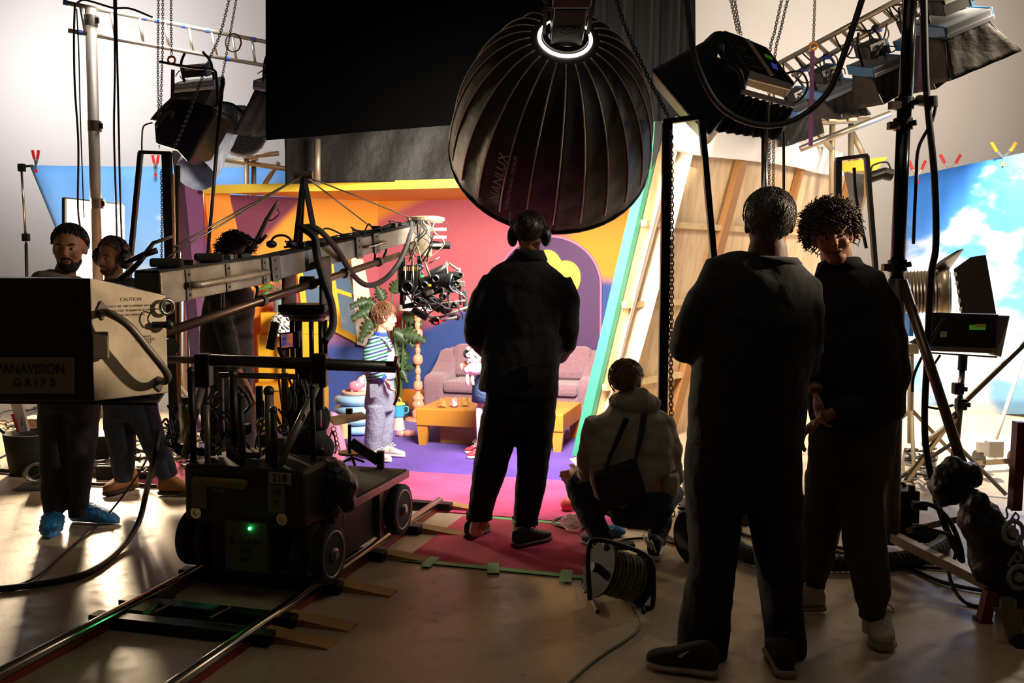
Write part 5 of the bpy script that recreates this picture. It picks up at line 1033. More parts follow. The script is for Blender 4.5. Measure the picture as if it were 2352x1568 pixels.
MB().tube([onb(B1, B2, .52, .0, .05), onb(B1, B2, .53, -.0, .09), onb(B1, B2, .65, .0, .09), onb(B1, B2, .66, -.0, .05)], .009, 10).build('grab_rail', chrome, cr, smooth=True)
wl_ = MB().prism([A(672, 577, 4.87), A(693, 574, 4.93), A(693, 607, 4.93), A(672, 611, 4.87)], (0, .003, 0)).build('warning_label', mat('label_cream', 'b8a890', .7), cr)
for k in range(4): MB().bar(A(675, 585 + k * 6, 4.866), A(690, 583 + k * 6, 4.92), .003, .0012, V((0, 1, 0))).build('printed_line', mat('print_red', '94342c', .7), wl_)
L0_ = A(372, 766, 3.75); L1_ = A(940, 578, 6.4)
MB().cyl(L0_, L1_, .020, 16).build('levelling_rod', mat('rod_bronze', '6a5446', .35, .8), cr, smooth=True)
for t in (.28, .47, .62, .80): MB().cyl(L0_.lerp(L1_, t), L0_.lerp(L1_, t + .012), .028, 16).build('rod_collar', alud, cr)
for x0, y0, x1, y1, Y_ in ((502, 640, 512, 712, 4.25), (586, 655, 586, 690, 4.7), (855, 575, 858, 608, 6.0), (885, 570, 878, 598, 6.1)): MB().tube(spline([A(x0, y0, Y_), A((x0 + x1) / 2 + 5, (y0 + y1) / 2 - 8, Y_), A(x1, y1, Y_)]), .008).build('tie_strap', cabm, cr, smooth=True)
# tower and stays
ap = A(697, 402, 5.2)
for x, y, Y_ in ((678, 566, 4.95), (688, 600, 5.2), (732, 590, 5.05), (742, 640, 5.3)): MB().bar(ap, A(x, y, Y_), .022, .022).build('tower_leg', mat('tower_black', '14120f', .5, .4), cr)
MB().cyl(ap + V((-.05, 0, 0)), ap + V((.05, 0, 0)), .022).build('tower_head', alud, cr); MB().bar(A(684, 522, 5.0), A(716, 520, 5.05), .02, .02).build('tower_brace', bm, cr); MB().box(A(704, 524, 5.0), (.05, .05, .04)).build('clamp_block', bm, cr)
stay = mat('stay_steel', '8f8878', .35, .9)
for q_ in (A(385, 590, 3.95), A(398, 568, 4.0), A(942, 500, 6.4), A(848, 518, 6.0)): MB().cyl(ap, q_, .0045, 8).build('stay_cable', stay, cr, smooth=True)
# pivot cradle, turntable, column
for k in (-.09, .09):
    c0 = A(706, 655, 5.1) + V((k, 0, 0))
    MB().prism([c0 + V((0, -.13, .14)), c0 + V((0, .13, .16)), c0 + V((0, .15, -.12)), c0 + V((0, -.15, -.12))], (.016 if k > 0 else -.016, 0, 0)).build('cradle_plate', mat('cradle_grey', '36332c', .5, .5), cr, bevel=.01)
MB().box(A(706, 706, 5.08), (.24, .3, .04)).build('cradle_foot', bm, cr, bevel=.005); MB().cyl(A(690, 647, 5.1), A(722, 647, 5.1), .03).build('pivot_pin', alud, cr)
MB().lathe(A(706, 726, 5.08), [(0, 0), (.12, 0), (.145, .015), (.145, .035), (0, .035)], 36).build('turntable', bm, cr, smooth=False)
MB().lathe(A(706, 737, 5.08), [(0, 0), (.09, 0), (.10, .02), (0, .025)], 28).build('turntable_ring', alud, cr)
for dx, dy in ((-.075, -.06), (.075, -.06), (-.075, .06), (.075, .06), (-.03, -.08), (.03, -.08)): c0 = A(709, 736, 5.08) + V((dx, dy, 0)); MB().cyl(c0, V((c0.x, c0.y, 1.0)), .013, 12).build('column_tube', mat('column_brown', '2a1c16', .4, .6), cr, smooth=True)
# rear weight box
bY = 3.3; wb = [A(-170, 640, bY), A(207, 638, bY), A(384, 690, 3.52)]; zb = A(207, 921, bY).z
Pp = [V((A(-170, 640, bY).x, bY, 0)), V((A(207, 640, bY).x, bY, 0)), V((A(381, 700, 3.52).x, 3.52, 0)), V((A(376, 700, 3.85).x, 3.85, 0)), V((A(-170, 640, bY).x, 3.85, 0))]
zt0 = A(207, 638, bY).z; zt1 = A(381, 678, 3.52).z
tops = [zt0, zt0, zt1, zt1, zt0]
m = MB(); m.add([p + V((0, 0, zb)) for p in Pp] + [p + V((0, 0, z)) for p, z in zip(Pp, tops)], [(4, 3, 2, 1, 0), (5, 6, 7, 8, 9)] + [(i, (i + 1) % 5, 5 + (i + 1) % 5, 5 + i) for i in range(5)])
m.cur = 0; wbm = mat('scratched_aluminium', 'd2be9e', .5, .1, bump=.05, bscale=30, var=.4, vscale=7); wbd = mat('black_box_paint', '100e0b', .5)
m.mi = [1] * len(m.f); m.mi[3] = 0
wbx = m.build('weight_box', [wbm, wbd], cr, bevel=.004)
def sd(u, v, off=.0): # point on the lit side face; u along, v down
    a = Pp[1] + V((0, 0, zt0)); b = Pp[2] + V((0, 0, zt1)); c = Pp[2] + V((0, 0, zb)); d = Pp[1] + V((0, 0, zb)); n = (Pp[2] - Pp[1]).cross(ZU).normalized()
    return a.lerp(b, u).lerp(d.lerp(c, u), v) + n * off
MB().tube(spline([sd(.13, .27, .0), sd(.13, .27, .05), sd(.30, .35, .085), sd(.55, .55, .09), sd(.80, .77, .085), sd(.86, .86, .05), sd(.86, .86, .0)], 5), .014, 12).build('grab_handle', alud, wbx, smooth=True)
for u, v in ((.12, .24), (.86, .89)): 
    MB().prism([sd(u - .07, v + .03, .001), sd(u + .0, v - .07, .001), sd(u + .08, v - .02, .001), sd(u + .02, v + .09, .001)], (sd(0, 0, .006) - sd(0, 0, 0))).build('handle_plate', alud, wbx)
for k in range(3): MB().box(sd(.07, .47 + .07 * k, .02), (.05, .03, .035), .3).build('latch_piece', mat('latch_grey', '8a7e6a', .5, .3), wbx, bevel=.004)
MB().torus(sd(.97, .12, .02), .026, .007, (sd(0, 0, 1) - sd(0, 0, 0)), 20, 8).build('lock_ring', chrome, wbx, smooth=True); MB().cyl(sd(.78, .32, .01), sd(.97, .30, .03), .012).build('pin', bm, wbx); MB().ball(sd(.97, .30, .03), .018, 12).build('pin_knob', bp_, wbx, smooth=True)
MB().tube(spline([sd(.97, .2, .02), sd(.8, .16, .03), sd(.70, .26, .02), sd(.75, .33, .02)]), .0025, 6).build('pin_wire', cabm, wbx)
nf = (sd(0, 0, .003) - sd(0, 0, 0)); xd = (Pp[2] - Pp[1]).normalized(); eng = mat('engraved_brown', '5e4a38', .7)
for i, s in enumerate(('CAUTION', 'DO NOT USE THIS EQUIPMENT WITHOUT', 'FACTORY TRAINING IN SET UP', 'AND SAFE HANDLING')): text(s, .018 if i == 0 else .0102, sd(.52, .11 + .04 * i + (.02 if i else 0), .0006), xd, ZU, eng, wbx, ext=.0003)
for i, s in enumerate(('ALWAYS', 'LOCK BUCKET', 'IN PLACE')): text(s, .0115, sd(.70, .44 + .027 * i, .0006), xd, ZU, eng, wbx, ext=.0003)
sg = MB().prism([A(-170, 820, bY - .001), A(172, 820, bY - .001), A(172, 903, bY - .001), A(-170, 903, bY - .001)], (0, -.004, 0)).build('name_plate', mat('plate_dull', '7c756a', .7), wbx); black_i = mat('letter_black', '0a0a0a', .6)
text('PANAVISION', .050, A(70, 848, bY - .006), (1, 0, 0), (.25, 0, 1), black_i, sg, sx=.82); text('G R I P S', .040, A(78, 879, bY - .006), (1, 0, 0), ZU, black_i, sg)
MB().prism([A(-170, 921, bY + .02), A(360, 924, bY + .1), A(360, 931, bY + .1), A(-170, 925, bY + .02)], (-.08, .3, 0)).build('bottom_rail', wbd, wbx)
# brake levers above the beam
def lever(pts, Y_, m_): MB().loft(*C(Y_, *[(x, y, 0, r, .012) for x, y, r in pts]), 10).build('brake_lever', m_, cr, smooth=True)
lever([(275, 640, 6), (300, 622, 7), (322, 600, 6), (338, 578, 6), (352, 558, 4.5), (395, 543, 3.5)], 3.75, alud); lever([(290, 596 + 6, 5), (330, 585, 7), (360, 575, 7)], 3.75, bm)
lever([(560, 585, 5), (585, 560, 7), (598, 535, 6), (612, 505, 5), (628, 478, 4), (640, 462, 4)], 4.6, alud); lever([(572, 548, 4), (596, 556, 5), (612, 540, 4)], 4.6, bm)
MB().cyl(A(565, 585, 4.6), A(576, 568, 4.6), .02).build('lever_hub', bm, cr); MB().tube(spline([A(608, 500, 4.6), A(622, 506, 4.6), A(640, 492, 4.6), A(636, 480, 4.6)]), .003).build('lever_cable', cabm, cr)
MB().bar(A(400, 590, 4.0), A(378, 610, 3.95), .012, .016).build('red_turnbuckle', mat('turnbuckle_red', '7a1c1c', .5), cr)
# gear lying on the beam
for i, (t, n_) in enumerate(((.15, 'flat black pouch on the crane beam near the weight box'), (.5, 'flat black pouch midway along the rear crane beam'))):
    c = onb(B0, B1, t, .09); one(MB().box(c, (.12, .16, .035), .3), 'black_pouch', rubm, n_, 'pouch', 'black pouches on the crane beam', bevel=.01)
c = A(646, 556, 4.85); hs = thing('headphones', 'black headphones lying on top of the crane beam', 'headphones', c); MB().tube([c + V((.05 * math.cos(t), 0, .035 * math.sin(t))) for t in (PI * k / 12 for k in range(13))], .006).build('headband', bp_, hs, smooth=True)
for k in (-.05, .05): MB().ball(c + V((k, 0, -.01)), (.028, .035, .02), 14).build('ear_cup', bp_, hs, smooth=True)
rnd = random.Random(8)
for a, b, n_, lb in ((onb(B1, B2, .15, .07), onb(B1, B2, .6, .06), 4, 'thin'), (onb(B1, B2, .55, .06), onb(B1, B2, .98, .06), 5, 'looped')):
    for k in range(n_):
        pts = [a.lerp(b, t / 6) + V((rnd.uniform(-.04, .04), 0, abs(rnd.gauss(0, .018)))) for t in range(7)]; MB().tube(spline(pts, 5), .005, 6).build('boom_cable', cabm, cr, smooth=True)
MB().tube(spline([A(690, 520, 4.95), A(722, 545, 4.95), A(728, 590, 4.95), A(745, 650, 4.95), A(762, 700, 4.95), A(764, 750, 4.9), A(745, 785, 4.8)], 8), .020, 12).build('thick_hose', cabm, cr, smooth=True)
MB().tube(spline([A(705, 520, 4.98), A(735, 530, 5.0), A(775, 575, 5.2), A(810, 630, 5.5), A(845, 655, 5.7), A(885, 640, 5.9), A(918, 600, 6.1), A(940, 545, 6.2), A(944, 512, 6.3)], 8), .016, 12).build('cable_loom', mat('loom_grey', '2c2822', .7), cr, smooth=True)
# remote head
hd_ = thing('remote_head', 'pale metal remote camera head hanging from the tip of the crane', 'camera head', A(970, 560, 6.45)); Yh = 6.45; plm = mat('pale_metal', 'b5a588', .4, .6, var=.3, vscale=18)
MB().lathe(A(980, 512, Yh), [(0, 0), (.10, 0), (.12, .015), (.12, .035), (.08, .045), (0, .045)], 28).build('top_plate', plm, hd_)
MB().prism([A(x, y, Yh - .1) for x, y in ((935, 520), (985, 515), (988, 560), (975, 590), (940, 572), (930, 550))], (0, .12, 0)).build('mount_block', plm, hd_, bevel=.006)
for y in (530, 548, 566): MB().lathe(A(1008, y, Yh), [(0, 0), (.05, 0), (.052, .018), (0, .02)], 20).build('motor_ring', mat('white_metal', 'cfc8bc', .35, .5), hd_)
MB().cyl(A(985, 562, Yh), A(1015, 565, Yh), .028).build('pan_motor', bm, hd_); MB().cyl(A(1010, 563, Yh - .02), A(1034, 564, Yh - .02), .024).build('motor_nose', bm, hd_)
MB().prism([A(x, y, Yh - .08) for x, y in ((963, 560), (990, 560), (990, 588), (976, 588))], (0, .1, 0)).build('bracket', plm, hd_)
for x in (964, 924): MB().cyl(A(x, 588, Yh), A(x, 700, Yh), .017).build('drop_tube', bm, hd_, smooth=True)
for k in range(12):
    x = rnd.uniform(938, 1000); pts = [A(x, 508, Yh - .14), A(x + rnd.uniform(-20, 25), 530, Yh - .16), A(x + rnd.uniform(-25, 25), 560, Yh - .15), A(rnd.uniform(925, 985), 600, Yh - .1)]; MB().tube(spline(pts, 5), .004, 6).build('head_cable', cabm if k % 3 else mat('cable_cream', '9c8a6c', .6), hd_, smooth=True)
MB().tube(spline([A(985, 508, Yh), A(1005, 500, Yh), A(1025, 510, Yh), A(1035, 530, Yh)]), .002, 5).build('aerial', cabm, hd_)
# the cinema camera
cc_ = thing('cinema_camera', 'black cinema camera rigged with rods, motors and matte box over the set', 'camera', A(985, 735, 6.45)); Yc = 6.45
def rbox(x, y, w_, h_, d, rot=0, name='module', m_=None, Y_=Yc, bev=.005): return MB().box(A(x, y, Y_), (w_ * mpx(Yc), d, h_ * mpx(Yc)), M=M4.Rotation(R(rot), 3, 'Y')).build(name, m_ or bp_, cc_, bevel=bev)
rbox(940, 640, 44, 62, .2, 0, 'side_frame', bm); rbox(1000, 652, 60, 46, .16, -18, 'camera_body'); rbox(985, 690, 70, 26, .14, 28, 'battery_plate'); rbox(1010, 700, 60, 22, .12, 25, 'lower_module'); rbox(1005, 622, 40, 16, .10, -25, 'top_module')
rbox(1068, 690, 8, 48, .16, -3, 'matte_flag', mat('flag_black', '121214', .6)); rbox(930, 628, 30, 34, .16, 0, 'junction_box'); rbox(965, 720, 40, 14, .1, 32, 'motor_pack'); rbox(1035, 722, 46, 10, .1, 25, 'iris_module')
ln = V((1, -.45, -.12)).normalized(); lc = A(1040, 648, Yc - .1)
MB().lathe(lc - ln * .16, [(0, 0), (.05, 0), (.05, .05), (.062, .055), (.062, .13), (.07, .135), (.07, .17), (.058, .17), (.05, .15), (0, .15)], 28, ln).build('lens', mat('lens_black', '161618', .3, .3), cc_, smooth=False, bevel=.002)
MB().lathe(lc - ln * .005, [(.046, 0), (.03, .006), (0, .010)], 28, ln).build('front_glass', mat('lens_glass', '1c2028', .05, spec=1), cc_, smooth=True); MB().torus(lc + ln * .012, .062, .005, ln, 28, 8).build('lens_ring', chrome, cc_, smooth=True)
for (x0, y0, x1, y1, r) in ((930, 600, 930, 690, .010), (948, 600, 948, 690, .010), (1025, 600, 1028, 660, .010), (1055, 615, 1058, 700, .009), (995, 632, 1030, 606, .009), (1030, 604, 1056, 622, .008), (940, 705, 1070, 690, .009), (985, 738, 1075, 705, .009), (1000, 660, 1060, 640, .010), (1030, 665, 1032, 718, .009), (975, 600, 990, 640, .007), (990, 742, 1050, 728, .008), (968, 700, 1000, 745, .009), (1050, 660, 1072, 690, .007), (985, 605, 1010, 590, .004)):
    MB().cyl(A(x0, y0, Yc - .1), A(x1, y1, Yc - .1), r, 10).build('rod', chrome if r > .0095 else alud, cc_, smooth=True)
for x, y, r in ((935, 660, .052), (1000, 640, .03), (1018, 680, .026), (975, 655, .03), (1045, 700, .022), (1050, 650, .02), (1002, 736, .03), (960, 690, .028)):
    MB().lathe(A(x, y, Yc - .15), [(0, 0), (r, 0), (r, .03), (r * .75, .035), (r * .6, .02), (0, .02)], 20, V((0, -1, 0))).build('gear_motor', bm, cc_); MB().torus(A(x, y, Yc - .185), r * .65, .003, V((0, 1, 0)), 18, 6).build('motor_trim', chrome, cc_, smooth=True)
for k in range(13):
    x, y = rnd.uniform(925, 1060), rnd.uniform(615, 720); pts = [A(x, y, Yc - .16), A(x + rnd.uniform(-25, 25), y + rnd.uniform(-20, 20), Yc - .2), A(x + rnd.uniform(-30, 30), y + rnd.uniform(-20, 25), Yc - .18), A(x + rnd.uniform(-20, 20), y + rnd.uniform(0, 30), Yc - .14)]; MB().tube(spline(pts, 5), .004, 6).build('rig_cable', [cabm, cabm, mat('cable_blue_grey', '4a5866', .5)][k % 3], cc_, smooth=True)
for k in range(6): MB().cyl(A(928 + k * 6, 622, Yc - .15), A(928 + k * 6, 612, Yc - .15), .006).build('connector', mat('connector_gold', 'b89a5c', .3, .8), cc_)
for x, y, c_ in ((987, 655, 'f09a20'), (1002, 742, 'e02020'), (970, 634, '30c060'), (1040, 690, 'c03030'), (1012, 738, 'd02838')): MB().box(A(x, y, Yc - .19), (.02, .01, .014)).build('coloured_tag', mat('tag_' + c_, c_, .5), cc_)
# bag hanging on the dolly front
bg = thing('equipment_bag', 'black rain cover bundle hanging from the dolly front corner', 'bag', A(770, 1180, 4.45)); m = MB(); Yb = 4.42
for x, y, r, d in ((735, 1105, 42, .10), (770, 1095, 38, .1), (790, 1115, 34, .1), (755, 1145, 38, .10), (795, 1150, 26, .07), (712, 1085, 26, .07), (755, 1165, 22, .06), (740, 1060, 12, .04), (738, 1030, 7, .03)): m.ball(A(x, y, Yb), (r * mpx(Yb), d, r * mpx(Yb) * 1.1), 14)
m.build('cover_bundle', mat('black_vinyl', '0e0e10', .4, bump=1, bscale=25), bg, remesh=.012, disp=(.018, .05)); MB().tube(spline([A(748, 1190, Yb), A(752, 1210, Yb), A(762, 1222, Yb)]), .006).build('orange_cord', mat('orange_cord', 'b05a1c', .6), bg); MB().tube(spline([A(775, 1160, Yb - .1), A(790, 1185, Yb - .1), A(791, 1215, Yb - .1)]), .004).build('pale_strap', mat('strap_pale', '8a8478', .6), bg)
cable('thick_cable', [A(365, 990, 4.9), A(352, 1060, 4.8), G(336, 1130, .24), G(318, 1200, .08), G(275, 1262, .02), G(200, 1315, .017), G(100, 1340, .017), G(-60, 1358, .017)], .016, 'thick black cable sweeping from the crane down to the left floor edge')
cable('thin_cable', [A(345, 1040, 5.0), G(310, 1100, .3), G(240, 1190, .04), G(150, 1270, .01), G(70, 1332, .01), G(-40, 1362, .01)], .006, 'thin black cable crossing the thick cable on the left floor')

# dark clutter around the lift column
jk = thing('hanging_jacket', 'black jacket bundle hanging over the dolly controls under the turntable', 'jacket', A(700, 1040, 4.7)); m = MB()
for x, y, r, d in ((690, 905, 28, .08), (705, 940, 34, .1), (690, 980, 34, .1), (715, 1010, 36, .1), (735, 960, 26, .08), (745, 1030, 24, .08), (676, 935, 20, .06), (700, 1050, 32, .09)): m.ball(A(x, y, 4.75), (r * mpx(4.75), d, r * mpx(4.75) * 1.2), 14)
m.build('cloth', mat('jacket_black', '0e0d0d', .9, bump=.6, bscale=20), jk, remesh=.012, disp=(.02, .05))
kp = thing('key_clips', 'metal clips and keys dangling from the dolly rail at right', 'clips', A(770, 1010, 4.6))
for k in range(5): MB().torus(A(766 + k * 3, 985 + k * 11, 4.6), .012, .0025, V((.3 * k, 1, .2)), 14, 6).build('clip_ring', chrome, kp, smooth=True)
MB().tube(spline([A(757, 1005, 4.6), A(765, 990, 4.6), A(772, 1030, 4.6), A(768, 1042, 4.6)]), .004, 6).build('clip_cord', mat('pink_cord', '8a5a60', .6), kp, smooth=True)
# brackets, gauges, hoses and hand wheels crowding the dolly front
rnd = random.Random(21)
for x, y, w_, h_, Y_, nm, m_ in ((470, 900, 20, 60, 4.6, 'bracket', alud), (470, 965, 14, 90, 4.6, 'guide_bar', alud), (508, 930, 12, 150, 4.55, 'guide_bar', alud), (596, 940, 14, 110, 4.6, 'guide_bar', bm), (655, 930, 14, 150, 4.62, 'guide_bar', mat('rod_bronze', '6a5446')), (560, 985, 30, 24, 4.5, 'valve_block', bm), (612, 1010, 36, 30, 4.45, 'valve_block', bm), (645, 1025, 26, 44, 4.45, 'hydraulic_box', alud), (480, 1035, 40, 18, 4.45, 'valve_block', bm), (575, 1040, 60, 14, 4.45, 'cross_plate', alud), (735, 905, 18, 70, 4.6, 'bracket', alud), (560, 1010, 8, 60, 4.42, 'pin_bar', chrome), (596, 1000, 7, 80, 4.42, 'pin_bar', chrome), (630, 985, 8, 70, 4.42, 'pin_bar', chrome)):
    MB().box(A(x, y, Y_), (w_ * mpx(Y_), w_ * mpx(Y_), h_ * mpx(Y_))).build(nm, m_, dl, bevel=.004)
for x, y, r in ((490, 1020, .035), (545, 1030, .022), (605, 975, .028), (650, 985, .02)):
    MB().torus(A(x, y, 4.42), r, .006, V((.3, -1, .3)), 24, 8).build('hand_wheel', alud, dl, smooth=True); MB().cyl(A(x, y, 4.44), A(x, y, 4.40), .01).build('wheel_hub', chrome, dl)
for k in range(14):
    x, y = rnd.uniform(455, 640), rnd.uniform(880, 960); MB().tube(spline([A(x, y, 4.6), A(x + rnd.uniform(-30, 30), y + 40, 4.52), A(x + rnd.uniform(-30, 40), y + 80, 4.5), A(x + rnd.uniform(-20, 30), 1045, 4.5)], 6), rnd.uniform(.004, .008), 6).build('hydraulic_hose', cabm, dl, smooth=True)
for k in range(6):
    x = 640 + k * 12; MB().tube(spline([A(x, 870, 4.7), A(x + rnd.uniform(-18, 18), 920, 4.66), A(x + rnd.uniform(-18, 25), 980, 4.62), A(x + rnd.uniform(-20, 20), 1040, 4.6)], 6), .006, 6).build('hydraulic_hose', cabm, dl, smooth=True)
for k in range(16):                # clips, plugs and pouches strapped along the boom
    a_, b_ = (B0, B1) if k < 7 else (B1, B2); t = rnd.uniform(.05, .95); c = onb(a_, b_, t, .075); MB().box(c, (rnd.uniform(.03, .06), rnd.uniform(.03, .06), rnd.uniform(.02, .035)), rnd.uniform(0, 3)).build('boom_clip', [bp_, alud][k % 2], cr, bevel=.003)
for k in range(8):
    c = A(rnd.uniform(930, 1060), rnd.uniform(620, 720), Yc - .12); MB().box(c, (rnd.uniform(.03, .08), .05, rnd.uniform(.02, .05)), M=M4.Rotation(rnd.uniform(-.6, .6), 3, 'Y')).build('camera_accessory', [bp_, alud][k % 2], cc_, bevel=.003)

# ================================================================ rigging, lamps and stands
def pole(mb, x0, y0, x1, y1, Y0, Y1, r, n=14): return mb.cyl(A(x0, y0, Y0), A(x1, y1, Y1), r, n)
def chain(pts, label, link=.032, m=None, group='rigging chains'):
    P = spline(pts, 10); segs = []; acc = 0; m_ = MB(); k = 0; pos = P[0]; out = [P[0]]
    for a, b in zip(P, P[1:]):
        L = (b - a).length; t = link * .62 - acc
        while t <= L: out.append(a.lerp(b, t / L)); t += link * .62
        acc = L - (t - link * .62)
    for i in range(len(out) - 1):
        a, b = out[i], out[i + 1]; d = (b - a).normalized(); x, y = frame_of(d, V((0, 1, 0)) if i % 2 else V((1, .3, 0))); c = (a + b) / 2; h = link / 2; wv = link * .30
        ring = [c + d * (h * math.cos(t)) + x * (wv * math.sin(t)) for t in (2 * PI * j / 8 for j in range(8))]
        m_.loft(ring, link * .095, 4, closed=True, ref=y)
    return one(m_, 'chain', m or mat('chain_steel', '2c2823', .4, .8), label, 'chain', group, kind=None)
poleM = mat('painted_pole', '8c8274', .5, .3); speed = mat('speed_rail', 'a39a8c', .35, .8); gal = mat('galvanised_pipe', '9c8c72', .5, .6)
# left pole and ladder truss
t = thing('lighting_mast', 'tall pale mast with collars rising behind the headphone man at left', 'mast', V((A(233, 955, 9.5).x, 9.5, 0)))
MB().cyl(A(208, 20, 9.5), V((A(233, 955, 9.5).x, 9.5, 0)), .052, 20).build('mast_tube', poleM, t, smooth=True)
for y in (48, 290, 468): c = A(207 + y * .036, y, 9.5); MB().cyl(c - V((0, 0, .05)), c + V((0, 0, .05)), .064, 20).build('collar', mat('collar_metal', '6e665a', .35, .7), t); MB().box(c + V((.07, -.02, 0)), (.03, .03, .05)).build('collar_bolt', bm, t)
t = thing('ladder_truss', 'aluminium ladder truss running from the left mast to the black flag', 'truss', A(380, 120, 9.4)); Yl = lambda x: 9.35 + (x - 150) / 450 * 1.2
U0, U1, D0, D1 = A(145, 5, Yl(145)), A(650, 104, Yl(650)), A(157, 70, Yl(157)), A(650, 158, Yl(650))
MB().cyl(U0, U1, .021).build('chord', speed, t, smooth=True); MB().cyl(D0, D1, .021).build('chord', speed, t, smooth=True)
for x0, x1 in ((180, 192), (244, 255), (304, 315), (361, 372), (416, 427), (469, 484), (520, 531), (569, 579), (615, 625)):
    MB().cyl(U0.lerp(U1, (x0 - 145) / 505), D0.lerp(D1, (x1 - 157) / 493), .015, 10).build('rung', speed, t, smooth=True)
bt = mat('blue_tape', '1f3f9a', .6)
for x in (150, 315, 342, 404, 460, 575): q0 = U0.lerp(U1, (x - 145) / 505); MB().cyl(q0 - (U1 - U0).normalized() * .02, q0 + (U1 - U0).normalized() * .02, .025, 12).build('blue_tape_band', bt, t)
for x in (175, 505): q0 = D0.lerp(D1, (x - 157) / 493); MB().cyl(q0, q0 + (D1 - D0).normalized() * .04, .025, 12).build('blue_tape_band', bt, t)
cable('cable_coil', [A(536 + 18 * math.cos(k * .9) , 98 + 21 * math.sin(k * .9), 9.9 + .01 * k) for k in range(22)], .007, 'coil of black cable hanging on the ladder truss', group=None)
for pts, lb in (([(172, 10), (170, 90), (172, 200), (180, 330), (179, 470), (184, 520)], 'leftmost black cable hanging down from the ladder truss'), ([(176, 20), (181, 120), (184, 250), (190, 420), (193, 500)], 'thin cable hanging just right of the leftmost one'), ([(262, -20), (264, 150), (262, 300), (266, 450), (270, 600)], 'black cable hanging right of the left mast'), ([(266, -20), (269, 120), (273, 300), (276, 450), (280, 560)], 'second black cable hanging right of the left mast'), ([(176, 8), (190, 0), (215, 5), (260, 18), (300, 20), (350, 40)], 'black cable lying along the top of the ladder truss')):
    cable('hanging_cable', [A(x, y, 9.2) for x, y in pts], .010 if 'thin' not in lb else .006, lb, group='cables hanging at left')
chain([A(364, -20, 8.2), A(363, 100, 8.2), A(363, 200, 8.2), A(366, 340, 8.2)], 'leftmost chain hanging over the left lamp'); chain([A(374, -20, 8.3), A(373, 120, 8.3), A(368, 280, 8.3)], 'second chain from the left over the left lamp'); chain([A(393, -20, 8.2), A(393, 60, 8.2), A(394, 130, 8.2)], 'short chain ending in an orange shackle over the left lamp')
chain([A(531, -20, 7.6), A(505, 80, 7.6), A(475, 150, 7.6), A(430, 270, 7.6), A(398, 345, 7.6)], 'long chain slanting across the left lamps'); chain([A(546, -20, 8.6), A(530, 70, 8.6), A(508, 190, 8.6)], 'slanting chain right of the long one at left'); chain([A(370, 390, 8.0), A(372, 480, 8.0), A(371, 620, 8.0)], 'chain hanging along the left black A-frame column')
chain([A(1410, -20, 5.6), A(1440, 70, 5.6), A(1490, 180, 5.6), A(1538, 272, 5.6)], 'upper chain slanting down to the black frame beside the softbox'); chain([A(1541, 300, 5.45), A(1543, 600, 5.45), A(1541, 900, 5.4), A(1547, 1100, 5.35), A(1545, 1190, 5.3)], 'long chain hanging down beside the black frame column', link=.038)
chain([A(1675, -20, 7), A(1685, 30, 7), A(1696, 80, 7)], 'left chain holding the black lamp at right'); chain([A(1684, -20, 7.2), A(1694, 40, 7.2), A(1702, 80, 7.2)], 'right chain holding the black lamp at right')
chain([A(1872, -20, 8), A(1870, 50, 8), A(1868, 100, 8)], 'chain ending in an orange shackle above the right truss'); chain([A(1800, -20, 7.2), A(1780, 70, 7.2), A(1768, 130, 7.2), A(1767, 330, 7.2), A(1766, 440, 7.2)], 'left of the two pale chains dropping behind the studio lamp to the grey-haired man head'); chain([A(1814, -20, 7.25), A(1795, 60, 7.25), A(1779, 140, 7.25), A(1777, 330, 7.25), A(1776, 440, 7.25)], 'right of the two pale chains dropping behind the studio lamp to the grey-haired man head')
# stand at far left
t = thing('light_stand', 'thin black stand holding the left end of the sky cloth', 'stand', V((A(66, 900, 11.25).x, 11.25, 0))); c = V((A(66, 900, 11.25).x, 11.25, 0))
MB().cyl(c, A(60, 560, 11.25), .018, 12).build('lower_tube', bm, t, smooth=True); MB().cyl(A(60, 560, 11.25), A(49, 383, 11.25), .013, 12).build('upper_tube', steel, t, smooth=True)
for y in (385, 545): MB().box(A(50 + (y - 385) * .06, y, 11.25), (.08, .06, .09)).build('knuckle', bm, t, bevel=.01)
for k in range(3): a = 2 * PI * k / 3 + .5; MB().cyl(c + V((0, 0, .3)), c + V((.4 * math.cos(a), .4 * math.sin(a), .01)), .011).build('leg', bm, t)
MB().cyl(A(45, 383, 11.25), LCa + V((.02, .03, 0)), .014).build('cross_arm', bm, t)
# lit diffusion panel behind the two men
t = thing('lit_diffusion_panel', 'glowing white diffusion panel behind the two men at left', 'light panel', A(215, 660, 9.9)); dm = mat('lit_diffusion', 'fff2dc', .8, emit=5.5)
MB().prism([A(150, 456, 9.9), A(284, 470, 9.9), A(284, 790, 9.9), A(150, 790, 9.9)], (0, .02, 0)).build('diffusion', dm, t); MB().bar(A(148, 454, 9.88), A(148, 790, 9.88), .03, .05, V((0, 1, 0))).build('frame_bar', bm, t); MB().bar(A(148, 454, 9.88), A(285, 470, 9.88), .025, .015).build('frame_bar', speed, t)
for x in (160, 275): MB().cyl(A(x, 788, 9.95), V((A(x, 788, 9.95).x, 9.95, 0)), .018).build('frame_leg', bm, t)
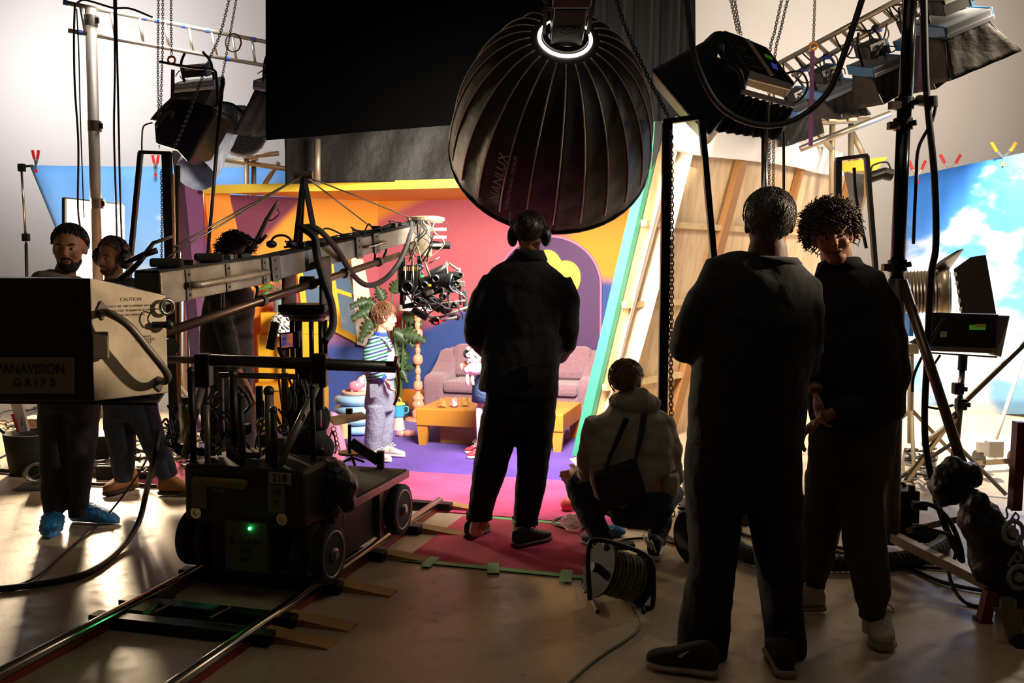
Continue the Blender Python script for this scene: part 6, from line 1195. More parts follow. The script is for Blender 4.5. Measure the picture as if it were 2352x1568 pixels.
# black A-frames
def aframe(name, label, cat, segs, m=None):
    a = A(*segs[0][:3]); t = thing(name, label, cat, V((A(segs[0][0], segs[0][1], segs[0][4]).x, segs[0][4], 0)))
    for i, (x0, y0, x1, y1, Y_, w_, part) in enumerate(segs): MB().bar(A(x0, y0, Y_), A(x1, y1, Y_) if y1 < 5000 else V((A(x1, 800, Y_).x, Y_, 0)), w_, .05, V((0, 1, 0))).build(part, m or mat('black_box_steel', '0e0d0c', .35, .5), t, bevel=.003)
    return t
aframe('steel_trestle', 'black steel A-frame in front of the left sky cloth', 'frame', [(383, 350, 396, 9999, 8.0, .075, 'column'), (320, 350, 392, 352, 8.0, .03, 'top_bar'), (323, 350, 280, 800, 8.0, .035, 'brace'), (408, 380, 404, 9999, 8.15, .03, 'rear_column')])
MB().bar(A(402, 620, 8.3), V((A(404, 800, 8.3).x, 8.3, 0)), .05, .03, V((0, 1, 0))); one(MB().bar(A(404, 400, 8.35), V((A(406, 800, 8.35).x, 8.35, 0)), .05, .03, V((0, 1, 0))), 'timber_post', MC['old_stud'], 'narrow timber post behind the left black A-frame', 'post')
aframe('steel_trestle', 'tall black steel A-frame in front of the plywood wall', 'frame', [(1533, 282, 1522, 9999, 5.7, .055, 'column'), (1524, 280, 1614, 268, 5.7, .032, 'top_bar'), (1610, 266, 1648, 690, 5.7, .035, 'brace')])
aframe('steel_trestle', 'black steel A-frame behind the curly-haired man', 'frame', [(1925, 368, 1925, 9999, 7.8, .05, 'column'), (1920, 366, 1992, 357, 7.8, .03, 'top_bar'), (1990, 358, 2022, 760, 7.8, .035, 'brace')])
t = thing('yellow_flag', 'yellow flag board clamped at the right end of the plywood wall', 'flag', A(1985, 395, 8.2)); MB().prism([A(1932, 372, 8.2), A(2040, 360, 8.2), A(2012, 390, 8.2), A(1938, 394, 8.2)], (0, .02, 0)).build('board', mat('flag_yellow', 'f0c42c', .6), t); MB().prism([A(1940, 396, 8.15), A(1985, 400, 8.15), A(1984, 450, 8.15), A(1975, 490, 8.15), A(1958, 480, 8.15), A(1950, 440, 8.15)], (0, .02, 0)).build('grey_cloth', mat('cloth_grey', '4a4440', .9), t)
t = thing('clamp_head', 'black clamp head with coiled lead right of the yellow flag', 'clamp', A(2010, 400, 8.0)); MB().cyl(A(1998, 408, 8), A(2035, 396, 8), .045).build('head', bm, t, bevel=.005); MB().cyl(A(2030, 398, 8), A(2048, 402, 8), .05).build('cap', bm, t); MB().tube(spline([A(2000, 400, 8), A(2005, 380, 8), A(2035, 372, 8), A(2045, 385, 8), A(2047, 400, 8)]), .008).build('lead', cabm, t)
# scaffold pipes
def pipes(name, label, segs, r=.024, m=gal):
    t = thing(name, label, 'scaffold', A(*segs[0][:2], segs[0][4]))
    for x0, y0, x1, y1, Y_ in segs: MB().cyl(A(x0, y0, Y_), A(x1, y1, Y_), r, 14).build('pipe', m, t, smooth=True)
    return t
t = pipes('scaffold_pipes', 'scaffold pipes behind the right end of the plywood wall', [(1803, 285, 1998, 275, 9.6), (1912, 240, 1910, 480, 9.65), (1955, 275, 1952, 600, 9.7), (1862, 285, 1912, 345, 9.6), (1838, 290, 1790, 340, 9.6), (1955, 300, 1990, 370, 9.7)], .028)
for x, y in ((1910, 273), (1955, 272), (1862, 286)): MB().box(A(x, y, 9.6), (.09, .09, .07)).build('coupler', mat('coupler_zinc', 'b0a48c', .4, .7), t, bevel=.01)
pipes('silver_boom_pipe', 'silver boom pipe under the row of right lamps', [(1838, 342, 2045, 261, 8.6)], .028, speed)
t = pipes('scaffold_pipes', 'scaffold pipes behind the left lamps above the set', [(498, 364, 660, 388, 10.2), (566, 352, 566, 924, 10.2), (583, 360, 583, 924, 10.25), (640, 372, 600, 436, 10.3), (640, 352, 560, 360, 10.2)], .026)
for x, y in ((567, 358), (583, 362)): MB().box(A(x, y, 10.18), (.08, .08, .06)).build('coupler', MC['coupler_zinc'], t, bevel=.01)
pipes('upright_pipe', 'pale upright pipe seen against the black cloth over the set', [(729, 320, 729, 424, 8.2)], .026)
# black drapes above the set
bk = mat('duvetyne_black', '040404', 1, spec=.0); bk2 = mat('black_bolton', '1c1814', .6, spec=.3, bump=1.5, bscale=4); bk3 = mat('black_wool', '0f0d0c', .95)
def drp(name, label, corners, Y_, m, amp, wav, n=60):
    q = [A(x, y, Y_ + d) for x, y, d in corners]
    def fn(u, v):
        p = q[0].lerp(q[1], u).lerp(q[3].lerp(q[2], u), v); p.y += amp * math.sin(u * wav + 1.3 * math.sin(v * 2.1)) + amp * .5 * math.sin(u * wav * 2.7 + v * 4); return p
    return one(MB().grid(fn, n, 20), name, m, label, 'drape', smooth=True, solid=.006)
drp('black_flag', 'large matt black flag filling the top centre of the view', [(608, -400, 0), (1300, -400, .3), (1300, 266, .3), (610, 322, 0)], 7.3, bk, .01, 9)
drp('black_curtain', 'dark curtain with soft vertical folds behind the softbox', [(1230, -400, 0), (1595, -400, 0), (1595, 262, 0), (1230, 330, 0)], 8.6, bk3, .05, 40, 90)
drp('black_cloth_pelmet', 'creased black cloth hanging just above the yellow canopy', [(652, 290, 0), (1110, 262, 0), (1110, 414, 0), (655, 422, 0)], 8.35, bk2, .014, 9, 80)
drp('dark_wall_cap', 'black cloth over the top front corner of the plywood wall', [(1505, 276, 0), (1530, 280, 0), (1515, 345, 0), (1496, 390, 0)], 7.35, bk3, .005, 5, 8)
# the big parabolic softbox
Yr = 6.1; rc = A(1262, 352, Yr); ra_ = V((0, .71, -.70)).normalized(); RS = .625
apx = A(1298, 88, 5.35); axis = (rc - apx).normalized(); Ls = (rc - apx).length; sx_, sy_ = frame_of(axis, V((1, 0, 0)))
sb = thing('parabolic_softbox', 'huge round black ribbed softbox hanging above the standing man', 'softbox', rc)
fabk = mat('softbox_fabric', '0a0909', .55, bump=.3, bscale=10, spec=.35); ribm = mat('rib_piping', 'a89888', .45)
def sbp(t, a, k=1.): r = .115 + (RS - .115) * (math.sin(min(1, t) * PI / 2) ** .82); return apx + axis * (Ls * (1 - math.cos(t * PI / 2)) ** .88 if t > 0 else 0.) + (sx_ * math.cos(a) + sy_ * math.sin(a)) * r * k
NR = 24; SEG = 6
def sfn(u, v):
    a = 2 * PI * u; ph = (u * NR) % 1.0; sag = 1 - .035 * math.sin(ph * PI) * math.sin(min(1, v) * PI) ** .5 if v > 0 else 1
    return sbp(v, a, sag + (.004 * math.sin(v * 40 + u * 90)) * math.sin(ph * PI))
MB().grid(sfn, NR * SEG, 26).build('shell', fabk, sb, smooth=True, solid=.004)
for i in range(NR):
    a = 2 * PI * i / NR; MB().tube([sbp(v / 16, a, 1.008) for v in range(1, 16)], .0048, 6).build('rib', ribm, sb, smooth=True)
MB().tube([rc + (sx_ * math.cos(t) + sy_ * math.sin(t)) * RS * 1.0 for t in (2 * PI * k / 48 for k in range(49))], .012, 8).build('rim_tape', bp_, sb, smooth=True)
MB().lathe(rc - axis * .02, [(0, 0), (RS * .97, 0), (RS * .97, .004), (0, .004)], 48, axis).build('front_diffusion', mat('softbox_diffusion', 'fff3e2', .8, emit=7), sb)
MB().lathe(apx - axis * .03, [(.10, 0), (.125, .01), (.125, .045), (.10, .05)], 40, axis, cap=False).build('speed_ring', bm, sb, solid=.004)
MB().torus(apx - axis * .002, .142, .010, axis, 40, 8).build('glowing_gap', mat('ring_glow', 'fff4e0', .5, emit=6), sb, smooth=True)
for a0_, s, sz, off in ((0, 'NANLUX', .085, 0), (0, 'Softbox Parabolic 120 NLM', .034, .5)):
    # panel whose middle projects nearest to the lettering in the photograph
    tgt = (1148, 405) if off == 0 else (1172, 412); best = min(((abs(proj(sbp(v / 20, 2 * PI * k / 96))[0] - tgt[0]) + abs(proj(sbp(v / 20, 2 * PI * k / 96))[1] - tgt[1]) + (1e4 if (sbp(v / 20, 2 * PI * k / 96) - rc).dot(V((0, 1, 0))) > 0 else 0)), v / 20, 2 * PI * k / 96) for v in range(4, 20) for k in range(96))
    v_, a_ = best[1], best[2]; p0 = sbp(v_, a_); du = (sbp(v_ - .06, a_) - p0).normalized(); dv = (sbp(v_, a_ + .05) - p0).normalized(); nn = du.cross(dv)
    if nn.y > 0: dv = -dv; nn = -nn
    if proj(p0 + dv * .05)[0] > proj(p0)[0]: dv = -dv; 
    nn = du.cross(dv)
    if nn.y > 0: dv = -dv
    text(s, sz, p0 * 1.0 + (V((0, 0, CAMZ)) - p0).normalized() * .022, du, dv, mat('dull_white_print', '9a9088', .6), sb)
fx = thing('led_fixture', 'black lamp head with a round fan grille on top of the big softbox', 'lamp', apx)
fu = -axis; fside = V((1, 0, 0)); fn_ = fside.cross(fu).normalized(); MF = M4((fside, fn_, fu)).transposed()
MB().box(apx + fu * .14, (.17, .17, .26), M=MF).build('housing', mat('fixture_black', '1a1816', .4, .3), fx, bevel=.01); MB().box(apx + fu * .42, (.20, .20, .28), M=MF).build('power_section', MC['fixture_black'], fx, bevel=.01)
for k in range(4): MB().torus(apx + fu * .12 - V((0, .092, .0)) - V((0, .0, .02)), .02 + .018 * k, .0025, V((0, 1, .6)), 24, 6).build('fan_ring', mat('grille_grey', '3a3632', .5, .5), fx, smooth=True)
for k in (-.12, .12): MB().bar(apx + fside * k + fu * .05, apx + fside * k + fu * .62, .02, .05, V((0, 1, 0))).build('yoke_arm', bm, fx)
MB().box(apx + fside * .088 + fu * .14, (.006, .12, .2), M=MF).build('side_strip', mat('bright_strip', 'c8beb0', .4, .5), fx)
MB().tube(spline([A(1245, -10, 5.3), A(1262, 14, 5.2), A(1300, 12, 5.2), A(1335, 0, 5.2)]), .008).build('power_lead', cabm, fx, smooth=True); MB().cyl(apx + fu * .6, apx + fu * 2.2, .03).build('hanging_pole', bm, fx)
# skirted panel lamps
gfab = mat('skirt_fabric', '2a2522', .7, bump=.7, bscale=9, spec=.4); gbl = mat('lamp_blue_trim', '3a6a98', .4); ggr = mat('lamp_grey', '8a8f98', .4, .5); gdk = mat('lamp_dark', '1d1c1c', .5)
def skirt_lamp(label, TL, TR, BL, BR_, Y0, dep, tilt=.25, pw=True, group='panel lamps with black fabric skirts'):
    """TL, TR: the lit panel's near edge; BL, BR_: the skirt's near lower edge (pixels at distance Y0)"""
    a, b, c, d = A(*TL, Y0), A(*TR, Y0), A(*BL, Y0 - .06), A(*BR_, Y0 - .06); t = thing('panel_lamp', label, 'lamp', (a + b) / 2, group)
    o = V((0, dep, tilt * dep)); X_ = (b - a).normalized(); up = ((a + b) / 2 - (c + d) / 2).normalized(); e1 = V((0, dep * 1.5, tilt * dep * .5)); 
    f = [a, b, b + o, a + o]; g = [c, d, d + e1, c + e1]
    for i in range(4):
        j = (i + 1) % 4
        def fn(u, v, i=i, j=j): p = f[i].lerp(f[j], u).lerp(g[i].lerp(g[j], u), v); nrm = (f[j] - f[i]).cross(g[i] - f[i]).normalized(); return p + nrm * (.02 * math.sin(v * PI) * math.sin(u * PI) + .006 * math.sin(u * 20 + v * 5))
        MB().grid(fn, 12, 8).build('skirt_panel', gfab, t, smooth=True, solid=.003)
    mid = (a + b + a + b + o + o) / 4; L = (b - a).length; n = X_.cross(o).normalized()
    if n.dot(up) < 0: n = -n
    Mx = M4((X_, n.cross(X_) * -1, n)).transposed()
    MB().box(mid + n * .035, (L, dep * 1.02, .07), M=Mx).build('panel_housing', ggr, t, bevel=.008)
    for k in (-1, 1): MB().box(mid + n * .035 + X_ * (k * L * .51), (.02, dep * 1.0, .08), M=Mx).build('end_cap', gbl, t, bevel=.006)
    MB().box(mid + n * .012, (L * 1.02, dep * 1.08, .03), M=Mx).build('silver_frame', mat('lamp_silver', 'c4cad4', .3, .6), t, bevel=.004)
    if pw:
        c2 = mid + n * .16; MB().box(c2, (L * .62, dep * .6, .10), M=Mx).build('power_supply', gdk, t, bevel=.006); MB().box(c2 - V((0, dep * .32, 0)), (L * .5, .01, .05), M=Mx).build('supply_plate', mat('plate_white', 'b8b4ac', .5), t); MB().box(c2 + X_ * L * .32, (.02, dep * .62, .11), M=Mx).build('supply_end', gbl, t)
        for k in range(5):
            p1 = c2 + X_ * rnd.uniform(-.2, .2) * L - V((0, dep * .35, 0)); p2 = mid + X_ * rnd.uniform(-.5, .5) * L - V((0, dep * .5, 0)) + n * .08; MB().tube(spline([p1, (p1 + p2) / 2 + V((rnd.uniform(-.05, .05), -.04, rnd.uniform(-.08, .08))), p2]), .005, 6).build('lamp_cable', cabm, t, smooth=True)
        for k in (-.4, .4): MB().tube(spline([mid + X_ * (k * L) + n * .05, mid + X_ * (k * L) + n * .22, mid + X_ * (k * L * .6) + n * .32]), .012).build('yoke', bm, t, smooth=True)
    return t
skirt_lamp('largest skirted lamp panel at the upper right corner', (2168, 92), (2272, 48), (2183, 186), (2345, 118), 6.3, .5, .35)
skirt_lamp('skirted lamp panel just left of the tall black column', (2004, 180), (2070, 152), (2030, 240), (2098, 200), 7.4, .45, .3)
skirt_lamp('skirted lamp panel just right of the tall black column', (2118, 120), (2160, 95), (2150, 205), (2198, 170), 7.0, .4, .3)
skirt_lamp('middle skirted lamp panel above the scaffold pipes', (1893, 235), (1960, 205), (1915, 262), (2000, 264), 8.0, .45, .3)
skirt_lamp('leftmost skirted lamp panel of the row at right', (1832, 278), (1884, 252), (1808, 336), (1892, 306), 8.8, .45, .3)
skirt_lamp('skirted lamp panel nearest the ladder truss at left', (402, 212), (488, 204), (345, 275), (450, 285), 8.9, .4, .3)
skirt_lamp('skirted lamp panel beside the left edge of the black flag', (585, 205), (640, 215), (536, 308), (640, 312), 8.6, .4, .3)
t = thing('ladder_truss', 'aluminium ladder truss slanting up to the right above the lamp row', 'truss', A(1920, 80, 8.2)); U0, U1, D0, D1 = A(1790, 145, 8.6), A(2120, -30, 7.0), A(1822, 172, 8.6), A(2150, -10, 7.0)
MB().cyl(U0, U1, .022).build('chord', speed, t, smooth=True); MB().cyl(D0, D1, .022).build('chord', speed, t, smooth=True)
for k in range(11): MB().cyl(U0.lerp(U1, k / 11 + .03), D0.lerp(D1, k / 11 + .02), .017).build('rung', speed, t)
for k in range(16):
    u = rnd.random(); p = U0.lerp(U1, u); q_ = D0.lerp(D1, min(1, u + rnd.uniform(0, .12))); MB().tube(spline([p, p.lerp(q_, .5) + V((rnd.uniform(-.1, .1), -.08, rnd.uniform(-.22, .02))), q_ + V((0, -.03, 0))]), .007, 6).build('tied_cable', cabm, t, smooth=True)
for k in range(5): p = D0.lerp(D1, .1 + .18 * k); MB().torus(p - V((0, .04, .06)), .07, .006, V((.3, 1, 0)), 20, 6).build('cable_loop', cabm, t, smooth=True); MB().cyl(p - V((.03, 0, 0)), p + V((.03, 0, 0)), .028).build('blue_tape_band', bt, t)
stp = mat('purple_strap', '5e3058', .7)
one(MB().bar(A(1866, 115, 7.9), A(1862, 335, 7.9), .035, .006, V((0, 1, 0))), 'round_sling', stp, 'purple lifting sling in front of the right lamp row', 'sling'); one(MB().bar(A(397, 160, 8.2), A(396, 245, 8.2), .03, .006, V((0, 1, 0))), 'round_sling', stp, 'purple lifting sling above the left black lamp', 'sling'); one(MB().bar(A(2122, -30, 4.9), A(2112, 210, 4.9), .022, .004, V((0, 1, 0))), 'round_sling', stp, 'purple sling strap beside the tall black column', 'sling')
for x, y, Y_, lb in ((1868, 106, 7.9, 'orange shackle above the right lamp row'), (394, 138, 8.2, 'orange shackle above the left black lamp')): t = thing('shackle', lb, 'shackle', A(x, y, Y_)); MB().torus(A(x, y, Y_), .03, .009, V((0, 1, 0)), 18, 8).build('bow', mat('shackle_orange', 'c8761c', .4, .4), t, smooth=True); MB().cyl(A(x - 7, y - 7, Y_), A(x + 7, y - 7, Y_), .008).build('pin', mat('shackle_orange', 'c8761c'), t)
# black lamp heads
def black_lamp(label, cat, face, back, Y_, dp, extra=None):
    t = thing('studio_lamp', label, cat, A(face[0][0], face[0][1] + 60, Y_)); MB().prism([A(x, y, Y_) for x, y in face], (.06, dp, -.02)).build('hood', mat('gloss_black_hood', '0b0b0c', .28), t, bevel=.02)
    if back: MB().prism([A(x, y, Y_ + .04) for x, y in back], (.03, dp * .8, -.02)).build('rear_housing', mat('lamp_rear', '1c1b1a', .35, .3), t, bevel=.01)
    return t
t = black_lamp('black studio lamp with a lit green readout left of the plywood wall top', 'lamp', [(1494, 160), (1615, 94), (1640, 70), (1662, 68), (1726, 165), (1706, 213), (1630, 312), (1580, 262)], [(1662, 68), (1702, 82), (1762, 108), (1828, 192), (1818, 200), (1724, 170)], 6.2, .35)
MB().prism([A(1756, 123, 6.2), A(1772, 130, 6.2), A(1776, 137, 6.2), A(1760, 131, 6.2)], (0, .01, 0)).build('green_readout', mat('lcd_green', '4f9a2c', .4, emit=.2), t); MB().prism([A(1771, 143, 6.2), A(1783, 148, 6.2), A(1788, 160, 6.2), A(1776, 155, 6.2)], (0, .01, 0)).build('blue_readout', mat('lcd_blue', '4854c8', .4, emit=.3), t)
sl = mat('silver_rail', 'd8d2c8', .3, .7); MB().prism([A(1724, 162, 6.18), A(1818, 192, 6.18), A(1817, 206, 6.18), A(1718, 180, 6.18)], (0, .03, 0)).build('side_rail', sl, t); MB().prism([A(1706, 203, 6.18), A(1826, 236, 6.18), A(1825, 246, 6.18), A(1702, 213, 6.18)], (0, .03, 0)).build('side_rail', sl, t); MB().prism([A(1714, 90, 6.17), A(1720, 89, 6.17), A(1778, 172, 6.17), A(1770, 172, 6.17)], (0, .02, 0)).build('vent_strip', mat('vent_cream', 'a89c88', .6), t)
for k in range(3): MB().bar(A(1690 + k * 18, 106 + k * 22, 6.17), A(1716 + k * 18, 114 + k * 22, 6.17), .006, .006, V((0, 1, 0))).build('cooling_fin', mat('fin_grey', '4a4640', .5, .4), t)
MB().tube(spline([A(1655, 118, 6.1), A(1668, 140, 6.05), A(1698, 165, 6.05), A(1706, 205, 6.1)]), .018).build('yoke', bm, t, smooth=True); MB().cyl(A(1657, 105, 6.15), A(1655, 128, 6.1), .02).build('tilt_knob', chrome, t)
drp('lamp_skirt_cloth', 'gathered black skirt cloth under the studio lamp with the green readout', [(1695, 214, 0), (1822, 250, 0), (1790, 322, 0), (1632, 300, 0)], 6.35, gfab, .03, 50, 60)
st = thing('lamp_stand', 'chrome and black stand holding the studio lamp before the plywood wall', 'stand', V((A(1752, 800, 6.3).x, 6.3, 0))); MB().cyl(A(1759, 235, 6.3), A(1757, 290, 6.3), .03).build('spigot', bm, st); MB().cyl(A(1757, 290, 6.3), A(1752, 700, 6.3), .022).build('upper_tube', chrome, st, smooth=True); c = V((A(1752, 700, 6.3).x, 6.3, 0)); MB().cyl(A(1752, 700, 6.3), c + V((0, 0, .1)), .03).build('lower_tube', bm, st)
for k in range(3): a = 2 * PI * k / 3 + .6; MB().cyl(c + V((0, 0, .5)), c + V((.3 * math.cos(a), .3 * math.sin(a), .01)), .014).build('leg', bm, st)
t = black_lamp('black box lamp hanging in chains at the left above the purple wing', 'lamp', [(352, 282), (400, 232), (430, 226), (492, 245), (497, 262), (432, 375), (405, 345), (356, 330)], [(392, 228), (432, 224), (404, 262), (366, 296)], 8.0, .3)
MB().tube(spline([A(360, 290, 7.95), A(380, 265, 7.9), A(398, 258, 7.9), A(395, 272, 7.95)]), .012).build('grab_handle', bm, t, smooth=True); MB().tube(spline([A(350, 282, 8), A(330, 290, 8), A(326, 320, 8), A(326, 350, 8)]), .007).build('lead', cabm, t, smooth=True)
MB().tube(spline([A(366, 142, 8.1), A(440, 155, 8.1), A(488, 160, 8.1), A(497, 180, 8.1), A(500, 235, 8.1)]), .012).build('hanging_yoke', bm, t, smooth=True)
one(MB().cyl(A(512, 180, 7.8), A(472, 640, 7.8), .015, 12), 'hanging_bar', bm, 'slanting black bar hanging in front of the purple wing flat', 'bar', smooth=True)
# round par lamp and silver snoot
t = thing('par_lamp', 'big round glass-fronted lamp behind the left lamps', 'lamp', A(556, 300, 9.4)); c = A(556, 300, 9.4); ax = V((.35, -1, -.05)).normalized(); Rp = 56 * mpx(9.4)
MB().lathe(c - ax * .25, [(Rp * .6, 0), (Rp, .08), (Rp, .24), (Rp * .94, .25)], 36, ax, cap=False).build('barrel', mat('par_barrel', '9aa0ae', .35, .4), t, smooth=True, solid=.006)
for k in range(6): MB().torus(c - ax * .02 * (k % 2), Rp * (.95 - .15 * k), .006, ax, 40, 6).build('reflector_ring', mat('reflector_dark', '7a8090', .25, .4), t, smooth=True)
MB().lathe(c - ax * .12, [(Rp * .9, .06), (Rp * .5, 0), (0, -.02)], 36, ax, cap=False).build('reflector', mat('reflector', '666c7c', .25, .4), t, smooth=True)
MB().lathe(c - ax * .0, [(Rp * .97, 0), (0, .03)], 36, ax, cap=False).build('glass', mat('lamp_glass', '8a90a0', .05, trans=.9), t, smooth=True)
for k in range(24): a = 2 * PI * k / 24; x, y = frame_of(ax); d = x * math.cos(a) + y * math.sin(a); MB().bar(c - ax * .2 + d * Rp * 1.0, c - ax * .03 + d * Rp * 1.02, .006, .012, d).build('cooling_fin', mat('fin_light', 'b0b0b8', .4, .6), t)
t = thing('silver_snoot', 'crinkled silver reflector tube slanting under the left lamps', 'reflector', A(480, 350, 8.9)); p0, p1 = A(525, 268, 9.0), A(448, 400, 8.3); m = MB(); dd = (p1 - p0).normalized(); x, y = frame_of(dd); N = 28; vs = []
for i in range(15):
    for k in range(N): r = (.145 + .012 * i / 14 * 2) * (1 + .035 * rnd.uniform(-1, 1)); a = 2 * PI * k / N; vs.append(p0.lerp(p1, i / 14) + x * r * math.cos(a) + y * r * math.sin(a))
m.add(vs, [(i * N + k, i * N + (k + 1) % N, (i + 1) * N + (k + 1) % N, (i + 1) * N + k) for i in range(14) for k in range(N)]).build('foil_tube', mat('silver_foil', 'ccd4e6', .3, .35), t, solid=.002); MB().torus(p0, .15, .01, dd, 28, 6).build('end_ring', bm, t, smooth=True)
# the tall column stand right
t = thing('mast_stand', 'tall black and chrome column stand right of the curly-haired man', 'stand', V((A(2050, 1200, 4.9).x, 4.9, 0))); Yk = 4.7
MB().cyl(A(2094, -60, Yk), A(2078, 235, Yk), .031, 20).build('upper_tube', mat('column_black', '0d0c0b', .22, .5), t, smooth=True); MB().cyl(A(2078, 235, Yk), A(2060, 640, Yk), .034, 20).build('middle_tube', MC['column_black'], t, smooth=True); MB().cyl(A(2060, 640, Yk), V((A(2048, 1200, Yk).x, Yk, .12)), .040, 20).build('lower_tube', alud, t, smooth=True)
MB().cyl(A(2104, -60, Yk + .02), A(2092, 235, Yk + .02), .008).build('chrome_rail', chrome, t)
for y, x in ((238, 2077), (285, 2074), (610, 2061)): MB().cyl(A(x, y - 14, Yk), A(x, y + 14, Yk), .045, 20).build('collar', bm, t, bevel=.004); MB().bar(A(x + 14, y, Yk - .03), A(x + 32, y - 4, Yk - .05), .02, .025).build('locking_lever', bm, t); MB().box(A(x - 22, y + 4, Yk - .03), (.05, .04, .035)).build('collar_bolt', mat('bolt_rust', '5c463a', .5, .6), t)
t2 = MB().cyl(A(2110, 230, Yk), A(2142, 235, Yk - .1), .026).build('clamp_arm', mat('clamp_grey', '6e6456', .4, .6), t, bevel=.003); MB().cyl(A(2138, 222, Yk - .1), A(2139, 246, Yk - .1), .03).build('clamp_knob', bm, t)
MB().cyl(A(2073, 645, Yk - .03), A(2228, 1120, Yk - .35), .024, 18).build('splayed_leg', mat('leg_brown_steel', '6a5a4c', .3, .8), t, smooth=True)
MB().bar(V((A(2045, 1235, Yk).x, Yk, .16)), A(2292, 1352, 4.05), .05, .045).build('leg_strut', mat('strut_alu', '8a7a64', .4, .6), t); MB().bar(A(2085, 1218, 4.8), A(2210, 1190, 4.6), .035, .03).build('leg_strut', MC['strut_alu'], t)
for r_ in ((2250, 1462, 2275, 1355, .045), (2342, 968, 2330, 1170, .04)): MB().bar(A(r_[0], r_[1], 3.95), A(r_[2], r_[3], 3.95), r_[4], .045, V((0, 1, 0))).build('red_leg', mat('leg_red', '6e1214', .4), t)
MB().prism([A(2243, 1462, 3.93), A(2286, 1468, 3.93), A(2282, 1428, 3.93), A(2252, 1424, 3.93)], (0, .07, 0)).build('rubber_foot', rub, t, bevel=.004)
wc = A(2330, 1487, 3.75); MB().lathe(wc - V((.02, 0, 0)), [(.02, 0), (.085, 0), (.09, .006), (.09, .034), (.085, .04), (.02, .04)], 30, V((1, -.25, 0))).build('caster_wheel', rub, t, smooth=True); MB().prism([A(2280, 1395, 3.7), A(2352, 1400, 3.7), A(2346, 1495, 3.7), A(2326, 1490, 3.7), A(2304, 1432, 3.7)], (.0, .012, 0)).build('caster_fork', mat('fork_zinc', '7a7060', .4, .7), t); MB().cyl(A(2315, 1375, 3.72), A(2315, 1400, 3.72), .03).build('caster_stem', MC['fork_zinc'], t)
for pts, r, lb in (([(2122, -20), (2128, 200), (2146, 400), (2150, 560), (2138, 640), (2130, 820), (2124, 960), (2132, 1060), (2165, 1190), (2210, 1290)], .0165, 'thick black cable dropping down the tall column'), ([(1575, -30), (1584, 60), (1600, 145), (1650, 240), (1730, 284), (1820, 278), (1900, 215), (1940, 120), (1986, -20)], .017, 'thick black cable sagging in a loop across the upper right'), ([(2150, 240), (2140, 280), (2110, 340), (2104, 420), (2098, 560)], .008, 'thin black lead hanging beside the column clamp'), ([(2168, 730), (2128, 800), (2100, 860), (2096, 900)], .007, 'thin lead from the bright lamp to the column stand'), ([(2160, 815), (2140, 850), (2120, 920), (2150, 938), (2190, 930)], .006, 'lead looping under the flat panel lamp'), ([(1800, 170), (1840, 165), (1855, 200), (1830, 235), (1790, 240)], .008, 'lead looping behind the studio lamp with the green readout'), ([(1799, 235), (1800, 320), (1800, 460), (1798, 560)], .010, 'straight black cable hanging behind the grey-haired man'), ([(1962, 385), (1965, 440), (1975, 500), (1990, 570)], .012, 'black cable hanging in the frame behind the curly-haired man')):
    Y_ = 4.6 if pts[0][0] > 2100 else 5.2 if pts[0][0] == 1575 else 6.6
    cable('hanging_cable', [A(x, y, Y_) for x, y in pts], r, lb, group='cables hanging at right')
# bright fresnel with barn doors, and the flat lamp below it
Yf = 7.0; t = thing('fresnel_lamp', 'bright fresnel lamp with open barn doors at the right edge', 'lamp', A(2140, 760, Yf)); fa = V((.93, -.36, .05)).normalized(); fc = A(2172, 668, Yf)
MB().lathe(fc - fa * .32, [(.0, 0), (.12, 0), (.15, .03), (.15, .26), (.17, .28), (.17, .34)], 32, fa, cap=False).build('housing', mat('fresnel_silver', '8a7a64', .35, .5), t, smooth=True, solid=.004)
for k in range(10): MB().torus(fc - fa * (.28 - k * .024), .156, .004, fa, 32, 5).build('cooling_rib', mat('rib_dark', '3a342c', .5, .6), t, smooth=True)
fo = V((-.0, -.12, 0)); MB().lathe(fc + fa * .0, [(.15, 0), (.12, .03), (.0, .05)], 32, fa, cap=False).build('lens', mat('lens_lit', 'fff4dc', .3, emit=14), t, smooth=True); MB().torus(fc + fa * .02, .165, .012, fa, 36, 8).build('front_ring', mat('ring_blue_grey', '8e98a4', .35, .6), t, smooth=True)
brn = mat('barn_door', '1e1812', .5, .3)
MB().prism([A(x, y, Yf - .12) for x, y in ((2190, 618), (2230, 590), (2264, 585), (2274, 640), (2288, 721), (2207, 719))], (.004, .006, 0)).build('barn_door', brn, t); MB().prism([A(2135, 622, Yf - .1), A(2160, 600, Yf - .1), A(2198, 577, Yf - .1), A(2213, 573, Yf - .1), A(2183, 616, Yf + .1)], (0, .0, .006)).build('barn_door', mat('barn_door_grey', '8a8478', .4, .4), t)
MB().prism([A(x, y, Yf + .24) for x, y in ((2190, 640), (2240, 600), (2250, 700), (2195, 716))], (.004, .006, 0)).build('barn_door', brn, t)
for k in range(5): MB().box(A(2192 + k * 3, 630 + k * 20, Yf - .12), (.02, .03, .03)).build('hinge', mat('hinge_bright', 'f0ece4', .3, .3), t)
MB().tube([A(2132, 650, Yf - .16), A(2130, 720, Yf - .17), A(2134, 770, Yf - .15)], .012).build('yoke', bm, t); MB().box(A(2086, 745, Yf - .1), (.03, .12, .16)).build('blue_clip', mat('clip_blue', '2a6cae', .4), t)
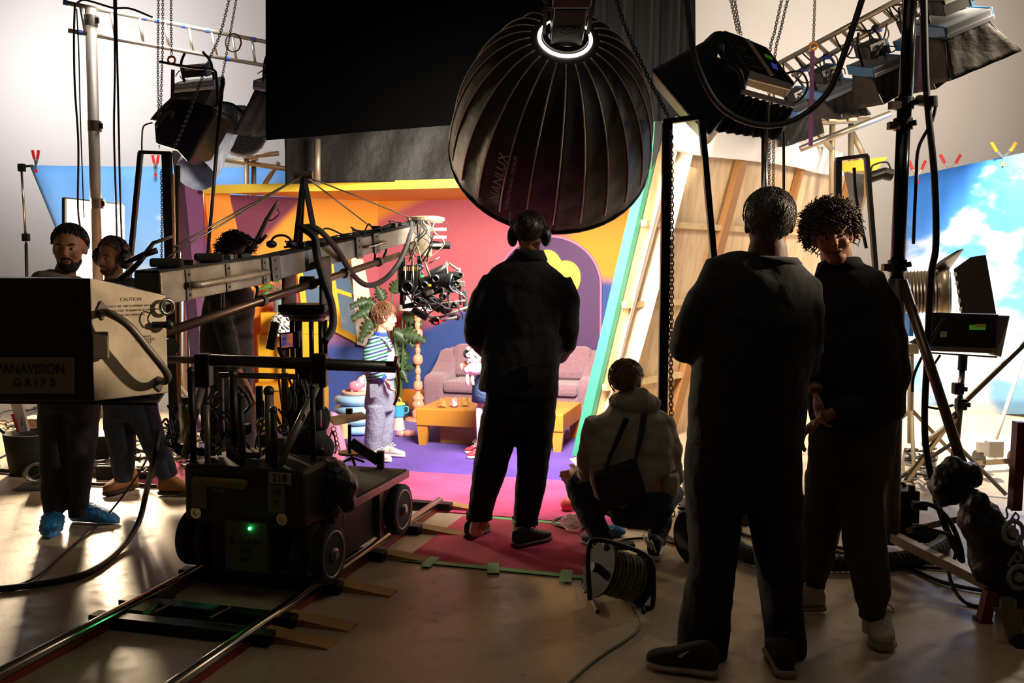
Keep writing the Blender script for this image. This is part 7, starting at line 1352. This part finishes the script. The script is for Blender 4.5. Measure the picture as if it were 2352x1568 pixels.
cS_ = V((A(2092, 980, Yf).x, Yf, 0)); sd_ = thing('lamp_stand', 'pale stand under the bright fresnel lamp behind the splayed leg', 'stand', cS_); MB().cyl(A(2092, 790, Yf), cS_ + V((0, 0, .2)), .022).build('tube', gal, sd_, smooth=True); MB().box(A(2092, 800, Yf), (.09, .09, .08)).build('receiver', MC['coupler_zinc'], sd_, bevel=.01); MB().cyl(A(2092, 790, Yf), A(2134, 765, Yf - .1), .02).build('head_bracket', bm, sd_)
for k in range(3): a = 2 * PI * k / 3 + .2; MB().cyl(cS_ + V((0, 0, .45)), cS_ + V((.45 * math.cos(a), .45 * math.sin(a), .02)), .014).build('leg', gal, sd_)
Yp = 6.5; t = thing('flat_panel_lamp', 'black panel lamp with a green readout in front of the right cloud cloth', 'lamp', A(2220, 830, Yp))
MB().prism([A(2136, 722, Yp), A(2290, 724, Yp - .05), A(2286, 812, Yp - .05), A(2136, 806, Yp)], (.02, .12, 0)).build('housing', mat('panel_black', '1a1713', .35, .3), t, bevel=.006); MB().prism([A(2290, 724, Yp - .05), A(2320, 725, Yp), A(2300, 820, Yp), A(2286, 816, Yp - .05)], (.0, .1, 0)).build('end_plate', mat('panel_end', '26221c', .4, .4), t, bevel=.004)
for y0, c_ in ((722, '3a3028'), (800, '7a6a58')): MB().bar(A(2136, y0, Yp - .02), A(2292, y0 + 5, Yp - .07), .012, .03).build('extrusion', mat('extr_' + c_, c_, .35, .6), t)
MB().prism([A(2228, 747, Yp - .06), A(2264, 744, Yp - .07), A(2263, 758, Yp - .07), A(2228, 757, Yp - .06)], (0, .01, 0)).build('readout', MC['lcd_green'], t); MB().prism([A(2162, 761, Yp - .03), A(2175, 761, Yp - .03), A(2175, 774, Yp - .03), A(2162, 774, Yp - .03)], (0, .01, 0)).build('white_label', paper, t); MB().prism([A(2242, 745, Yp - .075), A(2265, 744, Yp - .075), A(2265, 750, Yp - .075), A(2242, 751, Yp - .075)], (0, .01, 0)).build('orange_label', mat('label_orange', 'b08850', .6), t)
MB().tube([A(2136, 810, Yp - .05), A(2290, 820, Yp - .1)], .006).build('yoke', bm, t)
cS_ = V((A(2192, 1010, Yp).x, Yp, 0)); s3 = thing('lamp_stand', 'chrome stand with black knobs under the flat panel lamp', 'stand', cS_); MB().cyl(A(2212, 815, Yp), A(2210, 850, Yp), .03).build('receiver', bm, s3); MB().cyl(A(2210, 850, Yp), A(2204, 925, Yp), .020).build('upper_tube', steel, s3, smooth=True); MB().cyl(A(2204, 925, Yp), cS_ + V((0, 0, .1)), .026).build('lower_tube', alud, s3, smooth=True)
for x, y in ((2200, 892), (2207, 928)): MB().box(A(x, y, Yp - .02), (.07, .06, .08)).build('knob_block', bm, s3, bevel=.01); MB().bar(A(x, y, Yp - .04), A(x + 22, y + 2, Yp - .08), .02, .03).build('handle', bm, s3)
MB().bar(A(2352 + 40, 752, Yp), A(2214, 925, Yp), .018, .03).build('brace', chrome, s3); MB().bar(A(2195, 950, Yp), A(2085, 1100, Yp - .3), .02, .035).build('brace', steel, s3); MB().bar(A(2200, 960, Yp), A(2120, 1020, Yp - .3), .02, .03).build('brace', gal, s3)
for k in range(3): a = 2 * PI * k / 3 + 1; MB().cyl(cS_ + V((0, 0, .3)), cS_ + V((.4 * math.cos(a), .4 * math.sin(a), .02)), .014).build('leg', alud, s3)
# white wheeled stand far right
t = thing('rolling_stand', 'white wheeled stand base on the bright floor at far right', 'stand', G(2290, 1035)); wm = mat('white_enamel', 'd8d4cc', .4); MB().bar(G(2235, 1062, .07), G(2390, 1052, .07), .05, .04).build('base_bar', steel, t); MB().cyl(G(2280, 1030, .1), A(2360, 790, 7.6), .015).build('diagonal', wm, t)
for x in (2248, 2330): c = G(x, 1055, .08); MB().cyl(c - V((.02, 0, 0)), c + V((.02, 0, 0)), .07, 24).build('wheel', mat('wheel_grey', '6a6458', .6), t, smooth=False); MB().box(c + V((.03, -.03, .10)), (.12, .05, .08)).build('fork', wm, t, bevel=.008)
MB().box(G(2283, 1030, .2), (.11, .08, .12)).build('hub_block', wm, t, bevel=.01)

# ================================================================ things on the floor
c = G(2060, 1262); t = thing('distribution_box', 'black power distribution box behind the curly-haired man', 'box', V((A(2050, 1200, 4.55).x, 4.6, 0)))
MB().box(A(2050, 1172, 5.0) , (.20, .22, .26)).build('body', bp_, t, bevel=.01); MB().box(A(2092, 1170, 4.87), (.025, .03, .26)).build('edge_frame', bm, t); MB().tube(spline([A(2020, 1118, 5), A(2040, 1108, 5), A(2072, 1110, 5), A(2080, 1122, 5)]), .010).build('handle', bp_, t, smooth=True)
for k in (-.08, .08): MB().cyl(V((A(2050, 1200, 5.0).x + k, 5.0, 0)), V((A(2050, 1200, 5.0).x + k, 5.0, .12)), .015).build('foot', bm, t)
for y, e in ((1160, [(2095, 1160), (2140, 1160), (2180, 1195), (2205, 1250), (2212, 1290)]), (1212, [(2095, 1212), (2130, 1215), (2185, 1230), (2197, 1260), (2190, 1290)])): cable('power_cable', [A(x, y_, 4.5) for x, y_ in e], .012 if y == 1160 else .009, 'upper power lead plugged into the distribution box' if y == 1160 else 'lower power lead plugged into the distribution box', group='leads of the distribution box'); MB().cyl(A(2095, y, 4.52), A(2130, y + 2, 4.5), .022).build('plug', bp_, t)
# sandbag
t = thing('sandbag', 'black sandbag with white printed lettering draped on the leg at lower right', 'sandbag', A(2280, 1400, 3.9)); m = MB(); Yb = 4.0
for x, y, r, d in ((2235, 1150, 30, .09), (2255, 1200, 48, .12), (2285, 1250, 56, .13), (2310, 1300, 58, .13), (2320, 1350, 52, .12), (2330, 1395, 40, .1), (2270, 1300, 40, .1), (2365, 1330, 50, .12)): m.ball(A(x, y, Yb), (r * mpx(Yb), d, r * mpx(Yb) * 1.15), 16)
m.build('bag', mat('sandbag_vinyl', '0f0e0e', .42, bump=.6, bscale=20), t, remesh=.012, disp=(.03, .07)); m = MB()
for x, y, r in ((2170, 1100, 28), (2190, 1075, 22), (2205, 1100, 32), (2185, 1130, 26), (2165, 1140, 20), (2235, 1090, 24), (2150, 1120, 14)): m.ball(A(x, y, 4.1), (r * mpx(4.1), .07, r * mpx(4.1) * 1.3), 14)
m.build('upper_lobe', MC['sandbag_vinyl'], t, remesh=.012, disp=(.03, .07)); wp = mat('print_white', '8c8880', .6)
for s, x, y, sz in (('SR', 2322, 1188, .085), ('B', 2332, 1290, .11)): text(s, sz, A(x, y, Yb - .16), (.75, 0, -.65), (.5, .25, .8), wp, t)
for x, y in ((2328, 1222), (2340, 1325)): MB().torus(A(x, y, Yb - .17), .045, .010, V((.2, -1, .1)), 28, 6).build('printed_ring', wp, t, smooth=True); MB().cyl(A(x, y, Yb - .165), A(x, y, Yb - .18), .02, 20).build('printed_dot', wp, t)
# cable reel
Yr_ = 4.25; t = thing('cable_reel', 'black cable reel wound with yellow-green cable near the rug corner', 'cable reel', G(1420, 1392)); c = G(1420, 1392) + V((0, 0, .145)); ra2 = V((.86, .35, -.36)).normalized()
ym = mat('olive_cable', '5e5a2a', .6)
for k in range(14): MB().torus(c + ra2 * (-.085 + k * .013), .085 + .006 * (k % 3), .0075, ra2, 28, 7).build('cable_turn', ym, t, smooth=True)
for s_ in (-1, 1): MB().lathe(c + ra2 * (.105 * s_), [(.03, 0), (.125, 0), (.125, .008), (.03, .008)], 32, ra2).build('flange', rub, t, bevel=.002)
x, y = frame_of(ra2); 
fr = [c + ra2 * a + V((0, 0, b)) - V((0, .09, 0)) for a, b in ((-.16, -.12), (-.17, .08), (-.12, .15), (.12, .15), (.17, .08), (.17, -.1), (.12, -.14))]
MB().tube(spline([V((p.x, p.y, max(p.z, .015))) for p in fr]), .011, 10).build('carry_frame', bp_, t, smooth=True); MB().cyl(c - ra2 * .14, c + ra2 * .15, .02).build('axle', bp_, t); MB().box(c + V((.0, .0, .13)), (.14, .06, .03)).build('socket_block', mat('socket_grey', '5e5a50', .5), t, bevel=.006)
for k in (-.1, .1): MB().tube([V((c.x + k, c.y - .1, .012)), V((c.x + k * 1.1, c.y + .09, .012))], .010).build('foot', bp_, t)
cable('extension_cable', [G(1452, 1395, .03), G(1470, 1430, .006), G(1462, 1450, .006), G(1430, 1475, .006), G(1390, 1500, .006), G(1350, 1530, .006), G(1300, 1575, .006)], .006, 'thin yellow-green cable running from the reel to the lower edge', ym)
cable('reel_tail', [G(1345, 1360, .03), G(1335, 1340, .02), G(1352, 1318, .01), G(1375, 1290, .01)], .005, 'short black cable tail left of the cable reel')
# hoop, plastic bag, ball
t = thing('black_hoop', 'black round hoop lying on the crimson rug beside the crouching man', 'hoop', G(1320, 1202)); MB().torus(G(1322, 1200, .012) , .13, .009, V((0, 0, 1)), 40, 8).build('ring', bp_, t, smooth=True)
m = MB(); c = G(1322, 1200, .04)
for k in range(7): m.ball(c + V((rnd.uniform(-.07, .07), rnd.uniform(-.07, .07), rnd.uniform(-.01, .02))), (.05, .05, .03), 10)
one(m, 'plastic_bag', mat('clear_plastic', 'e8c0c0', .12, trans=.75, bump=1, bscale=40), 'crumpled clear plastic bag inside the black hoop', 'bag', remesh=.012, disp=(.04, .03))
one(MB().ball(G(1304, 1158, .045), .045, 16), 'red_ball', mat('coral_ball', 'd85848', .5), 'coral red ball on the pink carpet by the crouching man knee', 'ball', smooth=True)
one(MB().ball(G(1412, 1218, .03), (.06, .05, .035), 14), 'blue_cloth', mat('blue_cloth', '2a6aa8', .7), 'crumpled blue cloth on the floor under the crouching man', 'cloth', remesh=.01, disp=(.03, .04))
# cables and hose on the right floor
def fc_(pts, r, lb, g='cables on the floor at right', m=None): cable('floor_cable', [G(x, y, r + .002) for x, y in pts], r, lb, m, group=g)
fc_([(1560, 1190), (1620, 1210), (1700, 1225), (1760, 1240), (1900, 1250)], .010, 'black cable on the floor behind the grey-haired man')
fc_([(1420, 1245), (1440, 1238), (1500, 1236), (1560, 1250), (1620, 1246)], .007, 'thin black cable behind the cable reel')
fc_([(1440, 1210), (1500, 1218), (1560, 1245), (1600, 1268), (1640, 1262)], .009, 'black cable passing under the crouching man heel')
fc_([(1895, 1250), (1960, 1265), (2060, 1290), (2160, 1335), (2270, 1358), (2352, 1366)], .010, 'long black cable curving to the red foot at right')
fc_([(1900, 1262), (1990, 1282), (2100, 1300), (2200, 1310), (2290, 1350)], .009, 'second long black cable at the right floor')
cable('floor_cable', [A(2178, 1310, 4.3), G(2190, 1350, .05), G(2220, 1385, .01), G(2270, 1395, .01)], .009, 'black cable curling on the floor left of the red foot', group='cables on the floor at right')
m = MB(); P = spline([G(1880, 1292, .045), G(1960, 1292, .045), G(2040, 1288, .045), G(2110, 1278, .045), G(2165, 1250, .045), G(2160, 1235, .045), G(2090, 1226, .045)], 14); m.loft(P, [.040 + .004 * (i % 2) for i in range(len(P))], 14); one(m, 'ribbed_hose', mat('hose_black', '171412', .6), 'thick ribbed black hose curling on the floor behind the curly-haired man', 'hose')
m = MB(); P = spline([G(1680, 1235, .05), G(1700, 1262, .05), G(1735, 1278, .05), G(1790, 1286, .05)], 12); m.loft(P, [.042 + .004 * (i % 2) for i in range(len(P))], 14); one(m, 'ribbed_hose', mat('hose_black', '171412'), 'short stretch of ribbed black hose between the grey-haired man legs', 'hose')
t = thing('caster_wheel', 'black rubber wheel on the floor left of the grey-haired man', 'wheel', G(1590, 1290)); c = G(1588, 1292) + V((0, 0, .13)); MB().lathe(c - V((.03, 0, 0)), [(.05, 0), (.12, 0), (.13, .01), (.13, .05), (.12, .06), (.05, .06)], 32, V((1, .4, 0))).build('tyre', rub, t, smooth=True); MB().lathe(c - V((.02, 0, 0)), [(0, 0), (.055, .0), (.055, .05), (0, .05)], 20, V((1, .4, 0))).build('hub', alud, t)
for x, y, w_, h_, lb, Y_ in ((1640, 1215, .35, .10, 'low dark equipment tray on the floor behind the grey-haired man', 5.6), (1625, 1180, .28, .16, 'dark equipment case standing behind the crouching man', 6.1)):
    t = thing('equipment_case', lb, 'case', V((A(x, y, Y_).x, Y_, 0)), None); MB().box(V((A(x, y, Y_).x, Y_, h_ / 2)), (w_, .3, h_)).build('body', mat('case_dark', '201c18', .6), t, bevel=.008); MB().bar(V((A(x, y, Y_).x - w_ / 2, Y_ - .155, h_ * .8)), V((A(x, y, Y_).x + w_ / 2, Y_ - .155, h_ * .8)), .01, .015).build('rim', alud, t)
# left clutter behind the two men
def case(name, lb, cat, c, sz, m_, rz=0): t = thing(name, lb, cat, c); MB().box(V(c) + V((0, 0, sz[2] / 2)), sz, rz).build('body', m_, t, bevel=.01); return t
c = V((A(60, 1085, 6.9).x, 6.9, 0)); t = thing('black_bucket_bag', 'black open tool bag on the floor at far left', 'bag', c); MB().lathe(c + V((.06, 0, 0)), [(0, 0), (.16, 0), (.20, .30), (.19, .30), (.15, .02), (0, .02)], 20).build('bag', mat('bag_canvas', '121110', .8), t, smooth=True); MB().tube(spline([c + V((-.12, -.05, .3)), c + V((-.19, -.05, .34)), c + V((-.2, -.05, .2)), c + V((-.17, -.05, .05))]), .012).build('dangling_strap', bp_, t, smooth=True)
t = thing('poster_board', 'leaning white panel with a red stripe standing in the tool bag at left', 'board', c + V((.03, .03, .05))); MB().prism([A(22, 918, 6.95), A(48, 918, 6.95), A(64, 990, 6.95), A(42, 992, 6.95)], (0, .03, 0)).build('panel', mat('board_white', 'b8aca4', .6), t); MB().prism([A(24, 950, 6.94), A(31, 950, 6.94), A(43, 991, 6.94), A(39, 992, 6.94)], (0, .01, 0)).build('red_stripe', mat('stripe_red', 'b01c20', .6), t); text('1', .09, A(50, 968, 6.94), (1, 0, .0), ZU, mat('print_brown', '6e3028', .7), t)
case('magazine_box', 'open box of bright printed cards on the floor behind the bearded man', 'box', V((A(82, 990, 7.6).x, 7.6, 0)), (.16, .2, .30), mat('box_print', 'b08868', .7, var=.6, vscale=60))
case('keypad_case', 'flat grey keypad lying on the floor beside the tool bag', 'keypad', V((A(60, 1085, 6.25).x, 6.4, 0)), (.24, .16, .03), mat('keypad_grey', '6a655e', .5), .15)
case('equipment_case', 'dark flight case on the floor between the two men at left', 'case', V((A(245, 1020, 7.2).x, 7.2, 0)), (.34, .3, .24), mat('case_dark', '201c18'))
case('equipment_case', 'low dark case behind the tan boots', 'case', V((A(290, 1080, 6.7).x, 6.75, 0)), (.4, .2, .10), mat('case_dark', '201c18'))
pipes('steel_bar_frame', 'shiny steel bars lying low behind the two men at left', [(200, 1070, 262, 1066, 6.7), (200, 1062, 262, 1058, 6.75)], .012, steel)
t = thing('floor_lamp_head', 'small black lamp head with coiled wires on the floor at left', 'lamp', G(80, 1110)); MB().prism([G(64, 1100, .12), G(92, 1085, .16), G(94, 1108, .02), G(76, 1112, .02)], (.03, .12, .0)).build('head', bp_, t, bevel=.005)
for k in range(6): MB().torus(G(80 + k, 1085, .14 + .02 * k), .045 + .006 * k, .006, V((.4, -1, .3 * k)), 20, 6).build('wire_coil', [cabm, mat('cable_silver', '8c8478', .4)][k % 2], t, smooth=True)
rn2 = random.Random(11)
def tangle(label, x0, x1, y0, y1, n, Ht, name='cable_tangle'):
    m = MB(); m.cur = 0
    for k in range(n):
        m.cur = k % 3; pts = []; x, y = rn2.uniform(x0, x1), rn2.uniform(y0, y1)
        for j in range(6): pts.append(G(x, y, .012 + Ht * rn2.random() * (0 if j in (0, 5) else 1))); x += rn2.uniform(-45, 45); y += rn2.uniform(-12, 12); x = min(x1, max(x0, x)); y = min(y1, max(y0, y))
        m.tube(spline(pts, 6), rn2.uniform(.006, .011), 6)
    o = m.build(name, [cabm, mat('cable_grey', '6a655c', .45), mat('cable_brown', '3a2c20', .6)], smooth=True); return tag(o, label, 'cables', None, 'stuff')
tangle('tangled heap of cables on the floor behind the two men at left', 190, 480, 980, 1085, 46, .12); tangle('loose cables spread on the bright floor at far left', 0, 100, 935, 990, 9, .03); tangle('tangled cables around the stand feet at right', 2080, 2150, 1030, 1100, 16, .1); tangle('tangled cables behind the crouching man and the plywood wall', 1560, 1700, 1150, 1225, 18, .06); tangle('loose cables between the chrome stands at far right', 1900, 2060, 1060, 1140, 12, .05)
fl_ = [([(-20, 1078), (40, 1082), (90, 1076), (120, 1066)], .016, 'thick black cable on the left floor beside the keypad'), ([(-20, 1060), (20, 1040), (50, 1030), (90, 1030)], .010, 'black cable curving past the tool bag'), ([(200, 1110), (240, 1112), (280, 1106), (330, 1114), (360, 1116)], .012, 'black cable running behind the tan boots')]
for p_, r, lb in fl_: fc_(p_, r, lb, 'cables on the floor at left')
t = thing('monopod', 'thin grey pole with a red ring standing left of the dolly', 'pole', G(436, 1150)); MB().cyl(G(436, 1146, .02), A(448, 1000, 5.55), .014).build('tube', alud, t, smooth=True); c = G(437, 1146, .10); MB().cyl(c, c + V((.003, 0, .05)), .018).build('red_ring', mat('ring_red', 'e02a3c', .4, emit=.0), t); MB().ball(G(436, 1150, .02), .018, 12).build('rubber_foot', rub, t, smooth=True); MB().cyl(G(440, 1150, .12), G(428, 1188, .01), .008).build('spread_leg', bp_, t)
t = thing('strapped_rope', 'black cable bundle looped beside the left of the dolly', 'cable bundle', A(400, 990, 5.0))
for k in range(9): MB().tube(spline([A(392 + rn2.uniform(-22, 22), 930 + rn2.uniform(0, 60), 5.0), A(408 + rn2.uniform(-25, 15), 965 + rn2.uniform(0, 60), 4.95), A(402 + rn2.uniform(-25, 25), 1010 + rn2.uniform(-10, 30), 4.9), A(440 + rn2.uniform(-20, 20), 1010 + rn2.uniform(0, 30), 4.85), A(470, 1045, 4.8)]), .007, 6).build('loop', cabm, t, smooth=True)
for x, lb in ((497, 'dark lamp tube standing on the left of the dolly front'),): pass
# louvered lamp behind the left A-frame
t = thing('louvred_lamp', 'pale finned lamp behind the left black A-frame', 'lamp', A(425, 610, 9.6)); 
for k in range(6): MB().box(A(418, 565 + k * 9, 9.6), (.17, .12, .018)).build('fin', mat('fin_beige', 'a8997c', .4, .5), t)
MB().lathe(A(428, 590, 9.45), [(0, 0), (.07, 0), (.075, .1), (0, .1)], 24, V((.6, -1, 0))).build('drum', mat('drum_blue', '2a3448', .4, .4), t); MB().cyl(A(425, 612, 9.6), V((A(425, 612, 9.6).x, 9.6, 0)), .015).build('stand_tube', bm, t)
t = thing('hanging_reel', 'black round pulley hanging on the left black A-frame column', 'pulley', A(395, 800, 7.7)); MB().lathe(A(393, 795, 7.95), [(.02, 0), (.07, 0), (.07, .03), (.02, .03)], 24, V((.3, -1, 0))).build('wheel', bm, t); MB().bar(A(388, 770, 7.96), A(400, 815, 7.96), .02, .02).build('bracket', bm, t)
pipes('timber_brace', 'white and dark struts crossing behind the left black A-frame', [(404, 880, 460, 940, 8.2), (418, 910, 500, 1010, 8.3), (425, 640, 425, 900, 8.9), (440, 560, 440, 1000, 9.0)], .02, mat('strut_pale', 'b8ae9e', .5, .2))
